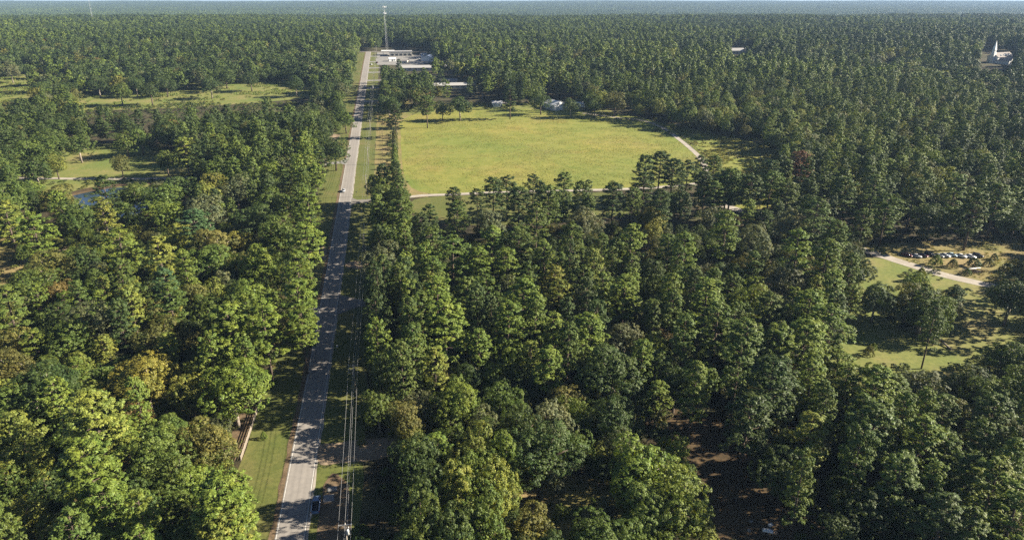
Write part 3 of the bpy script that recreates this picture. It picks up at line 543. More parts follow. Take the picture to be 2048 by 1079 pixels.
(-242.0,444.3,7.3,17.5,'H',1,'mid-green broadleaf, first from the road on its rail-fence side, abreast of the garden lawn'),
(-187.1,388.0,7.0,25.4,'P',5,'lime-green pine, fourth from the road on its rail-fence side, abreast of the garden path'),
(23.8,571.3,8.3,19.2,'H',2,'dark broad tree on the mown grass between the sheds'),
(-1.6,554.8,7.0,27.0,'P',2,'dark green pine, seventh from the road on its wire side, by the farm sheds'),
(-41.0,548.0,9.0,20.0,'H',2,"broad dark oak at the meadow's far edge before the long building"),
(-55.0,549.0,6.2,15.6,'H',2,'dark green broadleaf, fifth from the road on its wire side, by the farm sheds'),
(-64.4,523.1,6.7,24.7,'P',1,'mid-green pine, fourth from the road on its wire side, by the farm sheds'),
(47.5,559.7,6.8,16.6,'H',2,'low dark tree beside the white barn'),
(-98.3,554.0,9.0,20.0,'H',2,'dark green broadleaf, second from the road on its wire side, by the farm sheds'),
(-83.2,492.5,7.0,25.6,'P',2,'dark green pine, third from the road on its wire side, by the farm sheds'),
(-104.6,577.0,7.0,27.0,'P',1,'mid-green pine, first from the road on its wire side, by the farm sheds'),
(67.1,562.9,7.2,17.4,'H',1,'mid-green broadleaf, tenth from the road on its wire side, by the farm sheds'),
(83.4,564.4,9.0,20.0,'H',3,'olive broadleaf, eleventh from the road on its wire side, by the farm sheds'),
(102.2,575.2,9.0,20.0,'H',1,'mid-green broadleaf, twelfth from the road on its wire side, by the farm sheds'),
(-412.1,615.2,9.0,20.0,'H',2,'dark green broadleaf, fifteenth from the road on its rail-fence side, by the old pasture'),
(-394.7,623.0,9.0,20.0,'H',2,'dark green broadleaf, fourteenth from the road on its rail-fence side, by the old pasture'),
(-382.9,575.2,9.0,20.0,'H',6,'grey-green broadleaf, thirteenth from the road on its rail-fence side, by the old pasture'),
(-275.8,641.8,9.0,20.0,'H',2,'lone round oak in the old pasture with a long shadow'),
(-341.4,610.2,9.0,20.0,'H',1,'mid-green broadleaf, tenth from the road on its rail-fence side, by the old pasture'),
(-383.2,650.2,9.0,20.0,'H',2,'dark green broadleaf, twelfth from the road on its rail-fence side, by the old pasture'),
(-320.8,650.2,9.0,20.0,'H',2,'dark green broadleaf, eighth from the road on its rail-fence side, by the old pasture'),
(-315.3,610.2,8.8,20.0,'H',2,'dark green broadleaf, ninth from the road on its rail-fence side, by the old pasture'),
(-517.7,730.2,9.0,20.0,'H',6,'pale grey-green oak at the corner of the old pasture road'),
(-200.6,650.2,9.0,20.0,'H',2,'dark green broadleaf, third from the road on its rail-fence side, by the old pasture'),
(-252.5,679.8,9.0,20.0,'H',2,'dark green broadleaf, fourth from the road on its rail-fence side, by the old pasture'),
(-282.7,695.5,9.0,20.0,'H',2,'dark green broadleaf, fifth from the road on its rail-fence side, by the old pasture'),
(-348.5,650.2,9.0,20.0,'H',2,'dark green broadleaf, eleventh from the road on its rail-fence side, by the old pasture'),
(-322.1,695.5,9.0,20.0,'H',2,'dark green broadleaf, seventh from the road on its rail-fence side, by the old pasture'),
(-18.1,114.6,5.3,21.0,'H',2,'dark green broadleaf, third from the road on its wire side, abreast of the transformer pole'),
(-17.4,105.3,5.3,21.0,'H',1,'mid-green broadleaf, second from the road on its wire side, abreast of the transformer pole'),
(-11.5,104.0,5.3,21.0,'H',2,'dark green broadleaf, fourth from the road on its wire side, abreast of the transformer pole'),
(-195.8,306.2,5.8,14.8,'H',1,'mid-green broadleaf, ninth from the road on its rail-fence side, abreast of the pond'),
(-188.5,312.8,5.9,15.0,'H',2,'dark green broadleaf, seventh from the road on its rail-fence side, abreast of the pond'),
(-220.3,285.1,7.0,25.9,'P',1,'mid-green pine, first from the road on its rail-fence side, just past the grey pole'),
(-137.8,494.1,6.4,16.0,'H',1,'mid-green broadleaf, second from the road on its rail-fence side, by the old pasture'),
(-122.3,505.6,7.4,17.7,'H',1,'mid-green broadleaf, first from the road on its rail-fence side, by the old pasture'),
(-35.9,164.0,3.6,18.4,'H',2,'dark green broadleaf, third from the road on its wire side, abreast of the three-armed pole'),
(-37.0,169.1,3.7,18.4,'H',2,'dark green broadleaf, second from the road on its wire side, abreast of the three-armed pole'),
(-38.6,174.1,3.8,24.9,'P',0,'bright green pine, first from the road on its wire side, abreast of the three-armed pole'),
(-39.7,179.2,4.2,17.5,'H',1,'mid-green broadleaf, second from the road on its wire side, just past the three-armed pole'),
(-41.0,184.2,3.7,17.0,'H',1,'mid-green broadleaf, first from the road on its wire side, just past the three-armed pole'),
(-41.7,189.4,4.4,25.5,'P',2,'dark green pine, second from the road on its wire side, abreast of the white mailbox'),
(-43.9,204.8,3.9,25.7,'P',2,'dark green pine, second from the road on its wire side, just past the white mailbox'),
(-45.6,209.8,4.1,22.0,'P',2,'dark green pine, first from the road on its wire side, just past the white mailbox'),
(-46.5,215.0,3.8,24.8,'P',2,'dark green pine, second from the road on its wire side, just before the side drive'),
(-53.0,256.9,4.2,22.4,'P',2,'dark green pine, first from the road on its wire side, well past the side drive'),
(-55.5,280.2,3.8,23.3,'P',2,'dark green pine, second from the road on its wire side, just past the grey pole'),
(-56.7,285.2,4.2,17.9,'H',0,'bright green broadleaf, first from the road on its wire side, just past the grey pole'),
(-59.2,290.1,4.4,24.1,'P',0,'bright green pine, fourth from the road on its wire side, level with the car row'),
(-60.4,295.2,3.9,17.8,'H',0,'bright green broadleaf, first from the road on its wire side, level with the car row'),
(-62.8,310.6,3.9,17.5,'H',2,'dark green broadleaf, second from the road on its wire side, level with the car row'),
(-63.6,315.7,3.8,18.4,'H',2,'dark green broadleaf, third from the road on its wire side, level with the car row'),
(-65.7,331.2,4.4,18.9,'H',0,'bright green broadleaf, second from the road on its wire side, along the meadow edge'),
(-65.4,336.5,4.0,24.1,'P',2,'dark green pine, third from the road on its wire side, along the meadow edge'),
(-29.7,161.8,4.1,24.2,'P',1,'mid-green pine, second from the road on its wire side, abreast of the rail fence'),
(-27.6,168.6,4.1,25.9,'P',1,'mid-green pine, fourth from the road on its wire side, abreast of the three-armed pole'),
(-29.7,181.0,4.3,25.1,'P',1,'mid-green pine, fourth from the road on its wire side, just past the three-armed pole'),
(-31.5,187.1,4.3,25.3,'P',1,'mid-green pine, third from the road on its wire side, just past the three-armed pole'),
(-33.0,199.6,4.2,25.4,'P',0,'bright green pine, third from the road on its wire side, abreast of the white mailbox'),
(-33.5,205.9,4.8,24.1,'P',2,'dark green pine, fourth from the road on its wire side, just past the white mailbox'),
(-37.6,211.6,4.2,25.4,'P',1,'mid-green pine, third from the road on its wire side, just past the white mailbox'),
(-36.8,218.2,4.5,24.9,'P',2,'dark green pine, fifth from the road on its wire side, just before the side drive'),
(-38.1,224.3,4.7,24.1,'P',0,'bright green pine, fourth from the road on its wire side, just before the side drive'),
(-42.9,255.5,4.0,24.9,'P',0,'bright green pine, second from the road on its wire side, well past the side drive'),
(-43.1,261.9,4.0,25.6,'P',1,'mid-green pine, second from the road on its wire side, just before the grey pole'),
(-47.7,286.7,3.8,23.6,'P',1,'mid-green pine, fourth from the road on its wire side, just past the grey pole'),
(-49.0,292.9,4.7,24.8,'P',1,'mid-green pine, eighth from the road on its wire side, level with the car row'),
(-49.6,299.1,4.3,23.2,'P',1,'mid-green pine, ninth from the road on its wire side, level with the car row'),
(-52.4,305.1,4.1,24.3,'P',1,'mid-green pine, sixth from the road on its wire side, level with the car row'),
(-52.4,311.5,4.2,25.3,'P',1,'mid-green pine, seventh from the road on its wire side, level with the car row'),
(-58.4,336.0,4.1,25.7,'P',2,'dark green pine, sixth from the road on its wire side, along the meadow edge'),
(-59.7,342.2,4.7,24.3,'P',0,'bright green pine, fifth from the road on its wire side, along the meadow edge'),
(-60.3,348.4,4.0,23.2,'P',0,'bright green pine, first from the road on its wire side, by the gravel track'),
(75.9,100.0,4.7,13.4,'H',6,'grey-green broadleaf, nineteenth from the road on its wire side, abreast of the transformer pole'),
(-69.2,100.0,4.0,18.4,'P',0,'bright green pine, sixth from the road on its rail-fence side, abreast of the transformer pole'),
(-82.1,100.1,3.7,22.6,'P',1,'mid-green pine, tenth from the road on its rail-fence side, abreast of the transformer pole'),
(65.8,100.2,4.0,11.5,'H',0,'bright green broadleaf, seventeenth from the road on its wire side, abreast of the transformer pole'),
(34.2,100.2,4.5,13.6,'H',2,'dark green broadleaf, thirteenth from the road on its wire side, abreast of the transformer pole'),
(-96.7,100.2,4.3,24.5,'P',1,'mid-green pine, sixteenth from the road on its rail-fence side, abreast of the transformer pole'),
(2.6,100.4,4.1,13.7,'H',3,'olive broadleaf, seventh from the road on its wire side, abreast of the transformer pole'),
(-27.3,100.4,5.1,14.2,'H',2,'dark green broadleaf, first from the road on its wire side, abreast of the transformer pole'),
(-88.8,100.5,3.8,12.9,'H',2,'dark green broadleaf, thirteenth from the road on its rail-fence side, abreast of the transformer pole'),
(54.8,100.8,4.3,12.5,'H',1,'mid-green broadleaf, fifteenth from the road on its wire side, abreast of the transformer pole'),
(43.0,101.7,4.4,11.9,'H',6,'grey-green broadleaf, fourteenth from the road on its wire side, abreast of the transformer pole'),
(-104.5,102.6,3.1,22.7,'P',5,'lime-green pine, eighteenth from the road on its rail-fence side, abreast of the transformer pole'),
(8.3,105.1,4.0,12.4,'H',2,'dark green broadleaf, ninth from the road on its wire side, abreast of the transformer pole'),
(-72.9,107.0,4.0,21.3,'P',0,'bright green pine, seventh from the road on its rail-fence side, abreast of the transformer pole'),
(107.4,108.2,4.6,15.8,'P',5,'lime-green pine, twenty-sixth from the road on its wire side, abreast of the transformer pole'),
(-65.9,108.8,4.2,13.2,'H',2,'dark green broadleaf, fourth from the road on its rail-fence side, abreast of the transformer pole'),
(4.5,111.8,4.7,12.4,'H',3,'olive broadleaf, eighth from the road on its wire side, abreast of the transformer pole'),
(59.2,113.8,3.4,25.1,'P',1,'mid-green pine, sixteenth from the road on its wire side, abreast of the transformer pole'),
(110.5,114.7,3.0,15.5,'P',0,'bright green pine, twenty-seventh from the road on its wire side, abreast of the transformer pole'),
(-70.7,115.7,3.9,12.2,'H',1,'mid-green broadleaf, fifth from the road on its rail-fence side, abreast of the transformer pole'),
(-63.2,115.7,3.2,16.3,'P',1,'mid-green pine, third from the road on its rail-fence side, abreast of the transformer pole'),
(89.2,118.1,3.6,19.1,'P',0,'bright green pine, nineteenth from the road on its wire side, abreast of the parked pickup'),
(116.3,118.5,4.8,16.4,'P',1,'mid-green pine, twenty-seventh from the road on its wire side, abreast of the parked pickup'),
(105.3,119.2,3.7,23.8,'P',0,'bright green pine, twenty-fourth from the road on its wire side, abreast of the parked pickup'),
(-93.1,121.0,3.9,13.6,'H',6,'grey-green broadleaf, sixth from the road on its rail-fence side, abreast of the parked pickup'),
(75.4,123.1,4.0,24.9,'P',1,'mid-green pine, fifteenth from the road on its wire side, abreast of the parked pickup'),
(86.5,123.4,3.0,17.6,'P',1,'mid-green pine, eighteenth from the road on its wire side, abreast of the parked pickup'),
(121.6,125.9,3.8,16.7,'P',2,'dark green pine, twenty-ninth from the road on its wire side, abreast of the parked pickup'),
(40.3,127.5,3.2,10.7,'H',1,'mid-green broadleaf, eleventh from the road on its wire side, abreast of the parked pickup'),
(116.2,130.2,4.1,22.1,'P',1,'mid-green pine, twenty-eighth from the road on its wire side, abreast of the parked pickup'),
(108.4,131.3,3.4,20.0,'P',1,'mid-green pine, twenty-fifth from the road on its wire side, abreast of the parked pickup'),
(-17.5,133.1,4.1,15.0,'P',0,'bright green pine, second from the road on its wire side, abreast of the parked pickup'),
(125.5,133.6,5.3,20.1,'P',1,'mid-green pine, thirtieth from the road on its wire side, abreast of the parked pickup'),
(102.5,135.0,4.2,14.9,'P',1,'mid-green pine, twenty-third from the road on its wire side, abreast of the parked pickup'),
(26.1,135.4,3.9,13.7,'H',6,'grey-green broadleaf, tenth from the road on its wire side, abreast of the dirt turnout'),
(-105.6,137.1,3.9,13.4,'H',1,'mid-green broadleaf, seventh from the road on its rail-fence side, abreast of the dirt turnout'),
(-130.0,137.4,3.5,13.0,'H',1,'mid-green broadleaf, twelfth from the road on its rail-fence side, abreast of the dirt turnout'),
(39.5,137.7,4.2,12.1,'H',0,'bright green broadleaf, twelfth from the road on its wire side, abreast of the dirt turnout'),
(-23.3,137.8,3.6,11.1,'H',1,'mid-green broadleaf, second from the road on its wire side, abreast of the dirt turnout'),
(93.0,138.1,3.3,23.2,'P',0,'bright green pine, nineteenth from the road on its wire side, abreast of the dirt turnout'),
(16.3,138.6,4.3,12.2,'H',1,'mid-green broadleaf, ninth from the road on its wire side, abreast of the dirt turnout'),
(-6.7,138.9,4.9,15.5,'H',1,'mid-green broadleaf, fourth from the road on its wire side, abreast of the dirt turnout'),
(133.2,141.1,4.7,12.8,'H',1,'mid-green broadleaf, twenty-sixth from the road on its wire side, abreast of the dirt turnout'),
(-111.9,141.5,3.6,11.3,'H',1,'mid-green broadleaf, eighth from the road on its rail-fence side, abreast of the dirt turnout'),
(85.9,141.8,4.7,19.9,'P',1,'mid-green pine, eighteenth from the road on its wire side, abreast of the dirt turnout'),
(100.6,141.8,3.6,22.1,'P',0,'bright green pine, twentieth from the road on its wire side, abreast of the dirt turnout'),
(76.3,142.0,4.0,22.9,'P',1,'mid-green pine, sixteenth from the road on its wire side, abreast of the dirt turnout'),
(-99.3,142.0,4.0,12.4,'H',2,'dark green broadleaf, fifth from the road on its rail-fence side, abreast of the dirt turnout'),
(9.9,144.1,5.4,16.7,'H',6,'grey-green broadleaf, eighth from the road on its wire side, abreast of the dirt turnout'),
(107.3,144.7,4.1,18.1,'P',1,'mid-green pine, twenty-second from the road on its wire side, abreast of the dirt turnout'),
(-106.4,145.8,4.4,14.1,'H',1,'mid-green broadleaf, sixth from the road on its rail-fence side, abreast of the dirt turnout'),
(1.4,146.2,4.1,12.0,'H',1,'mid-green broadleaf, seventh from the road on its wire side, abreast of the dirt turnout'),
(-93.5,146.3,3.2,22.5,'P',0,'bright green pine, third from the road on its rail-fence side, abreast of the dirt turnout'),
(-27.2,147.2,4.9,15.4,'H',3,'olive broadleaf, first from the road on its wire side, abreast of the dirt turnout'),
(-6.9,147.2,3.8,13.2,'H',6,'grey-green broadleaf, fifth from the road on its wire side, abreast of the dirt turnout'),
(-115.2,148.0,4.1,20.9,'P',0,'bright green pine, ninth from the road on its rail-fence side, abreast of the dirt turnout'),
(77.9,148.3,3.2,20.6,'P',1,'mid-green pine, seventeenth from the road on its wire side, abreast of the dirt turnout'),
(116.5,148.5,5.0,13.7,'H',3,'olive broadleaf, twenty-fourth from the road on its wire side, abreast of the dirt turnout'),
(100.9,148.9,3.9,11.1,'H',3,'olive broadleaf, twenty-first from the road on its wire side, abreast of the dirt turnout'),
(132.8,149.4,3.4,22.1,'P',0,'bright green pine, twenty-seventh from the road on its wire side, abreast of the dirt turnout'),
(46.0,149.4,4.2,24.7,'P',0,'bright green pine, thirteenth from the road on its wire side, abreast of the dirt turnout'),
(-139.5,150.2,4.5,14.8,'P',0,'bright green pine, tenth from the road on its rail-fence side, abreast of the rail fence'),
(16.0,150.4,4.7,13.1,'H',0,'bright green broadleaf, ninth from the road on its wire side, abreast of the rail fence'),
(139.3,151.0,4.0,23.7,'P',1,'mid-green pine, twenty-second from the road on its wire side, abreast of the rail fence'),
(109.3,151.9,4.0,14.0,'H',2,'dark green broadleaf, nineteenth from the road on its wire side, abreast of the rail fence'),
(-23.5,155.4,3.9,12.3,'H',6,'grey-green broadleaf, third from the road on its wire side, abreast of the rail fence'),
(-111.2,155.5,4.4,14.7,'H',5,'lime-green broadleaf, sixth from the road on its rail-fence side, abreast of the rail fence'),
(38.6,155.8,4.1,15.0,'P',0,'bright green pine, eleventh from the road on its wire side, abreast of the rail fence'),
(143.9,156.6,3.9,22.1,'P',0,'bright green pine, twenty-third from the road on its wire side, abreast of the rail fence'),
(68.7,157.6,5.0,18.9,'P',2,'dark green pine, fourteenth from the road on its wire side, abreast of the rail fence'),
(-136.3,157.7,4.1,12.7,'H',1,'mid-green broadleaf, eighth from the road on its rail-fence side, abreast of the rail fence'),
(101.4,158.4,5.0,16.1,'P',1,'mid-green pine, eighteenth from the road on its wire side, abreast of the rail fence'),
(-146.0,158.6,4.6,13.3,'H',1,'mid-green broadleaf, eleventh from the road on its rail-fence side, abreast of the rail fence'),
(14.3,158.9,4.8,13.5,'H',3,'olive broadleaf, eighth from the road on its wire side, abreast of the rail fence'),
(60.7,160.6,4.6,25.5,'P',1,'mid-green pine, thirteenth from the road on its wire side, abreast of the rail fence'),
(-15.7,162.2,3.8,13.4,'H',0,'bright green broadleaf, fourth from the road on its wire side, abreast of the rail fence'),
(-111.9,163.2,4.4,12.3,'H',2,'dark green broadleaf, fifth from the road on its rail-fence side, abreast of the rail fence'),
(-3.7,163.8,3.8,12.5,'H',2,'dark green broadleaf, sixth from the road on its wire side, abreast of the rail fence'),
(-140.0,163.8,4.0,12.3,'H',5,'lime-green broadleaf, ninth from the road on its rail-fence side, abreast of the rail fence'),
(45.4,164.0,5.7,16.3,'H',2,'dark green broadleaf, twelfth from the road on its wire side, abreast of the rail fence'),
(83.0,164.1,4.3,18.6,'P',0,'bright green pine, twenty-first from the road on its wire side, abreast of the three-armed pole'),
(94.1,164.5,4.8,12.8,'H',3,'olive broadleaf, twenty-third from the road on its wire side, abreast of the three-armed pole'),
(-119.9,164.8,3.6,17.4,'P',0,'bright green pine, eighth from the road on its rail-fence side, abreast of the three-armed pole'),
(150.6,166.8,5.2,15.8,'H',3,'olive broadleaf, twenty-seventh from the road on its wire side, abreast of the three-armed pole'),
(-131.9,166.9,3.4,10.0,'H',6,'grey-green broadleaf, ninth from the road on its rail-fence side, abreast of the three-armed pole'),
(-83.4,167.2,3.9,24.2,'P',0,'bright green pine, second from the road on its rail-fence side, abreast of the three-armed pole'),
(54.3,167.9,5.6,15.4,'H',1,'mid-green broadleaf, eighteenth from the road on its wire side, abreast of the three-armed pole'),
(-74.8,168.2,3.7,21.5,'P',0,'bright green pine, first from the road on its rail-fence side, abreast of the three-armed pole'),
(-90.3,169.2,4.2,14.4,'H',5,'lime-green broadleaf, third from the road on its rail-fence side, abreast of the three-armed pole'),
(36.7,169.5,3.8,20.5,'P',0,'bright green pine, sixteenth from the road on its wire side, abreast of the three-armed pole'),
(1.0,169.7,3.6,12.4,'H',2,'dark green broadleaf, ninth from the road on its wire side, abreast of the three-armed pole'),
(-114.4,169.9,3.9,12.9,'H',1,'mid-green broadleaf, sixth from the road on its rail-fence side, abreast of the three-armed pole'),
(15.8,171.5,3.7,24.6,'P',1,'mid-green pine, thirteenth from the road on its wire side, abreast of the three-armed pole'),
(-121.1,171.5,3.8,10.7,'H',2,'dark green broadleaf, seventh from the road on its rail-fence side, abreast of the three-armed pole'),
(-107.3,171.6,4.3,13.4,'H',2,'dark green broadleaf, fifth from the road on its rail-fence side, abreast of the three-armed pole'),
(-5.6,172.2,4.0,12.3,'H',0,'bright green broadleaf, eighth from the road on its wire side, abreast of the three-armed pole'),
(42.4,172.8,3.8,14.9,'P',1,'mid-green pine, seventeenth from the road on its wire side, abreast of the three-armed pole'),
(93.8,172.9,4.8,15.2,'P',0,'bright green pine, twenty-fourth from the road on its wire side, abreast of the three-armed pole'),
(-134.8,173.2,4.0,13.0,'H',1,'mid-green broadleaf, tenth from the road on its rail-fence side, abreast of the three-armed pole'),
(156.7,173.5,4.3,25.7,'P',0,'bright green pine, twenty-eighth from the road on its wire side, abreast of the three-armed pole'),
(5.5,174.4,3.6,17.0,'P',5,'lime-green pine, tenth from the road on its wire side, abreast of the three-armed pole'),
(22.7,174.9,3.7,10.8,'H',2,'dark green broadleaf, fourteenth from the road on its wire side, abreast of the three-armed pole'),
(-100.7,175.0,4.0,12.8,'H',2,'dark green broadleaf, fourth from the road on its rail-fence side, abreast of the three-armed pole'),
(30.1,175.4,3.8,13.5,'H',2,'dark green broadleaf, fifteenth from the road on its wire side, abreast of the three-armed pole'),
(-155.8,175.5,4.7,14.0,'H',6,'grey-green broadleaf, twelfth from the road on its rail-fence side, abreast of the three-armed pole'),
(-127.5,176.8,4.3,12.3,'H',5,'lime-green broadleaf, tenth from the road on its rail-fence side, just past the three-armed pole'),
(50.0,176.9,5.0,24.5,'P',1,'mid-green pine, fourteenth from the road on its wire side, just past the three-armed pole'),
(-115.8,177.3,4.2,11.5,'H',2,'dark green broadleaf, eighth from the road on its rail-fence side, just past the three-armed pole'),
(37.6,178.4,4.4,11.9,'H',6,'grey-green broadleaf, twelfth from the road on its wire side, just past the three-armed pole'),
(-9.8,178.8,3.8,18.6,'P',0,'bright green pine, seventh from the road on its wire side, just past the three-armed pole'),
(-161.4,180.5,3.6,18.0,'P',0,'bright green pine, fourteenth from the road on its rail-fence side, just past the three-armed pole'),
(157.3,180.6,3.7,14.4,'P',5,'lime-green pine, twenty-first from the road on its wire side, just past the three-armed pole'),
(-122.1,180.9,3.5,15.3,'P',5,'lime-green pine, ninth from the road on its rail-fence side, just past the three-armed pole'),
(-102.9,181.3,3.6,15.9,'P',5,'lime-green pine, seventh from the road on its rail-fence side, just past the three-armed pole'),
(74.2,182.5,4.9,14.7,'P',1,'mid-green pine, sixteenth from the road on its wire side, just past the three-armed pole'),
(-96.0,183.1,3.5,11.0,'H',2,'dark green broadleaf, sixth from the road on its rail-fence side, just past the three-armed pole'),
(-144.7,183.5,3.8,16.0,'P',0,'bright green pine, twelfth from the road on its rail-fence side, just past the three-armed pole'),
(43.8,184.4,4.6,14.1,'H',0,'bright green broadleaf, thirteenth from the road on its wire side, just past the three-armed pole'),
(164.7,185.2,5.0,24.4,'P',1,'mid-green pine, twenty-second from the road on its wire side, just past the three-armed pole'),
(82.9,186.3,4.0,15.7,'P',1,'mid-green pine, seventeenth from the road on its wire side, just past the three-armed pole'),
(-11.9,186.8,3.7,17.2,'P',1,'mid-green pine, sixth from the road on its wire side, just past the three-armed pole'),
(-167.2,187.7,4.8,15.4,'H',6,'grey-green broadleaf, fifteenth from the road on its rail-fence side, just past the three-armed pole'),
(128.7,187.8,3.8,23.9,'P',1,'mid-green pine, nineteenth from the road on its wire side, just past the three-armed pole'),
(-91.2,187.9,3.6,12.1,'H',2,'dark green broadleaf, fifth from the road on its rail-fence side, just past the three-armed pole'),
(52.3,188.3,4.5,11.9,'H',6,'grey-green broadleaf, nineteenth from the road on its wire side, abreast of the white mailbox'),
(-120.0,188.5,3.9,23.9,'P',2,'dark green pine, eleventh from the road on its rail-fence side, abreast of the white mailbox'),
(-99.5,188.9,4.1,13.8,'H',3,'olive broadleaf, sixth from the road on its rail-fence side, abreast of the white mailbox'),
(-80.9,189.4,4.9,25.6,'P',0,'bright green pine, third from the road on its rail-fence side, abreast of the white mailbox'),
(68.8,189.8,3.6,22.1,'P',1,'mid-green pine, twenty-first from the road on its wire side, abreast of the white mailbox'),
(19.5,190.0,3.5,12.0,'H',6,'grey-green broadleaf, twelfth from the road on its wire side, abreast of the white mailbox'),
(169.8,191.7,4.0,12.8,'H',0,'bright green broadleaf, twenty-seventh from the road on its wire side, abreast of the white mailbox'),
(7.1,191.9,4.7,24.2,'P',0,'bright green pine, tenth from the road on its wire side, abreast of the white mailbox'),
(-17.7,192.0,4.6,12.2,'H',2,'dark green broadleaf, sixth from the road on its wire side, abreast of the white mailbox'),
(-147.7,192.2,3.9,12.8,'H',1,'mid-green broadleaf, fourteenth from the road on its rail-fence side, abreast of the white mailbox'),
(26.6,192.7,4.2,21.3,'P',2,'dark green pine, fourteenth from the road on its wire side, abreast of the white mailbox'),
(44.5,193.2,3.1,20.6,'P',1,'mid-green pine, sixteenth from the road on its wire side, abreast of the white mailbox'),
(-6.6,193.9,3.5,22.4,'P',2,'dark green pine, eighth from the road on its wire side, abreast of the white mailbox'),
(-94.7,194.4,4.2,15.2,'P',5,'lime-green pine, fifth from the road on its rail-fence side, abreast of the white mailbox'),
(-88.0,194.9,3.5,21.8,'P',1,'mid-green pine, fourth from the road on its rail-fence side, abreast of the white mailbox'),
(-120.0,195.6,4.3,25.0,'P',5,'lime-green pine, tenth from the road on its rail-fence side, abreast of the white mailbox'),
(-171.4,195.8,4.2,12.2,'H',1,'mid-green broadleaf, sixteenth from the road on its rail-fence side, abreast of the white mailbox'),
(50.7,195.9,3.6,23.4,'P',1,'mid-green pine, eighteenth from the road on its wire side, abreast of the white mailbox'),
(-102.6,196.3,3.9,12.7,'H',2,'dark green broadleaf, seventh from the road on its rail-fence side, abreast of the white mailbox'),
(17.3,196.7,4.2,20.2,'P',2,'dark green pine, eleventh from the road on its wire side, abreast of the white mailbox'),
(-77.3,197.1,3.7,23.1,'P',0,'bright green pine, second from the road on its rail-fence side, abreast of the white mailbox'),
(102.9,197.6,4.9,21.6,'P',2,'dark green pine, twenty-fifth from the road on its wire side, abreast of the white mailbox'),
(-11.1,199.0,4.2,24.1,'P',2,'dark green pine, seventh from the road on its wire side, abreast of the white mailbox'),
(24.1,199.7,3.6,25.8,'P',2,'dark green pine, thirteenth from the road on its wire side, abreast of the white mailbox'),
(174.0,200.1,4.3,21.4,'P',0,'bright green pine, twenty-eighth from the road on its wire side, abreast of the white mailbox'),
(-146.2,200.4,4.8,16.5,'P',2,'dark green pine, thirteenth from the road on its rail-fence side, abreast of the white mailbox'),
(74.3,200.6,4.7,16.8,'P',1,'mid-green pine, twenty-second from the road on its wire side, abreast of the white mailbox'),
(45.9,200.9,4.4,17.3,'P',1,'mid-green pine, seventeenth from the road on its wire side, abreast of the white mailbox'),
(140.1,201.9,3.7,10.7,'H',1,'mid-green broadleaf, twenty-sixth from the road on its wire side, abreast of the white mailbox'),
(-177.7,203.1,5.1,15.1,'H',1,'mid-green broadleaf, sixteenth from the road on its rail-fence side, just past the white mailbox'),
(-121.1,203.5,3.9,21.9,'P',1,'mid-green pine, sixth from the road on its rail-fence side, just past the white mailbox'),
(96.4,203.5,4.2,14.3,'P',0,'bright green pine, nineteenth from the road on its wire side, just past the white mailbox'),
(-100.2,204.4,5.1,14.9,'H',1,'mid-green broadleaf, third from the road on its rail-fence side, just past the white mailbox'),
(-74.6,204.4,4.0,11.6,'H',3,'olive broadleaf, first from the road on its rail-fence side, just past the white mailbox'),
(-168.1,204.5,6.2,15.7,'H',3,'olive broadleaf, fifteenth from the road on its rail-fence side, just past the white mailbox'),
(-155.2,204.6,4.2,11.4,'H',1,'mid-green broadleaf, twelfth from the road on its rail-fence side, just past the white mailbox'),
(52.7,206.5,5.1,24.1,'P',0,'bright green pine, fourteenth from the road on its wire side, just past the white mailbox'),
(178.6,206.9,3.2,23.3,'P',0,'bright green pine, twenty-third from the road on its wire side, just past the white mailbox'),
(-137.2,207.3,4.4,13.0,'H',1,'mid-green broadleaf, ninth from the road on its rail-fence side, just past the white mailbox'),
(-4.6,207.8,3.8,16.2,'P',1,'mid-green pine, seventh from the road on its wire side, just past the white mailbox'),
(137.7,208.1,3.8,18.2,'P',1,'mid-green pine, twenty-first from the road on its wire side, just past the white mailbox'),
(-144.6,208.3,3.9,21.0,'P',1,'mid-green pine, tenth from the road on its rail-fence side, just past the white mailbox'),
(68.7,208.8,4.2,16.5,'P',1,'mid-green pine, sixteenth from the road on its wire side, just past the white mailbox'),
(-27.6,210.2,3.6,22.6,'P',5,'lime-green pine, fifth from the road on its wire side, just past the white mailbox'),
(91.8,210.5,4.2,13.8,'H',6,'grey-green broadleaf, eighteenth from the road on its wire side, just past the white mailbox'),
(6.8,210.6,4.5,13.8,'H',2,'dark green broadleaf, eighth from the road on its wire side, just past the white mailbox'),
(146.4,210.8,4.9,14.7,'H',0,'bright green broadleaf, twenty-second from the road on its wire side, just past the white mailbox'),
(61.6,211.1,4.3,23.5,'P',2,'dark green pine, fifteenth from the road on its wire side, just past the white mailbox'),
(-180.6,211.2,4.7,15.0,'P',0,'bright green pine, seventeenth from the road on its rail-fence side, just past the white mailbox'),
(44.9,211.5,4.7,12.7,'H',3,'olive broadleaf, thirteenth from the road on its wire side, just past the white mailbox'),
(-152.2,211.6,3.2,15.0,'P',0,'bright green pine, eleventh from the road on its rail-fence side, just past the white mailbox'),
(-161.1,211.7,3.9,18.1,'P',0,'bright green pine, thirteenth from the road on its rail-fence side, just past the white mailbox'),
(182.3,212.0,3.3,24.8,'P',0,'bright green pine, twenty-fourth from the road on its wire side, just past the white mailbox'),
(-129.8,212.4,3.4,9.8,'H',5,'lime-green broadleaf, eighth from the road on its rail-fence side, just past the white mailbox'),
(-169.5,213.7,4.1,13.3,'H',6,'grey-green broadleaf, fourteenth from the road on its rail-fence side, just past the white mailbox'),
(-141.2,214.0,3.9,14.8,'P',0,'bright green pine, eleventh from the road on its rail-fence side, just before the side drive'),
(31.0,214.3,4.4,21.3,'P',0,'bright green pine, sixteenth from the road on its wire side, just before the side drive'),
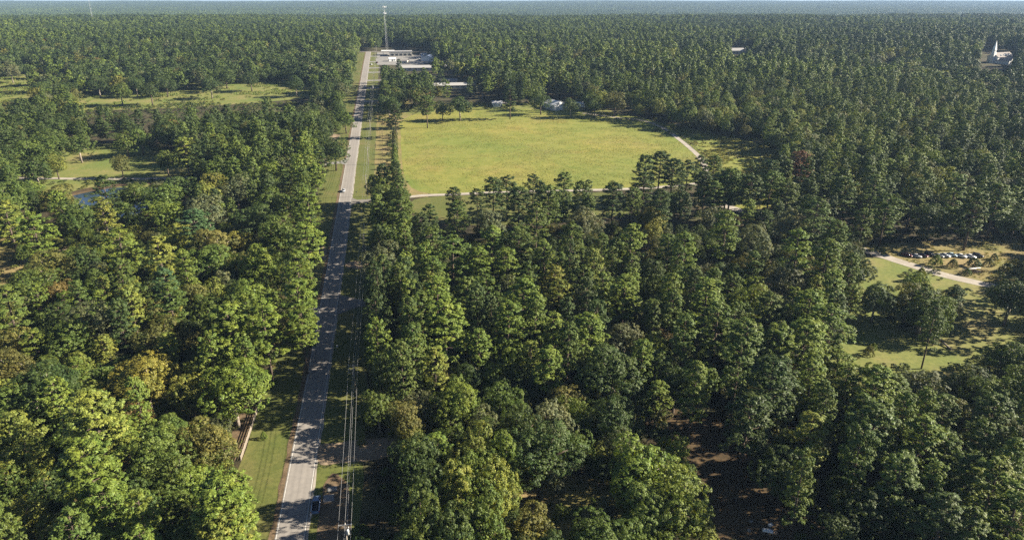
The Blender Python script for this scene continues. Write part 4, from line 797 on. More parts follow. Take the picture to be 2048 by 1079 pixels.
(0.7,214.4,3.6,16.0,'P',0,'bright green pine, eleventh from the road on its wire side, just before the side drive'),
(116.9,214.6,3.9,16.3,'P',0,'bright green pine, thirtieth from the road on its wire side, just before the side drive'),
(97.9,215.6,4.1,14.5,'P',0,'bright green pine, twenty-seventh from the road on its wire side, just before the side drive'),
(53.9,215.7,4.1,16.7,'P',0,'bright green pine, twenty-first from the road on its wire side, just before the side drive'),
(-8.6,216.2,4.5,19.6,'P',1,'mid-green pine, ninth from the road on its wire side, just before the side drive'),
(153.9,216.3,3.3,14.4,'P',2,'dark green pine, thirty-fifth from the road on its wire side, just before the side drive'),
(69.8,216.4,3.9,21.6,'P',1,'mid-green pine, twenty-third from the road on its wire side, just before the side drive'),
(-25.4,216.7,4.0,20.6,'P',1,'mid-green pine, seventh from the road on its wire side, just before the side drive'),
(137.9,217.0,5.5,16.5,'H',3,'olive broadleaf, thirty-third from the road on its wire side, just before the side drive'),
(-150.0,217.5,4.1,14.1,'P',1,'mid-green pine, thirteenth from the road on its rail-fence side, just before the side drive'),
(186.9,217.9,4.5,12.8,'H',1,'mid-green broadleaf, thirty-ninth from the road on its wire side, just before the side drive'),
(-134.9,218.0,4.3,24.6,'P',1,'mid-green pine, ninth from the road on its rail-fence side, just before the side drive'),
(105.9,218.4,4.0,17.6,'P',5,'lime-green pine, twenty-ninth from the road on its wire side, just before the side drive'),
(-187.2,218.5,4.4,12.7,'H',6,'grey-green broadleaf, sixteenth from the road on its rail-fence side, just before the side drive'),
(41.8,218.9,4.3,20.0,'P',0,'bright green pine, twentieth from the road on its wire side, just before the side drive'),
(-17.3,219.0,4.6,15.2,'H',1,'mid-green broadleaf, eighth from the road on its wire side, just before the side drive'),
(5.9,219.5,3.9,22.8,'P',1,'mid-green pine, twelfth from the road on its wire side, just before the side drive'),
(-96.8,219.6,5.2,14.4,'H',1,'mid-green broadleaf, third from the road on its rail-fence side, just before the side drive'),
(88.3,220.5,5.1,13.6,'H',3,'olive broadleaf, twenty-sixth from the road on its wire side, just before the side drive'),
(146.1,221.0,4.5,14.1,'P',5,'lime-green pine, thirty-fourth from the road on its wire side, just before the side drive'),
(-143.9,221.3,3.1,16.2,'P',5,'lime-green pine, twelfth from the road on its rail-fence side, just before the side drive'),
(-85.5,221.5,4.7,12.8,'H',3,'olive broadleaf, second from the road on its rail-fence side, just before the side drive'),
(33.2,221.6,4.1,17.4,'P',1,'mid-green pine, eighteenth from the road on its wire side, just before the side drive'),
(-125.7,222.1,5.0,15.9,'H',2,'dark green broadleaf, eighth from the road on its rail-fence side, just before the side drive'),
(-1.6,222.7,5.1,15.7,'H',6,'grey-green broadleaf, tenth from the road on its wire side, just before the side drive'),
(78.4,222.9,4.1,16.7,'P',1,'mid-green pine, twenty-fifth from the road on its wire side, just before the side drive'),
(157.4,223.4,4.1,11.4,'H',3,'olive broadleaf, thirty-sixth from the road on its wire side, just before the side drive'),
(-193.7,224.1,4.0,22.5,'P',2,'dark green pine, seventeenth from the road on its rail-fence side, just before the side drive'),
(71.2,224.2,4.4,17.7,'P',0,'bright green pine, twenty-fourth from the road on its wire side, just before the side drive'),
(-137.2,224.6,3.8,14.8,'P',1,'mid-green pine, tenth from the road on its rail-fence side, just before the side drive'),
(193.8,224.9,3.9,25.4,'P',0,'bright green pine, fortieth from the road on its wire side, just before the side drive'),
(185.4,225.7,3.5,19.5,'P',1,'mid-green pine, thirty-eighth from the road on its wire side, just before the side drive'),
(123.8,225.9,3.9,11.0,'H',6,'grey-green broadleaf, thirty-first from the road on its wire side, just before the side drive'),
(38.4,227.2,4.4,13.0,'H',0,'bright green broadleaf, nineteenth from the road on its wire side, just before the side drive'),
(-116.8,227.2,4.6,24.1,'P',0,'bright green pine, sixth from the road on its rail-fence side, just before the side drive'),
(9.5,227.3,3.6,14.4,'P',5,'lime-green pine, thirteenth from the road on its wire side, just before the side drive'),
(-46.3,227.5,3.7,21.8,'P',2,'dark green pine, third from the road on its wire side, just before the side drive'),
(29.3,227.7,3.7,24.1,'P',5,'lime-green pine, seventeenth from the road on its wire side, just before the side drive'),
(85.9,228.3,4.0,13.1,'H',0,'bright green broadleaf, seventeenth from the road on its wire side, abreast of the side drive'),
(-91.5,228.3,4.6,12.8,'H',1,'mid-green broadleaf, third from the road on its rail-fence side, abreast of the side drive'),
(-81.0,228.4,3.3,19.5,'P',2,'dark green pine, first from the road on its rail-fence side, abreast of the side drive'),
(17.8,228.5,4.1,22.7,'P',1,'mid-green pine, eighth from the road on its wire side, abreast of the side drive'),
(-99.5,228.8,3.9,12.0,'H',1,'mid-green broadleaf, fourth from the road on its rail-fence side, abreast of the side drive'),
(60.0,229.7,3.4,24.9,'P',1,'mid-green pine, fourteenth from the road on its wire side, abreast of the side drive'),
(148.6,230.9,4.6,13.0,'H',0,'bright green broadleaf, twenty-second from the road on its wire side, abreast of the side drive'),
(-160.2,231.1,4.6,14.8,'H',2,'dark green broadleaf, tenth from the road on its rail-fence side, abreast of the side drive'),
(-197.6,231.3,5.0,14.1,'H',6,'grey-green broadleaf, twelfth from the road on its rail-fence side, abreast of the side drive'),
(194.3,231.4,3.3,20.7,'P',1,'mid-green pine, twenty-third from the road on its wire side, abreast of the side drive'),
(-139.5,231.7,3.9,14.2,'P',5,'lime-green pine, seventh from the road on its rail-fence side, abreast of the side drive'),
(124.0,232.7,3.5,20.3,'P',0,'bright green pine, twenty-first from the road on its wire side, abreast of the side drive'),
(-31.7,233.8,4.5,23.9,'P',0,'bright green pine, fourth from the road on its wire side, abreast of the side drive'),
(44.1,233.9,3.9,19.3,'P',1,'mid-green pine, twelfth from the road on its wire side, abreast of the side drive'),
(-48.1,234.0,4.0,19.2,'P',5,'lime-green pine, first from the road on its wire side, abreast of the side drive'),
(-84.3,234.6,4.7,15.2,'P',0,'bright green pine, second from the road on its rail-fence side, abreast of the side drive'),
(-107.9,234.7,4.7,12.5,'H',6,'grey-green broadleaf, fifth from the road on its rail-fence side, abreast of the side drive'),
(66.6,234.9,5.1,14.9,'P',0,'bright green pine, fifteenth from the road on its wire side, abreast of the side drive'),
(89.6,235.3,4.1,19.9,'P',1,'mid-green pine, eighteenth from the road on its wire side, abreast of the side drive'),
(29.9,235.5,3.4,19.6,'P',0,'bright green pine, tenth from the road on its wire side, abreast of the side drive'),
(201.0,235.6,4.2,20.3,'P',5,'lime-green pine, twenty-fourth from the road on its wire side, abreast of the side drive'),
(21.2,235.7,3.5,24.6,'P',2,'dark green pine, ninth from the road on its wire side, abreast of the side drive'),
(36.9,235.9,3.2,21.4,'P',1,'mid-green pine, eleventh from the road on its wire side, abreast of the side drive'),
(-39.5,236.2,3.8,19.4,'P',2,'dark green pine, third from the road on its wire side, abreast of the side drive'),
(116.3,236.8,3.7,10.7,'H',6,'grey-green broadleaf, twentieth from the road on its wire side, abreast of the side drive'),
(-155.6,237.4,3.8,11.5,'H',1,'mid-green broadleaf, ninth from the road on its rail-fence side, abreast of the side drive'),
(-183.8,238.3,3.7,10.4,'H',5,'lime-green broadleaf, eleventh from the road on its rail-fence side, just past the side drive'),
(-202.0,239.2,5.1,13.5,'H',1,'mid-green broadleaf, twelfth from the road on its rail-fence side, just past the side drive'),
(-33.6,241.8,4.3,12.2,'H',6,'grey-green broadleaf, third from the road on its wire side, just past the side drive'),
(207.0,242.5,5.3,15.7,'H',3,'olive broadleaf, seventeenth from the road on its wire side, just past the side drive'),
(96.6,242.8,4.5,14.8,'H',3,'olive broadleaf, twelfth from the road on its wire side, just past the side drive'),
(-160.1,243.2,4.3,12.5,'H',6,'grey-green broadleaf, ninth from the road on its rail-fence side, just past the side drive'),
(122.1,243.3,4.1,12.2,'H',6,'grey-green broadleaf, fifteenth from the road on its wire side, just past the side drive'),
(33.2,243.6,4.0,11.4,'H',6,'grey-green broadleaf, seventh from the road on its wire side, just past the side drive'),
(-137.2,243.8,4.3,13.5,'H',2,'dark green broadleaf, sixth from the road on its rail-fence side, just past the side drive'),
(-129.9,245.1,4.0,11.7,'H',1,'mid-green broadleaf, fifth from the road on its rail-fence side, just past the side drive'),
(-181.9,245.5,4.6,12.6,'H',6,'grey-green broadleaf, tenth from the road on its rail-fence side, just past the side drive'),
(-207.9,246.5,4.3,13.1,'H',2,'dark green broadleaf, thirteenth from the road on its rail-fence side, just past the side drive'),
(80.2,247.2,3.6,11.6,'H',2,'dark green broadleaf, tenth from the road on its wire side, just past the side drive'),
(-18.6,247.4,4.0,11.5,'H',1,'mid-green broadleaf, fourth from the road on its wire side, just past the side drive'),
(114.0,247.4,4.3,13.4,'H',3,'olive broadleaf, fourteenth from the road on its wire side, just past the side drive'),
(-154.3,247.4,3.7,10.6,'H',5,'lime-green broadleaf, eighth from the road on its rail-fence side, just past the side drive'),
(-142.4,248.8,3.9,13.3,'H',2,'dark green broadleaf, fourth from the road on its rail-fence side, well past the side drive'),
(-85.9,249.4,3.5,10.3,'H',5,'lime-green broadleaf, first from the road on its rail-fence side, well past the side drive'),
(91.4,249.8,4.9,13.5,'H',3,'olive broadleaf, eleventh from the road on its wire side, well past the side drive'),
(-105.5,249.9,4.0,13.4,'H',3,'olive broadleaf, second from the road on its rail-fence side, well past the side drive'),
(106.0,250.2,3.9,11.1,'H',2,'dark green broadleaf, twelfth from the road on its wire side, well past the side drive'),
(211.2,250.2,4.7,13.8,'H',3,'olive broadleaf, fourteenth from the road on its wire side, well past the side drive'),
(130.2,250.2,4.6,14.1,'H',3,'olive broadleaf, thirteenth from the road on its wire side, well past the side drive'),
(12.8,250.8,4.7,14.2,'H',6,'grey-green broadleaf, sixth from the road on its wire side, well past the side drive'),
(-136.1,251.4,3.9,11.4,'H',6,'grey-green broadleaf, third from the road on its rail-fence side, well past the side drive'),
]
# outlines of open ground and of the views across it, kept free of trees
CLEAR = [
[(-56,116),(-61,131),(-69,141),(-71,149),(-73,158),(-73,170),(-74,183),(-71,197),(-66,210),(-70,235),(-77,261),(-84,296),(-90,329),(-97,357),(-102,365),(-110,404),(-106,430),(-121,501),(-129,551),(-145,636),(-152,688),(-170,788),(-192,926),(-217,1019),(-185,1019),(-163,868),(-154,788),(-135,688),(-122,636),(-107,551),(-94,525),(-76,409),(-85,404),(-76,353),(-72,322),(-65,284),(-61,263),(-57,235),(-50,199),(-42,156),(-29,149),(-29,146),(-39,144),(-33,116)],
[(-53,110),(-58,124),(-65,133),(-67,141),(-69,149),(-69,161),(-70,173),(-67,187),(-63,199),(-67,223),(-73,247),(-80,281),(-86,313),(-92,339),(-97,347),(-104,383),(-100,408),(-115,475),(-122,524),(-137,603),(-144,653),(-161,746),(-182,876),(-203,957),(-173,957),(-155,823),(-146,746),(-128,653),(-115,603),(-101,524),(-89,499),(-72,388),(-81,383),(-73,335),(-69,306),(-62,270),(-58,250),(-54,223),(-48,189),(-39,147),(-28,141),(-27,138),(-36,136),(-32,110)],
[(-50,103),(-54,117),(-62,126),(-64,133),(-65,141),(-65,152),(-66,163),(-64,177),(-59,188),(-63,211),(-69,234),(-75,266),(-81,296),(-87,320),(-91,328),(-99,363),(-95,386),(-108,449),(-116,496),(-130,571),(-137,617),(-152,704),(-172,829),(-191,900),(-163,900),(-146,778),(-138,704),(-121,617),(-109,571),(-96,496),(-84,471),(-68,368),(-76,363),(-69,317),(-65,289),(-59,255),(-55,236),(-51,211),(-45,178),(-37,139),(-26,133),(-26,130),(-34,128),(-30,103)],
[(-47,97),(-51,110),(-58,118),(-60,125),(-61,132),(-61,143),(-62,153),(-60,166),(-56,177),(-59,199),(-65,220),(-71,251),(-76,279),(-82,302),(-86,310),(-93,342),(-90,364),(-102,424),(-109,467),(-123,539),(-129,582),(-143,663),(-162,780),(-180,849),(-154,849),(-138,731),(-130,663),(-114,582),(-103,539),(-90,467),(-80,444),(-64,347),(-72,342),(-65,299),(-61,273),(-55,241),(-52,222),(-48,199),(-42,167),(-35,130),(-25,125),(-24,122),(-32,121),(-28,97)],
[(-44,91),(-48,103),(-54,111),(-56,117),(-57,124),(-57,133),(-58,143),(-56,155),(-52,165),(-56,187),(-61,207),(-67,236),(-72,263),(-77,284),(-81,291),(-87,322),(-84,342),(-96,398),(-102,439),(-115,507),(-121,548),(-134,623),(-152,731),(-169,797),(-144,797),(-129,686),(-122,623),(-107,548),(-97,507),(-85,439),(-75,417),(-60,326),(-68,322),(-61,281),(-58,257),(-52,226),(-48,209),(-45,187),(-40,157),(-33,122),(-23,117),(-23,114),(-30,113),(-26,91)],
[(-39,143),(-29,145),(-25,132),(-21,122),(-20,116),(-33,116)],
[(-37,136),(-27,138),(-24,125),(-20,115),(-19,110),(-32,110)],
[(-35,128),(-26,130),(-22,118),(-19,109),(-18,103),(-30,103)],
[(-33,120),(-24,122),(-21,110),(-18,102),(-17,97),(-28,97)],
[(-31,112),(-23,114),(-20,103),(-16,95),(-15,91),(-26,91)],
[(-71,146),(-73,158),(-73,168),(-71,167),(-68,146)],
[(-67,138),(-69,149),(-69,159),(-67,158),(-64,138)],
[(-63,130),(-65,141),(-65,150),(-63,149),(-60,130)],
[(-59,122),(-61,132),(-61,141),(-59,140),(-57,122)],
[(-55,114),(-57,124),(-57,132),(-55,131),(-53,114)],
[(3,132),(23,132),(22,127),(4,127)],
[(3,125),(22,125),(21,120),(4,120)],
[(3,118),(20,118),(20,113),(4,113)],
[(3,111),(19,111),(19,106),(4,106)],
[(2,104),(18,104),(17,100),(3,100)],
[(39,164),(60,162),(59,147),(58,135),(62,126),(70,123),(67,116),(46,116),(51,128),(50,141),(48,153),(39,158)],
[(37,155),(56,153),(56,139),(55,128),(59,120),(66,116),(63,110),(44,110),(48,121),(48,133),(46,145),(36,149)],
[(35,146),(53,145),(53,131),(52,121),(55,113),(62,109),(60,103),(41,103),(46,115),(45,126),(43,137),(34,141)],
[(33,137),(50,136),(49,123),(49,113),(52,106),(58,103),(56,97),(39,97),(43,108),(42,118),(41,129),(32,132)],
[(31,129),(47,127),(46,115),(45,106),(49,99),(55,96),(52,91),(36,91),(40,101),(39,111),(38,120),(30,124)],
[(122,225),(133,216),(141,199),(157,220),(174,239),(187,239),(180,216),(172,204),(161,202),(137,188),(110,194)],
[(116,214),(126,205),(134,189),(149,208),(165,227),(177,227),(171,205),(163,193),(153,192),(129,178),(104,184)],
[(110,202),(119,194),(126,178),(141,197),(156,214),(168,214),(162,194),(154,183),(144,181),(122,168),(98,174)],
[(103,191),(112,182),(119,167),(133,186),(147,202),(158,202),(152,182),(145,172),(136,170),(114,158),(92,163)],
[(97,179),(105,171),(111,157),(124,174),(138,190),(148,190),(142,171),(136,161),(127,159),(107,148),(86,153)],
[(157,284),(170,268),(153,250),(141,249)],
[(149,270),(161,254),(145,237),(134,236)],
[(141,255),(153,241),(137,224),(127,223)],
[(133,241),(144,227),(129,211),(119,210)],
[(125,226),(135,213),(122,198),(112,197)],
[(176,261),(191,246),(181,242),(173,253)],
[(167,247),(181,234),(172,229),(164,240)],
[(158,234),(171,221),(162,217),(155,227)],
[(149,220),(161,208),(153,205),(146,214)],
[(140,207),(151,196),(144,192),(137,201)],
[(160,289),(234,295),(212,263),(199,261),(190,248),(176,257),(179,264),(167,269)],
[(152,274),(222,280),(202,250),(189,247),(180,235),(167,244),(170,250),(159,255)],
[(144,260),(210,265),(191,236),(178,234),(170,222),(158,231),(161,237),(150,242)],
[(135,245),(198,250),(180,222),(168,220),(160,209),(149,217),(152,223),(142,228)],
[(127,230),(186,235),(169,209),(158,207),(151,197),(140,204),(142,210),(133,214)],
[(-90,514),(-90,562),(-36,603),(64,570),(108,539),(128,507),(163,477),(165,415),(156,404),(148,435),(129,430),(122,437),(80,442),(72,399),(45,387),(28,397),(10,382),(-10,375),(-25,368),(-33,337),(-46,351),(-53,364),(-70,421)],
[(-85,487),(-86,534),(-35,573),(61,541),(103,512),(122,481),(155,452),(157,394),(148,383),(141,412),(123,408),(115,415),(76,419),(68,378),(43,367),(27,376),(10,362),(-9,356),(-23,349),(-31,320),(-44,333),(-50,345),(-66,399)],
[(-80,461),(-81,506),(-33,542),(58,513),(97,484),(115,455),(146,428),(149,372),(140,363),(133,390),(116,386),(109,392),(72,397),(64,358),(41,347),(26,356),(9,343),(-9,337),(-22,331),(-30,303),(-42,315),(-47,327),(-63,377)],
[(-76,434),(-77,477),(-31,512),(55,484),(92,456),(108,429),(138,403),(140,351),(132,342),(126,368),(110,364),(103,370),(68,374),(61,338),(38,328),(24,336),(9,324),(-8,318),(-21,312),(-28,286),(-39,298),(-45,308),(-59,356)],
[(-71,408),(-72,448),(-29,481),(51,454),(86,429),(102,403),(130,379),(132,330),(124,322),(118,346),(103,342),(97,348),(64,352),(57,318),(36,308),(23,316),(8,304),(-8,299),(-20,293),(-26,269),(-37,280),(-42,290),(-56,335)],
[(-269,397),(-292,450),(-274,463),(-242,456),(-208,430),(-193,404),(-204,387),(-224,387),(-254,383)],
[(-255,376),(-277,427),(-260,439),(-229,433),(-197,408),(-183,383),(-194,367),(-213,367),(-241,363)],
[(-241,356),(-262,403),(-246,415),(-217,409),(-187,386),(-173,363),(-183,347),(-202,347),(-228,344)],
[(-228,336),(-247,380),(-232,392),(-205,386),(-176,364),(-163,342),(-173,328),(-190,328),(-215,324)],
[(-214,316),(-232,358),(-218,368),(-192,363),(-165,342),(-154,322),(-163,308),(-179,308),(-202,305)],
[(-292,397),(-267,397),(-261,388),(-286,388)],
[(-277,376),(-253,376),(-248,368),(-271,368)],
[(-262,356),(-239,356),(-235,348),(-257,348)],
[(-247,336),(-226,336),(-221,328),(-242,328)],
[(-232,316),(-212,316),(-208,309),(-228,309)],
[(-542,745),(-533,777),(-453,648),(-456,619)],
[(-513,705),(-505,735),(-430,615),(-432,587)],
[(-485,667),(-477,694),(-407,582),(-409,556)],
[(-457,628),(-449,654),(-384,549),(-386,525)],
[(-429,590),(-422,614),(-361,517),(-363,494)],
[(-538,788),(-493,788),(-475,766),(-523,766)],
[(-509,746),(-467,746),(-449,725),(-496,725)],
[(-480,704),(-440,704),(-424,685),(-468,685)],
[(-453,663),(-415,663),(-400,645),(-441,645)],
[(-425,623),(-390,623),(-375,606),(-414,606)],
[(-402,653),(-328,661),(-307,688),(-285,658),(-281,712),(-240,728),(-189,691),(-212,638),(-255,643),(-317,608),(-382,614)],
[(-381,620),(-311,627),(-291,653),(-270,624),(-266,675),(-228,690),(-180,656),(-201,605),(-242,610),(-301,577),(-362,583)],
[(-361,586),(-294,593),(-275,617),(-255,591),(-252,638),(-215,652),(-170,620),(-191,573),(-229,577),(-285,546),(-343,552)],
[(-340,553),(-278,560),(-259,582),(-241,558),(-237,601),(-203,615),(-160,585),(-180,541),(-216,545),(-269,516),(-324,521)],
[(-320,520),(-261,527),(-244,548),(-227,524),(-223,566),(-191,578),(-151,550),(-169,509),(-204,513),(-253,485),(-305,490)],
[(-229,354),(-223,358),(-215,346),(-221,344)],
[(-217,336),(-212,339),(-204,328),(-210,327)],
[(-205,318),(-200,321),(-193,311),(-199,310)],
[(-194,300),(-189,303),(-182,293),(-187,292)],
[(-182,282),(-178,285),(-171,276),(-176,275)],
[(-210,377),(-204,375),(-199,364),(-203,364)],
[(-199,358),(-193,356),(-189,346),(-192,346)],
[(-188,339),(-183,337),(-178,327),(-182,327)],
[(-178,320),(-173,318),(-168,309),(-172,309)],
[(-167,301),(-162,299),(-158,291),(-162,291)],
[(-233,293),(-226,290),(-200,253),(-196,246),(-201,246)],
[(-221,278),(-215,275),(-190,240),(-186,234),(-191,234)],
[(-209,263),(-203,261),(-179,227),(-176,221),(-180,221)],
[(-197,248),(-192,246),(-169,214),(-166,208),(-170,208)],
[(-185,233),(-180,231),(-159,201),(-156,196),(-160,196)],
[(-204,290),(-190,290),(-187,283),(-199,284)],
[(-194,275),(-181,275),(-177,269),(-189,270)],
[(-184,261),(-171,261),(-168,254),(-179,255)],
[(-173,246),(-161,246),(-158,240),(-169,241)],
[(-163,231),(-151,231),(-149,225),(-158,226)],
[(33,641),(49,636),(45,586),(28,586)],
[(31,608),(47,603),(43,557),(27,557)],
[(29,575),(44,571),(40,527),(25,527)],
[(28,543),(42,539),(38,498),(24,498)],
[(26,511),(39,507),(36,467),(22,467)],
[(-18,636),(-6,636),(-6,599),(-17,599)],
[(-17,603),(-6,603),(-6,569),(-16,569)],
[(-16,571),(-6,571),(-5,538),(-16,538)],
[(-15,539),(-5,539),(-5,508),(-15,508)],
[(-15,507),(-5,507),(-5,478),(-14,478)],
[(-202,1130),(-167,1130),(-144,971),(-163,905)],
[(-186,1041),(-154,1041),(-136,917),(-154,858)],
[(-173,967),(-143,967),(-129,866),(-146,811)],
[(-162,906),(-134,906),(-121,816),(-137,763)],
[(-152,851),(-126,851),(-114,765),(-129,715)],
[(-149,1019),(-113,1019),(-107,926),(-129,877)],
[(-140,957),(-106,957),(-101,876),(-122,832)],
[(-132,900),(-100,900),(-95,829),(-116,786)],
[(-124,849),(-94,849),(-90,780),(-109,739)],
[(-116,797),(-89,797),(-84,731),(-102,693)],
[(757,1153),(767,1153),(687,1028),(700,995),(629,895),(599,905)],
[(697,1062),(706,1062),(644,963),(661,939),(597,849),(568,858)],
[(644,980),(652,980),(606,906),(623,885),(565,803),(537,811)],
[(603,919),(611,919),(571,854),(588,834),(531,755),(505,763)],
[(566,861),(573,861),(536,802),(551,783),(497,707),(473,715)],
[(323,1057),(356,1047),(336,989),(301,983)],
[(300,982),(331,975),(318,933),(285,928)],
[(283,924),(312,918),(299,880),(268,875)],
[(266,869),(293,864),(282,830),(253,825)],
[(250,816),(275,811),(265,778),(237,774)],
[(430,1087),(439,1087),(416,1028),(407,1028)],
[(396,1001),(404,1001),(389,963),(381,963)],
[(372,942),(380,942),(366,906),(359,906)],
[(349,884),(357,884),(345,854),(338,854)],
[(328,830),(335,830),(324,802),(317,802)],
[(207,915),(217,915),(211,886),(201,886)],
[(196,867),(206,867),(200,840),(190,840)],
[(185,820),(195,820),(189,794),(180,794)],
[(175,772),(183,772),(178,747),(169,747)],
[(164,723),(172,723),(166,700),(159,700)],
]
PART_CLEAR = [
[(-82,725),(-28,725),(-27,694),(-51,683),(-79,694)],
[(-78,687),(-26,687),(-25,658),(-48,648),(-75,658)],
[(-73,649),(-25,649),(-24,622),(-45,612),(-71,622)],
[(-69,612),(-24,612),(-23,587),(-43,578),(-67,587)],
[(-77,752),(-61,752),(-59,725),(-74,725)],
[(-73,712),(-58,712),(-56,687),(-70,687)],
[(-69,672),(-54,672),(-53,649),(-67,649)],
[(-65,634),(-51,634),(-50,612),(-63,612)],
[(-92,864),(-63,864),(-62,834),(-88,826)],
[(-87,819),(-60,819),(-59,791),(-84,783)],
[(-82,774),(-57,774),(-56,747),(-79,739)],
[(-77,728),(-53,728),(-53,702),(-74,695)],
]
# ---- sheets of ground, each a little above the one below
strip('verge_by_rail_fence', -70, 905, -15.5, -3.6, .02, M['verge'], .6, seed=3)
strip('verge_under_wires', -70, 905, 3.3, 15.0, .02, M['verge'], .5, seed=4)
strip('shrub_row_grass', 238, 520, 14.6, 44, .012, M['straw'], .5, seed=14)
sheet('meadow', smooth_poly([(-93, 568), (-36.7, 612), (15, 600), (68, 590), (112, 556), (120, 525), (124, 442), (113, 379), (69, 370), (-6, 364), (-52, 359), (-66, 400), (-80, 490)], 2, .5), .02, M['meadow'], kind='structure')
sheet('farmyard_lawn', smooth_poly([(-86, 566), (-36, 604), (15, 592), (62, 583), (90, 572), (76, 608), (40, 622), (-30, 624), (-100, 600)], 2, .4), .05, M['lawn'])
sheet('side_meadow', smooth_poly([(109, 556), (146, 508), (180, 468), (186, 409), (154, 345), (107, 334), (110, 377), (121, 442), (116, 525)], 2, .5), .03, M['meadow'])
sheet('meadow_headland', smooth_poly([(-56, 358), (-6, 362), (70, 368), (64, 325), (-30, 311), (-52, 330)], 2, .5), .03, M['verge'])
sheet('garden_lawn', smooth_poly([(-290, 366), (-318, 440), (-300, 470), (-278, 476), (-247, 470), (-198, 430), (-182, 400), (-190, 376), (-215, 366)], 2, .4), .03, M['lawn'])
sheet('old_pasture', smooth_poly([(-600, 730), (-560, 792), (-487, 792), (-399, 760), (-348, 790), (-258, 790), (-184, 720), (-178, 668), (-205, 630), (-313, 590), (-400, 590), (-600, 590)], 2, .8), .03, M['lawn'])
sheet('house_lawn', smooth_poly([(118, 236), (150, 283), (173, 263), (188, 244), (220, 230), (200, 170), (150, 165), (104, 168), (100, 200)], 2, .4), .03, M['lawn'])
sheet('car_park_grass', smooth_poly([(150, 290), (198, 296), (260, 300), (260, 244), (209, 240), (190, 247), (176, 258), (163, 273)], 2, .4), .04, M['straw'])
sheet('glade_floor', smooth_poly([(-22, 137), (3, 137), (30, 138), (34, 116), (3, 112), (-24, 118)], 2, .5), .02, M['straw'])
sheet('clearing_floor', smooth_poly([(34, 166), (62, 165), (60, 141), (64, 130), (76, 118), (76, 95), (42, 95), (47, 137), (36, 155)], 2, .5), .02, M['litter'])
sheet('yard_clearing', smooth_poly([(-252, 305), (-220, 300), (-185, 260), (-180, 236), (-210, 232), (-250, 260)], 2, .5), .02, M['straw'])
sheet('bare_patch', smooth_poly([(-210, 298), (-187, 298), (-178, 276), (-200, 274)], 2, .3), .05, M['dirt'])
sheet('roadside_clay_patch', smooth_poly([(-152, 500), (-138, 506), (-124, 502), (-126, 484), (-140, 480)], 2, .3), .05, M['dirt'])
sheet('dirt_turnout', smooth_poly([road(24, 3.3), road(25, 9), road(24, 17), road(27, 26), road(33, 26), road(34, 14), road(33, 6), road(34, 3.3)], 2, .2), .06, M['dirt'])
sheet('pole_yard_soil', smooth_poly([road(-12, 6), road(6, 5.5), road(18, 5.6), road(22, 8), road(16, 12), road(2, 13), road(-12, 12)], 2, .3), .05, M['redclay'])
sheet('bare_strip', smooth_poly([road(30, -16.0), road(60, -15.6), road(60, -20), road(30, -20.5)], 1, .2), .045, M['redclay'])
sheet('needle_strip', smooth_poly([road(160, -13), road(158, -4.2), road(176, -4.2), road(176, -13)], 2, .2), .05, M['dirt'])
sheet('lane_mouth_clay', smooth_poly([road(150, 4), road(148, 13), road(156, 15), road(158, 4)], 2, .2), .05, M['dirt'])
strip('clay_shoulder', -70, 905, -4.6, -3.2, .05, M['redclay'], .3, 4.0, seed=6)
strip('gravel_shoulder', -70, 905, 3.1, 3.75, .05, M['gravel'], .18, 3.0, seed=8)
strip('road', -70, 905, -3.35, 3.35, .075, M['asphalt'], .06, 4.0, seed=9)
strip('edge_line', -70, 905, -3.08, -2.94, .083, M['roadline'], .0, 4.0)
strip('edge_line', -70, 905, 2.94, 3.08, .083, M['roadline'], .0, 4.0)
rdm = random.Random(12)
for i in range(22):      # tar-sealed cracks across the lanes
    s = rdm.uniform(-5, 400); a = rdm.uniform(-2.8, .2); b = a + rdm.uniform(.6, 3.0); w = rdm.uniform(.05, .13)
    k = rdm.uniform(-.8, .8)
    sheet('tar_seal', [road(s, a), road(s + k * .5 + .1, (a + b) / 2), road(s + k, min(b, 2.8)), road(s + k + w, min(b, 2.8)), road(s + k * .5 + .1 + w * 1.6, (a + b) / 2), road(s + w, a)], .080, M['tar'], kind='structure')
ribbon('crossroad', [(-330, 1035), (-235, 1018), (-205, 1010), (-150, 1012), (60, 1020)], 11, .08, M['asphalt'])
def apron(name, s, t0, t1, w0, w1, mat, bend=0.0, h=.07):
    P = [road(s - w0 / 2, t0), road(s - w1 / 2 + bend * .3, t0 + (t1 - t0) * .25), road(s - w1 / 2 + bend, t1), road(s + w1 / 2 + bend, t1), road(s + w1 / 2 + bend * .3, t0 + (t1 - t0) * .25), road(s + w0 / 2, t0)]
    return sheet(name, P, h, mat)
apron('side_drive', 117, 3.2, 34, 17, 6.2, M['asphalt'])
apron('farm_drive', 236.5, 3.2, 16, 14, 5.5, M['asphalt'])
apron('forest_drive', 112, -3.2, -24, 10, 4.5, M['gravel'], 2)
apron('concrete_drive', 318, -3.2, -16, 16, 6, M['concrete'], -4)
for s in (520, 590, 640, 700, 735, 790, 850): apron('shop_drive', s, 3.2, 22, 12, 7, M['concrete'])
ribbon('farm_track', [road(236.5, 15.5), (-66.5, 352.5), (-52, 360), (-34, 362), (-6.6, 366), (35, 369), (69, 372), (101, 379), (111, 386), (118, 404), (123, 442), (118.5, 504), (114, 530), (106, 549.5), (87, 559), (59, 578)], 3.6, .07, M['gravel'])
ribbon('garden_path', [(-420, 400), (-321, 396.7), (-295, 392.6), (-241, 390.6), (-203, 391.6), (-160, 398)], 3.8, .07, M['gravel'])
ribbon('pasture_road', [(-760, 784), (-600, 784), (-549, 784), (-483, 781), (-428, 770), (-330, 760)], 4.2, .07, M['gravel'])
ribbon('house_drive', [(110, 345), (140, 306), (155.7, 284.8), (165.6, 271.8), (175.4, 259), (186, 250), (205, 238), (260, 222)], 5.6, .07, M['gravel'])
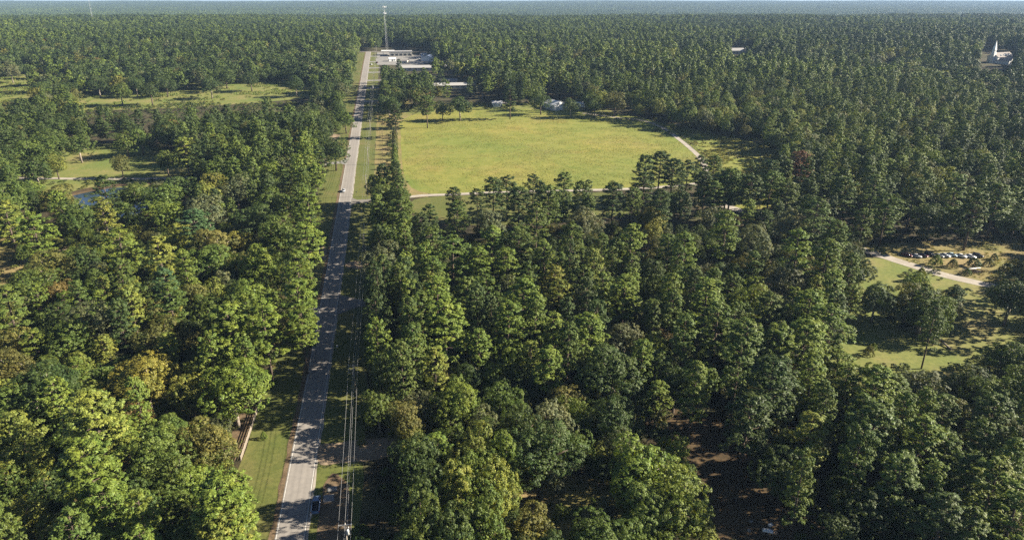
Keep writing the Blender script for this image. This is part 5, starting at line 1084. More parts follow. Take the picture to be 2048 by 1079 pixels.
sheet('shop_lot', [(-178, 930), (-142, 975), (-92, 975), (-92, 900), (-118, 868), (-165, 868)], .06, M['concrete'])
sheet('store_forecourt', [road(830, 12), road(895, 12), road(895, 45), road(830, 45)], .065, M['concrete'])
pond = sheet('pond_water', smooth_poly([(-240, 352), (-232, 368), (-217, 379), (-203, 379), (-190, 362), (-184, 336), (-188, 316), (-212, 322)], 2), .03, M['water'])
for q in pond.data.vertices: q.co.z = 9.8
def pond_dam():
    P = smooth_poly([(-240, 352), (-232, 368), (-217, 379), (-203, 379), (-190, 362), (-184, 336), (-188, 316), (-212, 322)], 2)
    cx, cy = sum(p[0] for p in P) / len(P), sum(p[1] for p in P) / len(P); v, f = [], []
    for x, y in P:
        d = Vector((x - cx, y - cy)); u = d.normalized()
        for off, z in ((-1.2, 9.55), (2.0, max(10.15, gz(y + u.y * 2) + .06)), (4.0, max(10.1, gz(y + u.y * 4) + .06)), (11, gz(y + u.y * 11) - .1)): v.append((x + u.x * off, y + u.y * off, z))
    n = len(P)
    for i in range(n):
        for k in range(3): f.append((4 * i + k, 4 * i + k + 1, 4 * ((i + 1) % n) + k + 1, 4 * ((i + 1) % n) + k))
    me = bpy.data.meshes.new('pond_bank'); me.from_pydata(v, [], f); me.materials.append(M['litter']); link('pond_bank', me, kind='structure')
pond_dam()
# ------------------------------------------------------------------ trees
def rand_dirs(rg, n):
    d = rg.normal(size=(n, 3)); return d / np.linalg.norm(d, axis=1)[:, None]
def quads(c, nrm, size, aspect, rg, along=None):
    """leaf blades: one pointed quad at each centre, facing nrm"""
    n = len(c); a = rand_dirs(rg, n) if along is None else along
    u = np.cross(nrm, a); u /= np.linalg.norm(u, axis=1)[:, None] + 1e-9; w = np.cross(nrm, u)
    s = np.asarray(size).reshape(-1, 1); h = s * aspect
    P = np.stack([c - w * s, c + u * h * .9 - w * s * .1, c + w * s, c - u * h * .9 - w * s * .1], 1).reshape(-1, 3)
    return P
def quad_mesh(name, P, mat):
    n = len(P) // 4; me = bpy.data.meshes.new(name)
    me.vertices.add(4 * n); me.vertices.foreach_set('co', P.astype(np.float32).ravel())
    me.loops.add(4 * n); me.loops.foreach_set('vertex_index', np.arange(4 * n, dtype=np.int32))
    me.polygons.add(n); me.polygons.foreach_set('loop_start', np.arange(0, 4 * n, 4, dtype=np.int32))
    me.update(calc_edges=True); me.validate(); me.materials.append(mat); return me
def broadleaf(seed, mat, lobes=18, puffs=15, leaves=20, size=.2, Rr=5.5, H=15.0, puff_r=.62, sparse=False):
    """trunk and crown of a broad-crowned tree: lobes carry puffs of leaves"""
    rg = np.random.default_rng(seed); rz = .38 * H; cz = .60 * H; wx, wy = rg.uniform(.82, 1.15, 2)
    d = rand_dirs(rg, lobes * 4); d = d[d[:, 2] > -.72][:lobes]
    lc = d * np.array([Rr * wx, Rr * wy, rz]) * rg.uniform(.42, .86, (len(d), 1)); lr = Rr * rg.uniform(.22, .45, len(d))
    lc = np.vstack([lc, [[0, 0, .25 * rz]]]); lr = np.append(lr, Rr * .5)
    pc, po = [], []
    for c, r in zip(lc, lr):
        dd = rand_dirs(rg, puffs * 3); o = c / (np.linalg.norm(c) + 1e-6)
        dd = dd[(dd @ o + .25 * dd[:, 2]) > -.25][:puffs]
        p = c + dd * r * rg.uniform(.8, 1.05, (len(dd), 1))
        k = np.linalg.norm(p[:, None] - lc[None], axis=2) / lr[None]
        keep = (k < .72).sum(1) < 1
        pc.append(p[keep]); po.append(dd[keep])
    pc = np.vstack(pc); po = np.vstack(po)
    n = len(pc) * leaves; ctr = np.repeat(pc, leaves, 0); out = np.repeat(po, leaves, 0)
    pr = np.repeat(rg.uniform(.65, 1.3, len(pc)) * puff_r, leaves)
    dl = rand_dirs(rg, n); flip = (dl * out).sum(1) < -.3; dl[flip] *= -1
    pos = ctr + dl * pr[:, None] * rg.uniform(.55, 1.0, (n, 1)) * np.array([1, 1, .75])
    nr = dl * .9 + out * .55 + np.array([.12, 0, .35]) + rand_dirs(rg, n) * .5; nr /= np.linalg.norm(nr, axis=1)[:, None]
    P = quads(pos + [0, 0, cz], nr, rg.uniform(.75, 1.3, n) * size, .72, rg)
    if not sparse:                                  # leaves inside the crown
        m = max(60, n // 14); di = rand_dirs(rg, m) * np.array([Rr, Rr, rz]) * rg.uniform(.2, .62, (m, 1)) + [0, 0, cz]
        P = np.vstack([P, quads(di, rand_dirs(rg, m), np.full(m, size * 2.6), .8, rg)])
    crown = quad_mesh('crown', P, mat)
    t = MB(); b0 = Vector((0, 0, -.4)); b1 = Vector((rg.uniform(-.4, .4), rg.uniform(-.4, .4), .42 * H))
    t.tube([b0, (b0 + b1) / 2 + Vector((rg.uniform(-.2, .2), rg.uniform(-.2, .2), 0)), b1], [.034 * H * .8, .026 * H * .8, .02 * H * .8], 7)
    for c in lc[:max(5, lobes // 2)]:
        e = Vector(c) * .9 + Vector((0, 0, cz)); mdl = b1.lerp(e, .5) + Vector((0, 0, .5))
        t.tube([b1 - Vector((0, 0, .3)), mdl, e], [.012 * H, .008 * H, .003 * H], 5)
    return t.mesh('trunk', M['bark_pale'] if seed % 2 else M['bark'], True), crown
def pine(seed, mat, branches=34, tufts=13, blades=13, blade=.30, Rr=4.2, H=22.0, low=.36, width=.5, puff=.5):
    """trunk and crown of a tall pine: domed crown of up-turned needle tufts on spreading limbs"""
    rg = np.random.default_rng(seed); t = MB(); lean = np.array([rg.uniform(-.5, .5), rg.uniform(-.5, .5)])
    def axis(z): k = z / H; return np.array([lean[0] * k * k, lean[1] * k * k, z])
    t.tube([axis(-.4) if z < .1 else axis(z) for z in (0, .25 * H, .5 * H, .75 * H, .95 * H)], [.0135 * H, .0115 * H, .009 * H, .006 * H, .002 * H], 7)
    C, O = [], []; kinks = rg.uniform(.72, 1.12, 7)
    for i in range(branches):
        k = (i + rg.uniform(0, 1)) / branches; z = H * (low + (.96 - low) * k ** .85)
        prof = .78 + .22 * k / .3 if k < .3 else math.sqrt(max(.03, 1 - ((k - .3) / .71) ** 2))
        a = i * 2.399 + rg.uniform(-.5, .5); L = Rr * prof * rg.uniform(.72, 1.06) * kinks[int(k * 6.9)]
        rise = (.04 + .42 * k) * L * rg.uniform(.5, 1.3) - (.14 * L if k < .35 else 0)
        b = axis(z); e = b + np.array([math.cos(a) * L, math.sin(a) * L, rise])
        t.tube([b, (b + e) / 2 + [0, 0, -.06 * L], e], [.05 + .012 * L, .03 + .008 * L, .015], 4, False)
        m = max(4, int(tufts * (.5 + .7 * L / Rr))); f = rg.uniform(.30, 1.03, m) ** .7
        side = np.array([-math.sin(a), math.cos(a), 0]); off = rg.normal(0, .25, m) * L * (1.2 - .5 * f)
        p = b + (e - b) * f[:, None] + side * off[:, None] + np.column_stack([np.zeros(m), np.zeros(m), rg.uniform(-.1, .6, m)])
        C.append(p); O.append(np.array([math.cos(a) * .7, math.sin(a) * .7, .6]) + rg.normal(0, .2, (m, 3)))
    C.append(axis(.97 * H) + rg.normal(0, .4, (7, 3))); O.append(np.tile([0, 0, 1.0], (7, 1)) + rg.normal(0, .3, (7, 3)))
    C = np.vstack(C); O = np.vstack(O); O /= np.linalg.norm(O, axis=1)[:, None]
    n = len(C) * blades; c = np.repeat(C, blades, 0); o = np.repeat(O, blades, 0)
    d = rand_dirs(rg, n); fl = (d * o).sum(1) < -.2; d[fl] *= -1
    pr = np.repeat(rg.uniform(.7, 1.3, len(C)) * puff, blades)[:, None]
    ctr = c + d * pr * rg.uniform(.5, 1.0, (n, 1)) * np.array([1, 1, .62])
    nr = d * .9 + o * .35 + np.array([.1, 0, .4]) + rand_dirs(rg, n) * .5; nr /= np.linalg.norm(nr, axis=1)[:, None]
    al = np.cross(nr, np.cross(d + o * .4, nr)); al /= np.linalg.norm(al, axis=1)[:, None] + 1e-9
    return t.mesh('trunk', M['bark'], True), quad_mesh('crown', quads(ctr, nr, rg.uniform(.75, 1.3, n) * blade, width, rg, al), mat)
HUES = [(.128, .176, .030), (.090, .130, .027), (.056, .086, .023), (.120, .124, .034), (.176, .178, .034), (.172, .198, .040), (.114, .130, .062), (.160, .120, .040), (.155, .088, .052), (.068, .114, .044)]
NV = 9
BROAD = [broadleaf(100 + i, M['leaf'], lobes=22 + 3 * (i % 4), puffs=26, leaves=26, size=.125 + .015 * (i % 3), puff_r=.55) for i in range(NV)]
PINES = [pine(200 + i, M['needle'], branches=36 + 3 * (i % 4), tufts=17, blades=20, blade=.20, puff=.46, low=.26 + .04 * (i % 4)) for i in range(NV)]
rdt = random.Random(3)
for i, (x, y, r, H, ty, hue, label) in enumerate(TREES):
    P = ty == 'P'; tr, cr = (PINES if P else BROAD)[rdt.randrange(NV)]
    r0, h0 = (4.2, 22.0) if P else (5.5, 15.0)
    root = empty('pine_tree' if P else 'broadleaf_tree', (x, y, gz(y)), rdt.uniform(0, 6.28), label=label, category='pine tree' if P else 'broadleaf tree', group='pines of the near woods' if P else 'broadleaf trees of the near woods')
    root.scale = (r / r0, r / r0, H / h0)
    link('trunk', tr, root); c = link('crown', cr, root)
    k = rdt.uniform(.86, 1.16); g = rdt.uniform(-.06, .06)
    h = HUES[hue]; c.color = (h[0] * k * (1 + g), h[1] * k, h[2] * k, 1)
# ---- woods too many to count: one object for each mass, its trees set out as instances
def wood(name, label, protos, pts, kind='stuff', category='forest'):
    """pts: dict of arrays co, idx, rot, scl, tint"""
    coll = bpy.data.collections.new(name + '_kinds')
    for j, me in enumerate(protos):
        o = bpy.data.objects.new('kind_%02d' % j, me); coll.objects.link(o)
    n = len(pts['co']); me = bpy.data.meshes.new(name); me.vertices.add(n); me.vertices.foreach_set('co', pts['co'].astype(np.float32).ravel())
    a = me.attributes.new('idx', 'INT', 'POINT'); a.data.foreach_set('value', pts['idx'].astype(np.int32))
    a = me.attributes.new('rot', 'FLOAT_VECTOR', 'POINT'); a.data.foreach_set('vector', pts['rot'].astype(np.float32).ravel())
    a = me.attributes.new('scl', 'FLOAT_VECTOR', 'POINT'); a.data.foreach_set('vector', pts['scl'].astype(np.float32).ravel())
    a = me.attributes.new('tint', 'FLOAT_COLOR', 'POINT'); a.data.foreach_set('color', pts['tint'].astype(np.float32).ravel())
    o = link(name, me, label=label, category=category, kind=kind)
    ng = bpy.data.node_groups.new(name, 'GeometryNodeTree'); ng.interface.new_socket('Geometry', in_out='INPUT', socket_type='NodeSocketGeometry'); ng.interface.new_socket('Geometry', in_out='OUTPUT', socket_type='NodeSocketGeometry')
    gi = ng.nodes.new('NodeGroupInput'); go = ng.nodes.new('NodeGroupOutput'); ip = ng.nodes.new('GeometryNodeInstanceOnPoints')
    ci = ng.nodes.new('GeometryNodeCollectionInfo'); ci.inputs['Collection'].default_value = coll; ci.inputs['Separate Children'].default_value = True; ci.inputs['Reset Children'].default_value = True
    def att(nm, ty):
        q = ng.nodes.new('GeometryNodeInputNamedAttribute'); q.data_type = ty; q.inputs[0].default_value = nm; return q.outputs[0]
    L = ng.links.new
    L(gi.outputs[0], ip.inputs['Points']); L(ci.outputs[0], ip.inputs['Instance']); ip.inputs['Pick Instance'].default_value = True
    L(att('idx', 'INT'), ip.inputs['Instance Index']); L(att('scl', 'FLOAT_VECTOR'), ip.inputs['Scale'])
    er = ng.nodes.new('FunctionNodeEulerToRotation'); L(att('rot', 'FLOAT_VECTOR'), er.inputs[0]); L(er.outputs[0], ip.inputs['Rotation'])
    L(ip.outputs[0], go.inputs[0])
    md = o.modifiers.new('woods', 'NODES'); md.node_group = ng; return o
def grid_pts(rg, y0, y1, cell, half=.86, pad=40.0):
    nx = int((half * y1 + pad) * 2 / cell); ny = int((y1 - y0) / cell)
    gx, gy = np.meshgrid(np.arange(nx) - nx / 2 + .5, np.arange(ny) + .5); gx = gx + .5 * (np.arange(ny) % 2)[:, None]
    x = (gx * cell + rg.uniform(-.6, .6, gx.shape) * cell).ravel(); y = (y0 + gy * cell + rg.uniform(-.6, .6, gx.shape) * cell).ravel()
    k = np.abs(x) < half * y + pad; return x[k], y[k]
def waves(x, y, L, s):
    """smooth random field in about -1..1 with features of size 2L"""
    o = np.zeros(np.shape(x))
    for k, (l, w) in enumerate(((2.0 * L, .65), (.8 * L, .35))):
        u, v = np.asarray(x) / l + s * 17.3 + k * 5.1, np.asarray(y) / l - s * 9.7 + k * 3.3; i, j = np.floor(u).astype(np.int64), np.floor(v).astype(np.int64); f, g = u - i, v - j
        f = f * f * (3 - 2 * f); g = g * g * (3 - 2 * g)
        def h(a_, b_): n = (a_ * 374761393 + b_ * 668265263 + int(s * 1000)) & 0xffffffff; n = ((n ^ (n >> 13)) * 1274126177) & 0xffffffff; return ((n ^ (n >> 16)) & 0xffff) / 32767.5 - 1
        o = o + w * ((h(i, j) * (1 - f) + h(i + 1, j) * f) * (1 - g) + (h(i, j + 1) * (1 - f) + h(i + 1, j + 1) * f) * g)
    return o * 1.35
def tint_of(rg, x, y, pine_):
    n = len(x); q = rg.uniform(0, 1, n) + .35 * waves(x, y, 45, 2.0) + .35 * waves(x, y, 170, 5.0); H_ = np.array(HUES)
    order = [0, 1, 1, 2, 2] if pine_ else [5, 0, 3, 1, 1, 6, 2, 2]
    i = np.clip((q * len(order)).astype(int), 0, len(order) - 1); c = H_[np.array(order)[i]] * rg.uniform(.8, 1.15, (n, 1))
    if not pine_:
        k = rg.uniform(0, 1, n) < .014; c[k] = H_[4] * .8
        k = rg.uniform(0, 1, n) < .004; c[k] = H_[7] * .85
    return np.column_stack([c, np.ones(n)])
FOOT = [(-152, 903, 8), (-133, 884, 7), (-117, 948, 8), (-98, 770, 8), (37, 597, 12), (-13, 607, 9), (57, 606, 8), (-150, 962, 17), (-106, 912, 14), (-66, 730, 11), (612, 893, 15), (598, 893, 9), (606, 878, 11), (627, 884, 9), (310, 985, 12), (331, 982, 8), (207, 890, 8), (420, 1050, 8), (744, 1048, 9), (68, 722, 9), (-180, 1030, 5), (-1050, 1820, 4)] + [(-64 + k * math.cos(.1745), 700 + k * math.sin(.1745), 9) for k in range(-36, 37, 9)] + [(-94 + k, 826 + k * .105, 9) for k in range(-36, 37, 9)]
TX = np.array([(t[0], t[1], t[2]) for t in TREES])
def clear_of(x, y, r):
    ok = np.ones(len(x), bool)
    near = y < 1100; luck = rg.uniform(0, 1, len(x))
    xn, yn, rn = x[near], y[near], r[near]
    for P in CLEAR:
        b = np.zeros(len(xn), bool)
        for fx, fy in ((0, 0), (-.8, 0), (.8, 0), (0, -.7), (0, .7)): b |= inpoly(xn + fx * rn, yn + fy * rn, P)
        ok[near] &= ~b
    for P in PART_CLEAR: ok[near] &= ~(inpoly(xn, yn, P) & (luck[near] > .05))
    for bx, by, br in FOOT: ok &= np.hypot(x - bx, y - by) > br + .6 * r
    s, t = road_st(x, y); ok &= ~((s < 915) & (t > -9.5 - r * .5) & (t < 15.5 + r * .4))
    return ok
def off_trees(x, y, r, f=.95):
    ok = np.ones(len(x), bool); k = y < 720
    d = np.hypot(x[k][:, None] - TX[None, :, 0], y[k][:, None] - TX[None, :, 1]) / (TX[None, :, 2] + r[k][:, None])
    ok[k] = d.min(1) > f; return ok
rg = np.random.default_rng(11)
BI = [broadleaf(100 + i, M['leaf_i'], lobes=18 + 2 * (i % 4), puffs=20, leaves=13, size=.21, puff_r=.65)[1] for i in range(5)]
PI = [pine(200 + i, M['needle_i'], branches=30 + 3 * (i % 4), tufts=13, blades=11, blade=.30, width=.5, puff=.55, low=.30 + .04 * (i % 4))[1] for i in range(5)]
BL = [broadleaf(300 + i, M['leaf_i'], lobes=18, puffs=11, leaves=6, size=.42, puff_r=.9)[1] for i in range(4)]
PL = [pine(400 + i, M['needle_i'], branches=30, tufts=9, blades=5, blade=.5, width=.7, puff=.7)[1] for i in range(4)]
def planted(y0, y1, cell, near):
    x, y = grid_pts(rg, y0, y1, cell)
    s, t = road_st(x, y)
    pf = np.where(t < 0, .38, .66) + .42 * waves(x, y, 95, .4) + np.where(y > 900, .12, 0)
    pf = np.where((y > 560) & (y < 1000) & (t < 0), .25, pf)
    isp = rg.uniform(0, 1, len(x)) < pf
    r = np.where(isp, rg.uniform(2.8, 5.4, len(x)), rg.uniform(3.4, 7.4, len(x)))
    ok = clear_of(x, y, r) & (waves(x, y, 30, 6.2) < .93)
    if near: ok &= off_trees(x, y, r, .8)
    x, y, r, isp = x[ok], y[ok], r[ok], isp[ok]
    return x, y, r, isp
def pts_of(x, y, r, pine_, nk, extra=1.0):
    n = len(x); r0, h0 = (4.2, 22.0) if pine_ else (5.5, 15.0)
    H_ = (rg.uniform(14, 26, n) if pine_ else 2.0 * r + rg.uniform(3.0, 6.5, n)) * (1 + .15 * waves(x, y, 40, 1.1) + .14 * waves(x, y, 160, 3.1))
    return dict(co=np.column_stack([x, y, tz(y)]), idx=rg.integers(0, nk, n), rot=np.column_stack([rg.uniform(-.05, .05, n), rg.uniform(-.05, .05, n), rg.uniform(0, 6.28, n)]),
                scl=np.column_stack([r / r0 * extra, r / r0 * extra, H_ / h0]), tint=tint_of(rg, x, y, pine_))
x, y, r, isp = planted(297, 640, 7.6, True)
wood('pine_wood', 'green pines massed around the meadow and beyond the near trees', PI, pts_of(x[isp], y[isp], r[isp], True, len(PI)))
wood('broadleaf_wood', 'round leafy trees massed around the garden and the old pasture', BI, pts_of(x[~isp], y[~isp], r[~isp], False, len(BI)))
x, y, r, isp = planted(640, 1350, 7.4, True)
wood('distant_pine_wood', 'dark pines of the wood behind the farm and the shops', PL, pts_of(x[isp], y[isp], r[isp], True, len(PL), 1.1))
wood('distant_broadleaf_wood', 'leafy trees mixed through the wood behind the farm and the shops', BL, pts_of(x[~isp], y[~isp], r[~isp], False, len(BL), 1.05))
x, y = grid_pts(rg, 1350, 2700, 9.0, .82, 20); isp = rg.uniform(0, 1, len(x)) < .68 + .5 * waves(x, y, 170, .4); r = rg.uniform(3.2, 6.4, len(x))
q = pts_of(x, y, r, True, len(PL), 1.2); q['idx'] = np.where(isp, q['idx'], q['idx'] + len(PL)); q['scl'][~isp, 2] *= 1.15
wood('ridge_forest', 'unbroken dark forest covering the ridge towards the horizon', PL + BL, q)
def tile(seed):
    """a block of far canopy: a hundred lumpy crowns"""
    rg2 = np.random.default_rng(seed); P = []
    gx, gy = np.meshgrid(np.arange(-6, 6) + .5, np.arange(-6, 6) + .5)
    for a, b in zip(gx.ravel(), gy.ravel()):
        c = np.array([a * 11 + rg2.uniform(-4, 4), b * 11 + rg2.uniform(-4, 4), rg2.uniform(9, 15)]); r_ = rg2.uniform(4.5, 7.5)
        d = rand_dirs(rg2, 26); d[:, 2] = np.abs(d[:, 2]) * 1.1 - .25
        P.append(quads(c + d * np.array([r_, r_, r_ * 1.15]), d + rand_dirs(rg2, 26) * .4, np.full(26, 2.3), .9, rg2))
    return quad_mesh('far_canopy', np.vstack(P), M['needle_i'])
x, y = grid_pts(rg, 2650, 11500, 125.0, .80, 100); n = len(x)
H_ = np.array(HUES); q = np.clip(rg.normal(.5, .3, n) + .3 * waves(x, y, 700, 1), 0, 1)[:, None]
q = dict(co=np.column_stack([x, y, tz(y) + 9 * waves(x, y, 800, .3) - 3]), idx=rg.integers(0, 5, n), rot=np.column_stack([np.zeros(n), np.zeros(n), rg.integers(0, 4, n) * math.pi / 2]),
         scl=np.column_stack([np.ones(n), np.ones(n), rg.uniform(.9, 1.15, n)]), tint=np.column_stack([H_[2] * (1 - q) + H_[1] * q, np.ones(n)]))
wood('horizon_forest', 'blue hazy forest along the horizon beyond the valley', [tile(500 + i) for i in range(5)], q)
# ---- undergrowth between the trees and rough tufts in the meadows
def bush_mesh(seed, mat, puffs=16, leaves=14, size=.13, Rr=1.1, H=1.4):
    rg2 = np.random.default_rng(seed); c = rand_dirs(rg2, puffs) * np.array([Rr, Rr, H * .6]) * .7; c[:, 2] = np.abs(c[:, 2]) + .35
    ctr = np.repeat(c, leaves, 0); d = rand_dirs(rg2, len(ctr)); d[:, 2] = np.abs(d[:, 2]) - .15
    return quad_mesh('bush', quads(ctr + d * rg2.uniform(.2, .42, (len(ctr), 1)), d + rand_dirs(rg2, len(ctr)) * .5, rg2.uniform(.8, 1.3, len(ctr)) * size, .7, rg2), mat)
BU = [bush_mesh(600 + i, M['leaf_i']) for i in range(4)]
x, y = grid_pts(rg, 98, 620, 3.6, .84, 15); nz = waves(x, y, 17, .9) + rg.uniform(-.6, .6, len(x)); ok = nz > -.15
near = np.ones(len(x), bool)
s, t = road_st(x, y); ok &= (t < -12) | (t > 14.5)
GR = [P for i, P in enumerate(CLEAR) if i % 5 == 0]
for P in GR: ok &= ~inpoly(x, y, P)
ok &= ~inpoly(x, y, [(-93, 568), (15, 606), (112, 560), (125, 442), (170, 409), (146, 345), (62, 322), (-30, 308), (-66, 352)])
ok &= ~((x > 30) & (x < 95) & (y < 168) & (rg.uniform(0, 1, len(x)) < .6))
x, y = x[ok], y[ok]; n = len(x); k = rg.uniform(.6, 2.2, n) * (1 + .3 * waves(x, y, 30, 4))
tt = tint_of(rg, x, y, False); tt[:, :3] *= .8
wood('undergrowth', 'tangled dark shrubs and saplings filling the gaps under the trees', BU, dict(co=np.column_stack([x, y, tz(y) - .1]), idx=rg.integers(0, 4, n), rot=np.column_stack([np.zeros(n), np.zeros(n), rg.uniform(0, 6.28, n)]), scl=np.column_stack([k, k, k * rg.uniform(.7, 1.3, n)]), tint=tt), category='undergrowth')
x, y = grid_pts(rg, 98, 300, 4.4, .84, 15); r = rg.uniform(2.0, 3.6, len(x)); ok = waves(x, y, 12, .3) + rg.uniform(-.5, .9, len(x)) > -.1
s, t = road_st(x, y); ok &= (t < -13) | (t > 19)
for i, P in enumerate(CLEAR):
    if i % 5 < 3:
        for fx in (-1, 0, 1): ok &= ~inpoly(x + fx * r, y, P)
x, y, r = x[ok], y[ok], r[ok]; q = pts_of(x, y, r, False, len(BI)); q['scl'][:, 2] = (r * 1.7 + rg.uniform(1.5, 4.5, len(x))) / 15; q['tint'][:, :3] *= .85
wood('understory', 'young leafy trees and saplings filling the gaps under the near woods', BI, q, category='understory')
def tuft_mesh(seed, mat, n=26):
    rg2 = np.random.default_rng(seed); a = rg2.uniform(0, 6.28, n); c = np.column_stack([rg2.normal(0, .35, n), rg2.normal(0, .35, n), rg2.uniform(.12, .3, n)])
    d = np.column_stack([np.cos(a) * .5, np.sin(a) * .5, np.ones(n)]); d /= np.linalg.norm(d, axis=1)[:, None]
    q_ = rand_dirs(rg2, n); nr = q_ - d * (q_ * d).sum(1)[:, None]; nr /= np.linalg.norm(nr, axis=1)[:, None]
    return quad_mesh('tuft', quads(c, nr, rg2.uniform(.25, .45, n), .3, rg2, d), mat)
TU = [tuft_mesh(700 + i, M['leaf_i']) for i in range(3)]
def tufts(name, label, P, cell, cols, lo=.6, hi=1.5, thr=-.1, L=9.0):
    xs = [p[0] for p in P]; ys = [p[1] for p in P]
    gx, gy = np.meshgrid(np.arange(min(xs), max(xs), cell), np.arange(min(ys), max(ys), cell)); x = gx.ravel() + rg.uniform(-.5, .5, gx.size) * cell; y = gy.ravel() + rg.uniform(-.5, .5, gx.size) * cell
    ok = inpoly(x, y, P) & (waves(x, y * 1.6, L, 2.2) + .5 * waves(x, y, L * .37, .4) + rg.uniform(-.7, .7, len(x)) > thr)
    x, y = x[ok], y[ok]; n = len(x); k = rg.uniform(lo, hi, n); C_ = np.array(cols)[rg.integers(0, len(cols), n)] * rg.uniform(.8, 1.2, (n, 1))
    wood(name, label, TU, dict(co=np.column_stack([x, y, tz(y)]), idx=rg.integers(0, 3, n), rot=np.column_stack([np.zeros(n), np.zeros(n), rg.uniform(0, 6.28, n)]), scl=np.column_stack([k * 1.2, k * 1.2, k]), tint=np.column_stack([C_, np.ones(n)])), category='grass')
tufts('meadow_grass', 'rough yellow-green grass tufts covering the big meadow', [(-88, 562), (-36, 594), (15, 582), (66, 572), (108, 548), (117, 520), (121, 442), (111, 386), (69, 376), (-6, 370), (-50, 364), (-64, 404), (-78, 490)], 1.1, [(.205, .22, .055), (.19, .208, .052), (.222, .218, .07), (.19, .175, .062)], .16, .42, .0)
tufts('side_meadow_grass', 'rough grass tufts on the small meadow beyond the gravel track', [(112, 550), (144, 505), (177, 464), (182, 409), (151, 350), (112, 340), (114, 377), (126, 442), (121, 515)], 1.5, [(.16, .17, .035), (.19, .18, .045)])
tufts('pasture_grass', 'weedy grass and bracken patches in the old pasture', [(-600, 732), (-560, 788), (-487, 786), (-399, 758), (-348, 786), (-258, 786), (-186, 718), (-182, 668), (-207, 632), (-313, 594), (-600, 594)], 2.6, [(.15, .19, .035), (.17, .18, .05), (.12, .16, .03)], .8, 2.2, .25, 14.0)
tufts('car_park_weeds', 'straw and weeds growing around the parked cars', [(158, 288), (198, 293), (255, 297), (255, 248), (209, 244), (192, 250), (178, 261), (166, 275)], 1.3, [(.22, .21, .05), (.30, .24, .10), (.19, .20, .045)], .3, .8, .2, 7.0)
# ------------------------------------------------------------------ vehicles
def wheel(parent, x, y, z, r=.34, w=.22):
    def disc(r_, y0, y1, n=16):
        return MB().add([(r_ * math.cos(2 * math.pi * k / n), q, r_ * math.sin(2 * math.pi * k / n)) for q in (y0, y1) for k in range(n)],
                        [tuple(range(n)), tuple(range(2 * n - 1, n - 1, -1))] + [(k, (k + 1) % n, n + (k + 1) % n, n + k) for k in range(n)])
    o = disc(r, -w / 2, w / 2).build('wheel', M['tyre'], parent, .03); o.location = (x, y, z)
    s = 1 if y > 0 else -1
    disc(r * .62, w / 2 * s - .01, w / 2 * s + .02, 12).build('rim', M['rim'], o)
def loft(rows):
    """rows of cross-sections (x, half-width bottom, half-width top, z bottom, z top) along x"""
    v, f = [], []
    for x, wb, wt, zb, zt in rows: v += [(x, -wb, zb), (x, wb, zb), (x, wb * 1.0, (zb + zt) * .52), (x, wt, zt), (x, -wt, zt), (x, -wb * 1.0, (zb + zt) * .52)]
    n = len(rows)
    for i in range(n - 1):
        for k in range(6): f.append((6 * i + k, 6 * i + (k + 1) % 6, 6 * i + 6 + (k + 1) % 6, 6 * i + 6 + k))
    f += [tuple(range(6)), tuple(range(6 * n - 1, 6 * n - 7, -1))]
    return MB().add(v, f)
def make_car(loc, rz, mat, label, suv=False, group=None, slope=(0, 0)):
    """front along +x"""
    root = empty('parked_car' if group else 'moving_car', loc, rz, label=label, category='car', group=group)
    root.rotation_euler = (slope[0], slope[1], rz)
    h = .12 if suv else 0
    body = loft([(-2.30, .70, .62, .42, .78 + h), (-2.18, .86, .76, .28, .94 + h), (-1.3, .90, .80, .24, .98 + h), (0, .90, .82, .22, .96 + h), (1.0, .90, .80, .24, .94 + h), (1.9, .87, .74, .27, .80 + h), (2.22, .74, .60, .36, .66 + h)])
    b = body.build('body', M[mat], root, .05, True)
    if suv: cabin = [(-2.12, .74, .60, .92 + h, 1.05 + h), (-1.95, .76, .62, .95 + h, 1.62), (.2, .78, .64, .95 + h, 1.66), (.55, .78, .66, .94 + h, 1.50), (1.2, .76, .70, .92 + h, .99 + h)]
    else: cabin = [(-1.85, .74, .68, .94, 1.0), (-1.1, .77, .60, .96, 1.38), (.15, .78, .61, .96, 1.43), (.45, .78, .63, .94, 1.36), (1.15, .76, .70, .92, .97)]
    loft(cabin).build('cabin_glass', M['glass'], root, .04, True)
    rz0, rz1 = (-1.9, .25) if suv else (-1.0, .35); zr = 1.63 if suv else 1.40
    MB().box(rz0, rz1, -.60, .60, zr - .02, zr + .045, .05).build('roof', M[mat], b, .03, True)
    for s in (-1, 1):
        MB().tube([(rz0 - .05, s * .66, zr - .1), (rz0 - .05 - (.12 if suv else .72), s * .76, .97 + h)], .045, 5).build('roof_pillar', M[mat], b)
        MB().tube([(rz1, s * .64, zr - .02), (1.12, s * .76, .95 + h)], .04, 5).build('roof_pillar', M[mat], b)
        MB().tube([(-.35, s * .66, zr - .03), (-.4, s * .81, .97 + h)], .045, 5).build('roof_pillar', M[mat], b)
        MB().box(.62, .82, min(s * .86, s * 1.02), max(s * .86, s * 1.02), .95 + h, 1.08 + h).build('mirror', M[mat], root, .02)
        MB().box(2.06, 2.2, s * .58 - .16, s * .58 + .16, .58 + h, .70 + h).build('headlight', M['lamp_clear'], root, .02)
        MB().box(-2.33, -2.2, s * .62 - .14, s * .62 + .14, .66 + h, .82 + h).build('tail_light', M['lamp_red'], root, .02)
        for xx in (-1.38, 1.38): wheel(root, xx, s * .80, .33)
    MB().box(2.12, 2.28, -.72, .72, .32, .48).build('bumper', M['bedliner'], root, .03); MB().box(-2.38, -2.22, -.74, .74, .36, .52).build('bumper', M['bedliner'], root, .03)
    return root
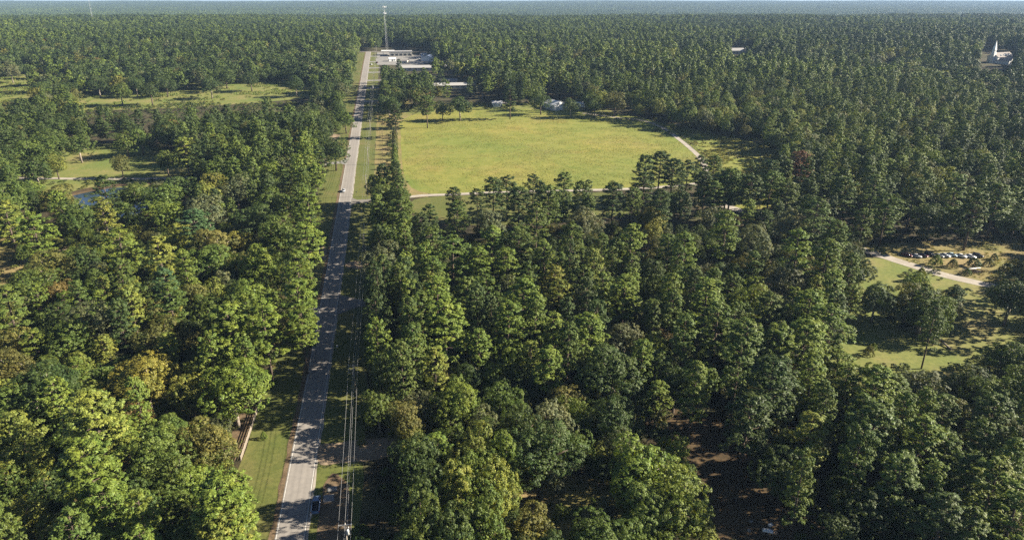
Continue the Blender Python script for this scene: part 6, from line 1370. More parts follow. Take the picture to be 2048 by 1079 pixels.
def make_pickup(loc, rz):
    root = empty('pickup_truck', loc, rz, label='blue pickup with an empty black bed parked on the verge beside two slabs', category='pickup truck')
    b = loft([(-.10, .95, .90, .42, 1.12), (1.55, .95, .88, .42, 1.12), (2.55, .93, .80, .44, 1.06), (2.85, .82, .66, .50, .92)]).build('body', M['car_pearl'], root, .05, True)
    loft([(-.12, .86, .72, 1.08, 1.82), (.05, .88, .74, 1.08, 1.86), (1.05, .88, .74, 1.08, 1.86), (1.85, .86, .78, 1.06, 1.13)]).build('cabin_glass', M['glass'], root, .04, True)
    MB().box(-.14, 1.10, -.73, .73, 1.82, 1.90, .06).build('roof', M['car_pearl'], b, .04, True)
    for s in (-1, 1):
        MB().tube([(1.05, s * .74, 1.84), (1.82, s * .86, 1.10)], .05, 5).build('roof_pillar', M['car_pearl'], b)
        MB().tube([(.42, s * .76, 1.82), (.42, s * .90, 1.10)], .05, 5).build('roof_pillar', M['car_pearl'], b)
        MB().box(-.16, .02, min(s * .70, s * .90), max(s * .70, s * .90), 1.08, 1.84).build('roof_pillar', M['car_pearl'], b, .03)
        MB().box(-2.75, -.15, min(s * .80, s * .95), max(s * .80, s * .95), .52, 1.16).build('bed_side', M['car_pearl'], root, .04)
        MB().box(-2.7, -.2, min(s * .78, s * .97), max(s * .78, s * .97), 1.16, 1.20).build('bed_rail', M['car_silver'], root, .015)
        MB().box(1.30, 1.50, min(s * .92, s * 1.15), max(s * .92, s * 1.15), 1.10, 1.32).build('mirror', M['bedliner'], root, .03)
        MB().box(2.70, 2.84, s * .66 - .15, s * .66 + .15, .74, .92).build('headlight', M['lamp_clear'], root, .02)
        MB().box(-2.80, -2.72, min(s * .80, s * .94), max(s * .80, s * .94), .72, 1.10).build('tail_light', M['lamp_red'], root, .02)
        for xx in (-1.75, 1.75): wheel(root, xx, s * .83, .40, .40, .26)
    MB().box(-2.68, -.20, -.80, .80, .60, .66).build('bed_floor', M['bedliner'], root, .01)
    MB().box(-.22, -.14, -.82, .82, .60, 1.16).build('bed_front', M['bedliner'], root, .01)
    MB().box(-2.80, -2.70, -.80, .80, .58, 1.14).build('tailgate', M['car_pearl'], root, .03)
    MB().box(-2.98, -2.80, -.90, .90, .46, .62).build('bumper', M['chrome'], root, .04); MB().box(2.78, 2.96, -.86, .86, .46, .66).build('bumper', M['chrome'], root, .04)
    MB().box(2.80, 2.88, -.45, .45, .70, .92).build('grille', M['bedliner'], root, .02)
    return root
HEAD = math.atan2(RD[1], RD[0])
make_pickup(road3(9.6, 4.75, .03), HEAD + .02)
mc = make_car(road3(255, -1.5, .085), HEAD + math.pi, 'car_silver', 'silver car driving down the road where the shade ends', False)
def person():
    x, y, z = road3(5.9, 4.0, .03)
    root = empty('person', (x, y, z), HEAD, label='person in pale shirt and light trousers standing behind the pickup', category='person')
    # standing figure grown from one skeleton; faces the tailgate (+x)
    V = [((0, 0, .93), .15), ((0, 0, 1.12), .145), ((0, 0, 1.34), .165), ((0, 0, 1.47), .075), ((.02, 0, 1.53), .06), ((.03, 0, 1.64), .105), ((.03, 0, 1.74), .075),
         ((0, .19, 1.40), .075), ((-.03, .25, 1.14), .052), ((.17, .22, 1.05), .042), ((.27, .16, 1.08), .035),
         ((0, -.19, 1.40), .075), ((-.03, -.25, 1.14), .052), ((.17, -.22, 1.05), .042), ((.27, -.16, 1.08), .035),
         ((0, .10, .86), .105), ((.01, .11, .48), .075), ((-.02, .12, .09), .05), ((.14, .14, .04), .045),
         ((0, -.10, .86), .105), ((.03, -.12, .48), .075), ((0, -.13, .09), .05), ((.16, -.15, .04), .045)]
    E_ = [(0, 1), (1, 2), (2, 3), (3, 4), (4, 5), (5, 6), (2, 7), (7, 8), (8, 9), (9, 10), (2, 11), (11, 12), (12, 13), (13, 14), (0, 15), (15, 16), (16, 17), (17, 18), (0, 19), (19, 20), (20, 21), (21, 22)]
    for hand, s in ((10, 1), (14, -1)):
        hx, hy, hz = V[hand][0]
        for k, (dy, L) in enumerate(((.035, .085), (.012, .1), (-.012, .095), (-.034, .075))):
            i = len(V); V += [((hx + .05, hy + dy, hz), .011), ((hx + .05 + L * .6, hy + dy * 1.15, hz - .02), .0095), ((hx + .04 + L * .8, hy + dy * 1.1, hz - .05), .008)]; E_ += [(hand, i), (i, i + 1), (i + 1, i + 2)]
        i = len(V); V += [((hx + .015, hy - s * .045, hz + .012), .012), ((hx + .05, hy - s * .065, hz + .02), .01)]; E_ += [(hand, i), (i, i + 1)]
    me = bpy.data.meshes.new('body'); me.from_pydata([v[0] for v in V], E_, [])
    o = link('body', me, root)
    md = o.modifiers.new('skin', 'SKIN'); sk = me.skin_vertices[0].data if me.skin_vertices else None
    if sk is None:
        bm = bmesh.new(); bm.from_mesh(me); bm.verts.layers.skin.verify(); bm.to_mesh(me); bm.free(); sk = me.skin_vertices[0].data
    for q, (_, r_) in zip(sk, V): q.radius = (r_, r_)
    sk[0].use_root = True
    ss = o.modifiers.new('sub', 'SUBSURF'); ss.levels = 1; ss.render_levels = 1
    m, nt, out = new_mat('skin_and_clothes'); zc = N(nt, 'ShaderNodeSeparateXYZ'); nt.links.new(N(nt, 'ShaderNodeTexCoord').outputs['Object'], zc.inputs[0])
    r_ = N(nt, 'ShaderNodeValToRGB'); r_.color_ramp.interpolation = 'CONSTANT'; e = r_.color_ramp.elements
    for p_, c_ in ((0, (.06, .05, .045)), (.06, (.34, .33, .31)), (.50, (.55, .54, .52)), (.83, (.45, .28, .2))):
        q = e[0] if p_ == 0 else (e[1] if p_ == .06 else e.new(p_)); q.position = p_; q.color = (*c_, 1)
    mr = N(nt, 'ShaderNodeMath', operation='DIVIDE'); nt.links.new(zc.outputs[2], mr.inputs[0]); mr.inputs[1].default_value = 1.8; nt.links.new(mr.outputs[0], r_.inputs[0])
    b = N(nt, 'ShaderNodeBsdfPrincipled'); b.inputs['Roughness'].default_value = .8; nt.links.new(r_.outputs[0], b.inputs['Base Color']); nt.links.new(b.outputs[0], out.inputs[0]); me.materials.append(m)
    h = MB(); n = 10
    h.add([(.03 + .125 * math.cos(6.283 * k / n) * c, .115 * math.sin(6.283 * k / n) * c, z_) for z_, c in ((1.69, 1.0), (1.77, .95), (1.83, .55), (1.845, .1)) for k in range(n)], [(j * n + k, j * n + (k + 1) % n, j * n + n + (k + 1) % n, j * n + n + k) for j in range(3) for k in range(n)] + [tuple(3 * n + k for k in range(n))])
    h.build('hair', M['bark'], root, 0, True)
person()
CARS = [(171.6, 277.6, 'car_maroon', 'dark maroon saloon, outermost of the car row on the drive side', 0), (175.0, 276.6, 'car_silver', 'silver saloon beside the outermost maroon car in the row', 0),
        (178.3, 277.4, 'car_maroon', 'maroon saloon between the silver saloon and the black car', 0), (181.7, 278.2, 'car_black', 'small black hatchback half hidden behind the bush', 1),
        (184.8, 276.9, 'car_grey', 'grey saloon sunk in weeds behind the bush top', 0), (187.8, 277.2, 'car_silver', 'silver saloon just past the bush in the car row', 0),
        (191.0, 277.8, 'car_blue', 'faded pale blue saloon next to the two white ones', 0), (194.4, 276.6, 'car_white', 'white saloon beside the pale blue car', 0),
        (198.2, 276.2, 'car_white', 'white saloon between the other white saloon and the black one', 0), (201.8, 277.0, 'car_black', 'black estate car at the far end of the row by the shrubs', 1)]
for i, (x, y, m, lab, suv) in enumerate(CARS):
    make_car((x, y, gz(y) + .03), R(-48 + 6 * math.sin(i * 2.3)), m, lab, bool(suv), 'cars parked in a row on the straw grass')
# ------------------------------------------------------------------ power line
POLES = [(-10.4, 13.3, 12, 'can'), (52.7, 12.3, 12, 'three'), (158, 12.5, 12, 'one'), (243.6, 11.5, 12, 'one'), (308, 11.1, 11, 'one'), (388, 11.2, 11.5, 'one'), (468, 11.3, 11, 'can'), (540.5, 11.2, 11, 'can'), (622, 11.3, 11, 'one'), (702, 11.4, 11, 'one'), (782, 11.5, 11, 'one'), (862, 11.7, 12, 'one')]
PLAB = ['utility pole with a pale transformer can beside the pickup', 'dark utility pole with three stacked crossarms past the dirt turnout', 'grey utility pole with one crossarm past the side drive', 'weathered utility pole at the farm drive, behind the silver car', 'utility pole on the lit verge opposite the concrete drive', 'utility pole on the lit verge level with the top of the shrub row', 'utility pole with white transformer where tree shadows cross the road', 'utility pole with white transformer beside the first shop drive', 'utility pole in front of the long pale-roofed buildings', 'utility pole one short of the shop lot', 'utility pole at the near corner of the shop lot', 'utility pole standing before the road junction at the crest']
tops = []
for (s, t, h, typ), lab in zip(POLES, PLAB):
    x, y, z = road3(s, t); root = empty('utility_pole', (x, y, z), RANG + .0, label=lab, category='utility pole', group='poles of the roadside power line')
    MB().tube([(0, 0, -.3), (0, 0, h * .5), (0, 0, h)], [.19, .165, .13], 9).build('post', M['pole'], root, 0, True)
    arms = [h - .35] if typ != 'three' else [h - .3, h - 1.5, h - 2.7]
    for k, a in enumerate(arms):
        o = MB().box(-1.35, 1.35, -.16, -.04, a - .07, a + .07).build('crossarm', M['pole'] if typ != 'can' else M['galv'], root, .01)
        for sx in (-1.25, 0.0, 1.25): MB().tube([(sx, -.1, a + .07), (sx, -.1, a + .18), (sx, -.1, a + .30)], [.05, .085, .05], 8).build('insulator', M['porcelain'], o, 0, True)
        for sx in (-1, 1): MB().tube([(sx * .75, -.1, a - .05), (0, -.15, a - .7)], .025, 5).build('brace', M['galv'], root)
    if typ == 'can':
        c = MB().tube([(.38, -.05, h - 2.9), (.38, -.05, h - 2.85), (.38, -.05, h - 1.75), (.38, -.05, h - 1.65)], [.22, .27, .27, .2], 14).build('transformer', M['can'], root, 0, True)
        MB().tube([(.38, -.05, h - 1.66), (.38, -.05, h - 1.38)], [.06, .04], 8).build('bushing', M['porcelain'], c, 0, True)
        MB().box(.1, .3, -.1, 0, h - 2.5, h - 2.3).build('bracket', M['galv'], root)
        f = MB().tube([(.1, -.1, h - .9), (.65, -.15, h - 1.05)], .03, 5).build('fuse_bracket', M['galv'], root)
        MB().tube([(.65, -.15, h - 1.35), (.62, -.15, h - .85)], [.07, .06], 7).build('fuse_cutout', M['porcelain'], f, 0, True)
    tops.append((x, y, z, h))
def wire(off, drop, lab, r_=.027):
    m = MB(); ca, sa = math.cos(RANG), math.sin(RANG); P = []
    pts = [(road3(-95, 13.4)[0], road3(-95, 13.4)[1], 0, 12)] + tops
    for a, b in zip(pts, pts[1:]):
        for k in range(10):
            u = k / 10; L_ = math.hypot(b[0] - a[0], b[1] - a[1]); sag = 4 * (.012 * L_) * u * (1 - u)
            P.append((a[0] + (b[0] - a[0]) * u + ca * off, a[1] + (b[1] - a[1]) * u + sa * off, (a[2] + a[3]) * (1 - u) + (b[2] + b[3]) * u - drop - sag))
    m.tube(P, r_, 5); o = m.build('overhead_wire', M['wire'], label=lab, category='wire', group='overhead wires of the power line')
wire(-1.25, .03, 'overhead wire carried on the road end of the crossarms'); wire(0, .03, 'overhead wire running along the middle of the crossarms'); wire(1.25, .03, 'overhead wire carried on the wood side of the crossarms'); wire(.12, 2.3, 'lower neutral wire strung below the crossarms')
def side_pole(x, y, h, lab, lean):
    root = empty('utility_pole', (x, y, gz(y)), 0, label=lab, category='utility pole')
    MB().tube([(0, 0, -.3), (lean * .5, 0, h * .5), (lean, 0, h)], [.24, .2, .16], 8).build('post', M['bark_pale'], root, 0, True)
    MB().box(lean - 1.2, lean + 1.2, -.08, .06, h - .5, h - .32).build('crossarm', M['pole'], root)
side_pole(-473, 758, 14.5, 'pale leaning utility pole beside the old pasture road', -.9); side_pole(-461, 814, 12, 'pale utility pole half hidden in the wood beyond the pasture road', -.6)
# ------------------------------------------------------------------ roadside things
def fence(name, pts, label, rails, step, mat, post_r, rail_r, cat='fence', h=1.35):
    x0, y0 = pts[0]; root = empty(name, (x0, y0, gz(y0)), 0, label=label, category=cat); z0 = gz(y0)
    for (ax, ay), (bx, by) in zip(pts, pts[1:]):
        L_ = math.hypot(bx - ax, by - ay); n = max(1, int(L_ / step)); ang = math.atan2(by - ay, bx - ax)
        for i in range(n + 1):
            u = i / n; x, y = ax + (bx - ax) * u, ay + (by - ay) * u; g = gz(y) - z0
            MB().box(-post_r, post_r, -post_r, post_r, -.3, h).build('post', mat, root, 0).matrix_local = Matrix.Translation((x - x0, y - y0, g)) @ Matrix.Rotation(ang, 4, 'Z')
        nn = Vector((-(by - ay), bx - ax)).normalized() * -(post_r + rail_r[0])
        for hz in rails:
            for i in range(n):
                u0, u1 = i / n, (i + 1) / n; p = [(ax + (bx - ax) * u - x0 + nn.x, ay + (by - ay) * u - y0 + nn.y) for u in (u0, u1)]
                a = Vector((p[0][0], p[0][1], gz(p[0][1] + y0) - z0 + hz)); b = Vector((p[1][0], p[1][1], gz(p[1][1] + y0) - z0 + hz))
                d = (b - a) / 2; m = MB().box(-d.length - .02, d.length + .02, -rail_r[0], rail_r[0], -rail_r[1], rail_r[1]).build('rail', mat, root)
                m.matrix_local = Matrix.Translation((a + b) / 2) @ Matrix.Rotation(ang, 4, 'Z') @ Matrix.Rotation(-math.asin(d.z / d.length), 4, 'Y')
    return root
fence('rail_fence', [road(30, -15.6), road(58, -15.0)], 'weathered wooden rail fence along the mown verge', (.35, .72, 1.09, 1.42), 2.5, M['wood'], .08, (.025, .085), h=1.55)
fence('meadow_fence', [road(285, 19.5), road(400, 19.5), road(505, 19.8)], 'dark post and wire fence between the wires and the shrub row', (.6, 1.1), 6.5, M['bark'], .09, (.015, .02))
fence('track_fence', [(126.5, 436), (122.5, 495), (120, 520)], 'dark post and rail fence along the gravel track', (.5, .95), 4.5, M['bark'], .09, (.03, .07))
def mailbox(s, t, lab, mat):
    root = empty('mailbox', road3(s, t, .02), HEAD + math.pi / 2, label=lab, category='mailbox')
    MB().box(-.05, .05, -.05, .05, 0, 1.05).build('post', M['wood'], root)
    b = MB().prism([(-.30, 1.05), (.30, 1.05), (.30, 1.30), (.2, 1.45), (0, 1.5), (-.2, 1.45), (-.30, 1.30)], -.3, .3).build('box', M[mat], root, .02)
    MB().box(-.26, .26, -.33, -.3, 1.08, 1.36).build('door', M[mat], b); MB().box(.3, .33, -.05, .05, 1.2, 1.5).build('flag', M['lamp_red'], b)
mailbox(84, 5.0, 'white mailbox on a post beside the shaded road', 'white'); mailbox(249, 5.6, 'dark mailbox on the verge across from the silver car', 'bedliner')
for (s, t, w, l, a, lab) in ((12.0, 7.4, 1.25, 1.25, .05, 'larger grey concrete slab lying on the soil nearer the pickup'), (15.1, 8.0, 1.1, .85, .08, 'smaller grey concrete slab lying just behind the larger one')):
    o = MB().box(-w, w, -l, l, -.1, .14).build('concrete_slab', M['concrete'], None, .03, label=lab, category='slab', group='concrete slabs by the pickup'); o.location = road3(s, t, .05); o.rotation_euler = (0, 0, RANG + a)
# things lying in the dirt clearing
def crumple(name, loc, sx, sy, h, mat, lab, cat, seed):
    rd = random.Random(seed); n = 9; v = []
    for j in range(n):
        for i in range(n):
            u, w = i / (n - 1) * 2 - 1, j / (n - 1) * 2 - 1; e = max(0, 1 - (abs(u) ** 3 + abs(w) ** 3) * .6)
            v.append((u * sx + rd.uniform(-.06, .06), w * sy + rd.uniform(-.06, .06), .03 + h * e * rd.uniform(.35, 1.0)))
    f = [(j * n + i, j * n + i + 1, j * n + n + i + 1, j * n + n + i) for j in range(n - 1) for i in range(n - 1)]
    ring = [i for i in range(n)] + [j * n + n - 1 for j in range(1, n)] + [(n - 1) * n + i for i in range(n - 2, -1, -1)] + [j * n for j in range(n - 2, 0, -1)]
    b = len(v); v += [(v[q][0], v[q][1], -.05) for q in ring]; m = len(ring); f += [(ring[k], ring[(k + 1) % m], b + (k + 1) % m, b + k) for k in range(m)] + [tuple(b + k for k in range(m))]
    o = MB().add(v, f).build(name, mat, None, 0, True, label=lab, category=cat); o.location = loc; o.rotation_euler = (0, 0, seed * .7); return o
crumple('crumpled_tarp', (56.6, 118.7, gz(118.7) + .03), 1.15, .55, .55, M['white'], 'white crumpled tarp lying in the sunlit dirt clearing', 'tarp', 4)
crumple('tan_cushion', (57.9, 118.2, gz(118.2) + .03), .55, .45, .4, paint('tan_cloth', (.6, .36, .2), .8), 'tan bundle beside the white tarp in the clearing', 'bundle', 6)
o = MB().box(-.45, .45, -.3, .3, 0, .55, -.06).build('plastic_tub', M['white'], None, .04, label='white plastic tub behind the crumpled tarp', category='tub'); o.location = (57.6, 120.2, gz(120.2) + .03); o.rotation_euler = (0, 0, .4)
for i, (x, y, k, lab) in enumerate(((53.8, 121.6, .42, 'small pale rock farther out in the dirt clearing'), (52.4, 118.9, .5, 'pale rock lying in the grass in front of the tarp'))):
    rd = random.Random(i); bm = bmesh.new(); bmesh.ops.create_icosphere(bm, subdivisions=2, radius=k)
    for q in bm.verts: q.co = q.co * rd.uniform(.8, 1.15); q.co.z = max(-.1, q.co.z * .6)
    me = bpy.data.meshes.new('rock'); bm.to_mesh(me); bm.free(); me.materials.append(M['concrete']); o = link('rock', me, label=lab, category='rock'); o.location = (x, y, gz(y) + .05)
# fallen trunk, brush pile with pipes
m = MB(); m.tube([(0, 0, 4.2), (2.0, -4, 2.6), (3.6, -9.5, .9), (4.2, -13, .12)], [.12, .2, .27, .32], 8)
o = m.build('fallen_log', M['bark_pale'], None, 0, True, label='pale dead trunk slanting down from the vine-covered tree on the house lawn', category='log'); o.location = (140.5, 212, gz(199))
def brush_pile():
    root = empty('brush_pile', (189.5, 261, gz(261)), .2, label='brown heap of cut branches beside the house drive', category='brush pile'); rd = random.Random(8)
    for k in range(4):
        m = MB()
        for i in range(60):
            x, y = rd.gauss(0, 3.6), rd.gauss(0, 1.0); z = max(.05, 1.3 * math.exp(-(x / 4) ** 2 - (y / 1.4) ** 2) * rd.uniform(.1, 1.0)); a = rd.uniform(0, 6.28); L_ = rd.uniform(.6, 1.7)
            m.tube([(x - math.cos(a) * L_, y - math.sin(a) * L_, max(.03, z + rd.uniform(-.3, .3))), (x + math.cos(a) * L_, y + math.sin(a) * L_, max(.03, z + rd.uniform(-.2, .5)))], [.05, .02], 4)
        m.build('branches', (M['bark'], M['redclay'], M['bark_pale'], M['bark'])[k], root, kind='stuff')
brush_pile()
for k, (x, y, L_, a) in enumerate(((188.5, 261.2, 6.0, .12), (191.5, 262.4, 4.6, .05))):
    o = MB().tube([(-L_ / 2, 0, 0), (L_ / 2, 0, 0)], .13, 8).build('white_pipe', M['white'], None, 0, True, label=('longer', 'shorter')[k] + ' white pipe lying across the brush pile', category='pipe'); o.location = (x, y, gz(y) + 1.5 - .2 * k); o.rotation_euler = (0, 0, a)
# ------------------------------------------------------------------ shrubs and lone plants
def shrub(x, y, r, h, hue, label, kind='shrub', group=None, var=0):
    root = empty(kind, (x, y, gz(y)), x * 3.1 % 6.28, label=label, category='shrub', group=group); root.scale = (r, r, h)
    link('stem', SHT, root); c = link('foliage', SHR[var % len(SHR)], root); c.color = (*HUES[hue], 1)
def shrub_mesh(seed):
    rg2 = np.random.default_rng(seed); n = 90; d = rand_dirs(rg2, n); z = np.abs(d[:, 2]); c = np.column_stack([d[:, 0] * .8 * (1 - .45 * z), d[:, 1] * .8 * (1 - .45 * z), .08 + z * .86]); ctr = np.repeat(c, 26, 0); o_ = np.repeat(d, 26, 0)
    q = rand_dirs(rg2, len(ctr)) + o_ * .6 + [0, 0, .2]; q /= np.linalg.norm(q, axis=1)[:, None]
    return quad_mesh('foliage', quads(ctr + q * rg2.uniform(.05, .16, (len(ctr), 1)), q + rand_dirs(rg2, len(ctr)) * .5, rg2.uniform(.03, .06, len(ctr)), .7, rg2), M['leaf'])
SHR = [shrub_mesh(800 + i) for i in range(4)]; SHT = MB().tube([(0, 0, -.05), (0, 0, .6)], [.06, .03], 6).mesh('stem', M['bark'])
ords = ['first', 'second', 'third', 'fourth', 'fifth', 'sixth', 'seventh', 'eighth']
for k, (x, y, h_) in enumerate(((-71.7, 411.5, 1), (-73.5, 422.8, 0), (-75.3, 434.7, 0), (-77.3, 447.1, 1), (-79.1, 458.9, 6), (-81.1, 471.2, 3), (-83.1, 484.2, 3), (-85.2, 497.8, 6))):
    shrub(x, y, 2.7, 7.4 - .1 * k, h_, '%s shrub of the roadside meadow row, counted up the road' % ords[k], 'row_shrub', 'shrubs in a row along the meadow', k)
SH = [(-33.5, 118, 2.6, 2.0, 1, 'low dark shrub close behind the transformer pole'), (-30, 131, 2.8, 2.4, 2, 'dark spreading shrub between the wires and the lime-green trees'), (-31, 138, 1.8, 1.6, 1, 'small green shrub just short of the dirt turnout'), (205, 262, 3.0, 3.4, 2, 'dark bush behind the end of the brush pile'), (215, 259, 3.4, 3.0, 3, 'olive bush at the edge of the straw grass by the drive'), (186, 258.5, 2.2, 2.6, 1, 'green bush hugging the drive before the brush pile'), (222, 272, 3.0, 3.0, 1, 'green bush far along the straw grass past the car row'), (163.5, 252.5, 3.0, 5.6, 5, 'yellow-green bush in front of the black hatchback'), (178.5, 268, 3.2, 4.6, 0, 'bright bush on the straw grass before the silver saloon'), (184.5, 266, 2.6, 3.6, 3, 'olive bush between the car row and the brush pile'), (194, 267, 3.6, 3.6, 2, 'dark low bush before the white saloons'), (201, 268, 2.6, 3.0, 3, 'olive bush before the black estate car'), (207, 274, 1.8, 2.8, 2, 'small dark round bush past the end of the car row'),
      (212, 268, 3.0, 2.6, 4, 'yellow weeds clump past the end of the car row'), (116, 196, 2.1, 3.4, 3, 'small bush alone on the house lawn by the wood edge'), (119, 199, 1.3, 2.6, 0, 'bright sapling behind the small lawn bush'), (140.5, 206, 1.8, 3.6, 0, 'bright young cedar at the foot of the fallen trunk'),
      (-39.5, 149.5, 1.6, 1.6, 5, 'lit bush at the corner of the dirt turnout'), (-30, 146, 1.4, 1.8, 5, 'yellow-green shrub at the back of the dirt turnout'), (-66, 152, 1.2, 2.2, 0, 'bright shrub at the near end of the rail fence'), (-26, 122, 2.4, 2.6, 1, 'green shrub in the dark gap behind the transformer pole'), (-22, 114, 2.2, 2.2, 1, 'green shrub nearest the frame bottom past the transformer pole'), (-18, 127, 2.0, 2.0, 1, 'green shrub at the glade end under the tall trees'),
      (20, 143, 2.2, 4.5, 1, 'bluish green sapling between the dark oak and the large oak'), (78, 116, 2.4, 3.2, 1, 'green shrub at the dark edge of the dirt clearing'), (116, 505, 3.0, 2.6, 1, 'round green shrub on the meadow beside the gravel track'), (108, 513, 3.4, 2.0, 2, 'dark low shrub on the meadow beside the gravel track')]
for k, (x, y, r, h, hue, lab) in enumerate(SH): shrub(x, y, r, h, hue, lab, 'shrub', None, k)
# the tall vine-covered clump on the house lawn
def clump(x, y, r, H, ty, hue, label):
    P = ty == 'P'; tr, cr = (PINES if P else BROAD)[int(x) % NV]; r0, h0 = (4.2, 22.0) if P else (5.5, 15.0)
    root = empty('pine_tree' if P else 'broadleaf_tree', (x, y, gz(y)), x, label=label, category='pine tree' if P else 'broadleaf tree'); root.scale = (r / r0, r / r0, H / h0)
    link('trunk', tr, root); c = link('crown', cr, root); c.color = (*HUES[hue], 1)
clump(138.5, 207.5, 6.4, 14.5, 'H', 1, 'bushy dark green tree standing on the house lawn over the fallen trunk')
clump(143, 216, 6.0, 15.0, 'H', 2, 'dark vine-covered tree behind the bushy tree on the house lawn')
clump(150.5, 212.5, 4.2, 11.5, 'H', 6, 'grey-green drooping tree beside the vine-covered one on the house lawn')
# ------------------------------------------------------------------ buildings
def gable(name, x, y, rz, w, d, eave, ridge, wall, roof, label, axis='y', over=.35, cat='building'):
    """w along local x, d along local y; ridge runs along axis"""
    root = empty(name, (x, y, gz(y)), rz, label=label, category=cat)
    a, b = w / 2, d / 2; m = MB()
    if axis == 'y': m.prism([(-a, -.6), (a, -.6), (a, eave), (0, ridge - .04), (-a, eave)], -b, b)
    else:
        m.prism([(-b, -.6), (b, -.6), (b, eave), (0, ridge - .04), (-b, eave)], -a, a); m.v = [(q[1], q[0], q[2]) for q in m.v]
    m.build('wall', wall, root)
    r = MB(); A, B = (a, b) if axis == 'y' else (b, a); k = (ridge - eave) / A; th = .14
    for s in (-1, 1):
        v = [(s * (A + over), -B - over, eave - k * over), (0, -B - over, ridge), (0, B + over, ridge), (s * (A + over), B + over, eave - k * over)]
        v += [(p[0], p[1], p[2] + th) for p in v]
        if axis == 'x': v = [(p[1], p[0], p[2]) for p in v]
        r.add(v, [(0, 1, 2, 3), (4, 5, 6, 7), (0, 1, 5, 4), (1, 2, 6, 5), (2, 3, 7, 6), (3, 0, 4, 7)])
    ro = r.build('roof', roof, root); return root, ro
def opening(root, name, x0, x1, y, z0, z1, mat, frame=None, side='front'):
    """a door or window set on the wall facing -y (front) or +x (side)"""
    B = (lambda m, a, b, p, q, c, e: m.box(a, b, p, q, c, e)) if side == 'front' else (lambda m, a, b, p, q, c, e: m.box(-q, -p, a, b, c, e))
    o = B(MB(), x0, x1, y - .06, y + .05, z0, z1).build(name, mat, root)
    if frame:
        for (a, b, c, e) in ((x0 - .12, x0, z0 - .1, z1 + .1), (x1, x1 + .12, z0 - .1, z1 + .1), (x0, x1, z1, z1 + .12)): B(MB(), a, b, y - .1, y + .04, c, e).build('frame', frame, o)
    return o
rt, _ = gable('white_barn', 37.0, 597, R(32), 13.5, 17, 4.3, 6.9, M['white_metal'], M['white_metal'], 'white metal barn with a big front door behind the meadow', 'y', cat='barn')
opening(rt, 'door', -1.8, 3.4, -8.55, 0, 3.9, M['white'], M['galv']); opening(rt, 'door', -4.4, -3.4, -8.55, 0, 2.1, M['grey_wall'], M['galv']); opening(rt, 'window', -4.5, -3.0, 6.8, 1.4, 2.5, M['glass'], M['white'], 'side')
MB().box(-9.6, -6.85, -6, 6, 2.5, 2.62).build('lean_to_roof', M['grey_roof'], rt)
for yy in (-5.8, 0, 5.8): MB().box(-9.5, -9.35, yy - .08, yy + .08, -.4, 2.5).build('lean_to_post', M['pole'], rt)
rt, _ = gable('farm_shed', -13.0, 607, R(4), 8.5, 9, 3.0, 4.6, M['white_metal'], M['grey_roof'], 'small pale shed with a grey roof and open carport behind the meadow', 'x', cat='shed')
opening(rt, 'door', -3.2, -.6, -4.55, 0, 2.5, M['grey_wall'], M['white']); opening(rt, 'window', 1.0, 2.4, -4.55, 1.1, 2.1, M['glass'], M['white'])
MB().box(4.3, 9.0, -4.2, 4.2, 2.6, 2.75).build('carport_roof', M['shingle'], rt)
for xx, yy in ((8.8, -4), (8.8, 4), (6.5, -4)): MB().box(xx - .08, xx + .08, yy - .08, yy + .08, -.4, 2.6).build('carport_post', M['wood'], rt)
rt, _ = gable('long_shed', 57, 606, R(-6), 13, 7, 2.6, 3.9, M['white_metal'], M['white_metal'], 'low white-roofed shed beside the barn, half hidden by a dark tree', 'x', cat='shed'); opening(rt, 'door', -2, 1, -3.55, 0, 2.2, M['dark'], M['white'])
rt, _ = gable('long_building', -64, 700, R(10), 76, 11, 3.2, 5.0, M['cream'], M['pale_roof'], 'long pale-roofed building with dark windows behind the meadow trees', 'x', .8)
for k in range(12): opening(rt, 'window', -35 + 6 * k, -31.4 + 6 * k, -5.55, 1.0, 2.4, M['glass'], M['white'])
rt, _ = gable('tan_roofed_house', -66, 730, R(8), 18, 10, 2.9, 4.6, M['cream'], M['shingle'], 'low cream house with a tan roof behind the long pale-roofed building', 'x', .5, 'house')
for k in range(4): opening(rt, 'window', -7.6 + 4 * k, -6 + 4 * k, -5.05, 1.0, 2.2, M['glass'], M['white'])
rt, _ = gable('long_building', -94, 826, R(6), 72, 12, 3.4, 5.6, M['grey_wall'], M['pale_roof'], 'farther long building with a pale grey roof before the shop lot', 'x', .8)
for k in range(10): opening(rt, 'window', -33 + 6.6 * k, -30 + 6.6 * k, -6.05, 1.0, 2.4, M['glass'], M['white'])
rt, _ = gable('blue_roofed_shop', -106, 912, R(-8), 16, 20, 4.2, 6.6, M['white_metal'], M['blue_roof'], 'shop with a blue-grey roof at the back of the lot', 'y', .5, 'shop'); opening(rt, 'door', -2.4, 2.4, -10.05, 0, 3.2, M['white'], M['galv']); opening(rt, 'window', 4, 6.5, -10.05, 1, 2.4, M['glass'], M['white'])
rt = empty('store', (-150, 962, gz(962)), RANG, label='flat-roofed cream store beside the road junction', category='store')
MB().box(-15, 15, -7, 7, -.6, 5.2).build('wall', M['cream'], rt); MB().box(-15.4, 15.4, -7.4, 7.4, 5.2, 6.2).build('roof', M['pale_roof'], rt, .05)
for k in range(5): opening(rt, 'window', -13 + 5.6 * k, -9 + 5.6 * k, -7.05, .6, 3.2, M['glass'], M['white'])
opening(rt, 'door', 12.5, 14.4, -7.05, 0, 2.8, M['glass'], M['galv'])
rt = empty('fuel_canopy', road3(862, 27, 0), RANG, label='white fuel canopy on posts in front of the store', category='canopy')
MB().box(-9, 9, -6, 6, 5.0, 5.9).build('roof', M['white'], rt, .08)
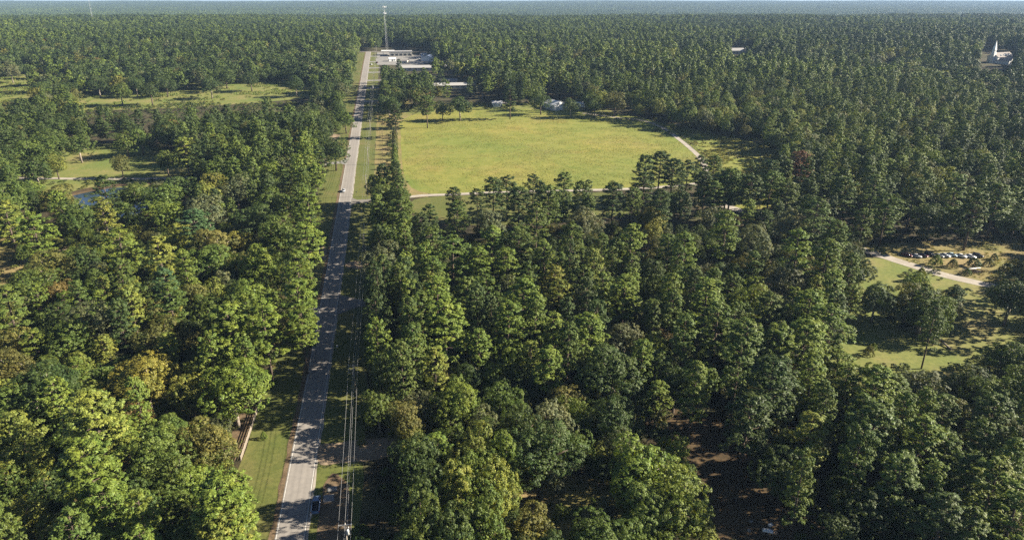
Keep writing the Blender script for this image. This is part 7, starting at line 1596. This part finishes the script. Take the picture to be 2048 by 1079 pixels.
for xx in (-6.5, 6.5):
    for yy in (-3.5, 3.5): MB().box(xx - .25, xx + .25, yy - .25, yy + .25, -.2, 5.0).build('post', M['white'], rt)
for k, xx in enumerate((-6.5, 6.5)):
    r2 = empty('fuel_pump', road3(862, 27 + xx, .07), RANG, label='white fuel pump under the canopy, %s the road' % ('nearer' if k == 0 else 'away from'), category='fuel pump')
    MB().box(-.45, .45, -.3, .3, 0, 1.9).build('cabinet', M['white'], r2, .04); MB().box(-.35, .35, -.33, -.29, 1.1, 1.6).build('screen', M['glass'], r2)
def lot_car(i, x, y, rz, m, lab): make_car((x, y, gz(y) + .08), rz, m, lab, i % 2 == 0, 'cars on the shop lots')
for i, (x, y, m, lab) in enumerate(((-122, 925, 'car_white', 'white van-like car on the lot beside the blue-roofed shop'), (-126, 940, 'car_white', 'white car at the back of the shop lot'), (-132, 905, 'car_black', 'black car in the middle of the shop lot'), (-172, 868, 'car_white', 'white car parked at the road edge of the store lot'), (-168, 884, 'car_maroon', 'maroon car on the store forecourt'))): lot_car(i, x, y, R(30 * i), m, lab)
# church on its hill
rt, ro = gable('white_church', 612, 893, R(24), 30, 13, 7.0, 11.8, M['white'], M['shingle'], 'white church with a tall steeple and grey-brown roofs in the far wood', 'x', .6, 'church')
for k in range(6): opening(rt, 'window', -12 + 4.2 * k, -10.8 + 4.2 * k, -6.55, 1.6, 5.2, M['glass'], M['white'])
for k in range(4):
    dm = MB().prism([(-1.0, 7.6), (1.0, 7.6), (1.0, 8.9), (0, 9.7), (-1.0, 8.9)], -5.4, -2.6).build('dormer', M['white'], ro); dm.location = (-7 + 5.2 * k, 0, 0)
    MB().box(-.5, .5, -5.48, -5.38, 7.9, 8.8).build('dormer_window', M['glass'], rt).location = (-7 + 5.2 * k, 0, 0)
st_ = MB().box(-2.1, 2.1, -2.1, 2.1, -.5, 12.5).box(-1.6, 1.6, -1.6, 1.6, 12.5, 15.2).build('steeple', M['white'], rt); st_.location = (-16.6, -1, 0)
MB().add([(-1.8, -1.8, 15.2), (1.8, -1.8, 15.2), (1.8, 1.8, 15.2), (-1.8, 1.8, 15.2), (0, 0, 26.5)], [(3, 2, 1, 0), (0, 1, 4), (1, 2, 4), (2, 3, 4), (3, 0, 4)]).build('spire', M['white'], st_)
MB().box(-.7, .7, -1.68, -1.58, 12.9, 14.6).build('louvre', M['grey_wall'], st_)
rw, rr = gable('church_hall', 609, 878, R(24), 13, 17, 3.8, 7.4, M['white'], M['shingle'], 'white hall with a grey-brown gable roof joined before the church', 'y', .5, 'hall'); opening(rw, 'door', -1, 1, -8.55, 0, 2.4, M['grey_wall'], M['white']); opening(rw, 'window', 3, 4.4, -8.55, 1.2, 2.5, M['glass'], M['white']); opening(rw, 'window', -4.4, -3, -8.55, 1.2, 2.5, M['glass'], M['white'])
rw, rr = gable('church_hall', 629, 892, R(24), 14, 10, 3.2, 5.6, M['cream'], M['shingle'], 'low cream wing at the end of the church', 'x', .5, 'hall'); opening(rw, 'window', -3, -1.4, -5.05, 1.0, 2.3, M['glass'], M['white'])
def small_house(x, y, w, d, e, r_, wall, roof, lab, rz=0.0, up=0.0):
    rt, _ = gable('house', x, y, rz, w, d, e, r_, wall, roof, lab, 'x', .5, 'house')
    for k in (-.3, .2): opening(rt, 'window', k * w, k * w + 1.4, -d / 2 - .05, 1.0, 2.2, M['glass'], M['white'])
    opening(rt, 'door', -.05 * w, -.05 * w + 1.0, -d / 2 - .05, 0, 2.1, M['brick_wall'], M['white'])
small_house(310, 985, 22, 11, 4.5, 7.5, M['cream'], M['pale_roof'], 'pale long house in the distant wood, the widest roof there', .05)
small_house(331, 982, 11, 9, 4.0, 6.4, M['white'], M['blue_roof'], 'small house with a blue-grey roof beside the pale long house', .0)
small_house(207, 890, 11, 8, 4.2, 6.6, M['white'], M['white_metal'], 'small white house alone in the wood behind the barn', .1)
small_house(420, 1050, 10, 8, 5.0, 7.5, M['white'], M['white_metal'], 'white house showing between distant pines towards the church', -.2)
small_house(744, 1048, 14, 9, 5.5, 8.5, M['white'], M['white_metal'], 'white house roof beyond the church', .3)
small_house(68, 722, 15, 9, 4.6, 7.2, M['white'], M['white_metal'], 'white-roofed house half sunk in the pines behind the barn', .1)
def hut(x, y, w, d, e, r_, wall, roof, lab, rz):
    rt, _ = gable('roadside_hut', x, y, rz, w, d, e, r_, wall, roof, lab, 'x', .3, 'hut'); opening(rt, 'door', -.6, .6, -d / 2 - .05, 0, 2.1, M['glass'], M['white']); opening(rt, 'window', w * .2, w * .2 + 1.2, -d / 2 - .05, 1.0, 2.0, M['glass'], M['white'])
hut(-152, 903, 9, 6, 3.0, 4.4, M['white'], M['white_metal'], 'white hut with a white roof between the store and the long building', .3)
hut(-133, 884, 7, 5, 2.8, 4.0, M['cream'], M['shingle'], 'small cream hut with a brown roof on the near edge of the lot', -.2)
hut(-117, 948, 8, 6, 3.2, 4.8, M['white'], M['grey_roof'], 'grey-roofed hut behind the blue-roofed shop', .2)
hut(-98, 770, 10, 7, 3.0, 4.6, M['cream'], M['shingle'], 'small brown-roofed hut between the two long buildings', .15)
# ------------------------------------------------------------------ towers
def mast(x, y, H, base, top, label, panels=22, arms=True):
    root = empty('lattice_tower', (x, y, gz(y)), .4, label=label, category='tower'); legs = []
    for k in range(3):
        a = 2.094 * k; p = Vector((math.cos(a) * base, math.sin(a) * base, -.5)); q = Vector((math.cos(a) * top, math.sin(a) * top, H)); legs.append((p, q))
        MB().tube([p, q], [.09, .07], 5).build('leg', M['galv'], root)
    for k in range(3):
        m = MB(); (a0, a1), (b0, b1) = legs[k], legs[(k + 1) % 3]
        for i in range(panels):
            u, w = i / panels, (i + 1) / panels; m.tube([a0.lerp(a1, u), b0.lerp(b1, w)], .035, 4); m.tube([b0.lerp(b1, u), a0.lerp(a1, w)], .035, 4); m.tube([a0.lerp(a1, w), b0.lerp(b1, w)], .035, 4)
        m.build('lattice', M['galv'], root)
    if arms:
        for z, R_ in ((H - 1.2, 3.0), (H - 9.5, 2.6)):
            pf = MB()
            for k in range(3):
                a, b = 2.094 * k, 2.094 * (k + 1); pf.tube([(math.cos(a) * R_, math.sin(a) * R_, z), (math.cos(b) * R_, math.sin(b) * R_, z)], .09, 5); pf.tube([(0, 0, z), (math.cos(a) * R_, math.sin(a) * R_, z)], .08, 5)
            p = pf.build('platform', M['galv'], root)
            for k in range(9):
                a = 2.094 * (k // 3); b = a + 2.094; u = .15 + .35 * (k % 3); cx, cy_ = math.cos(a) * (1 - u) + math.cos(b) * u, math.sin(a) * (1 - u) + math.sin(b) * u
                MB().box(cx * R_ * 1.05 - .22, cx * R_ * 1.05 + .22, cy_ * R_ * 1.05 - .22, cy_ * R_ * 1.05 + .22, z - 1.0, z + 1.2).build('antenna', M['white'], p, .04)
    return root
mast(-180, 1030, 60, 2.0, .7, 'tall lattice mast with two rings of white antennas by the store')
mast(-1050, 1820, 105, 1.4, 1.0, 'far thin lattice mast rising out of the forest past the frame top', 34, False)
# ------------------------------------------------------------------ haze
m, nt, out = new_mat('haze'); pv = N(nt, 'ShaderNodeVolumePrincipled'); pv.inputs['Color'].default_value = (.36, .53, .78, 1); pv.inputs['Density'].default_value = HAZE; pv.inputs['Anisotropy'].default_value = 0.1
nt.links.new(pv.outputs[0], out.inputs['Volume'])
hz = MB().box(-11900, 11900, -390, 13900, -6, 145).build('haze', m, None, label='thin blue haze over the far woods', category='haze', kind='stuff')
hz.display_type = 'WIRE'
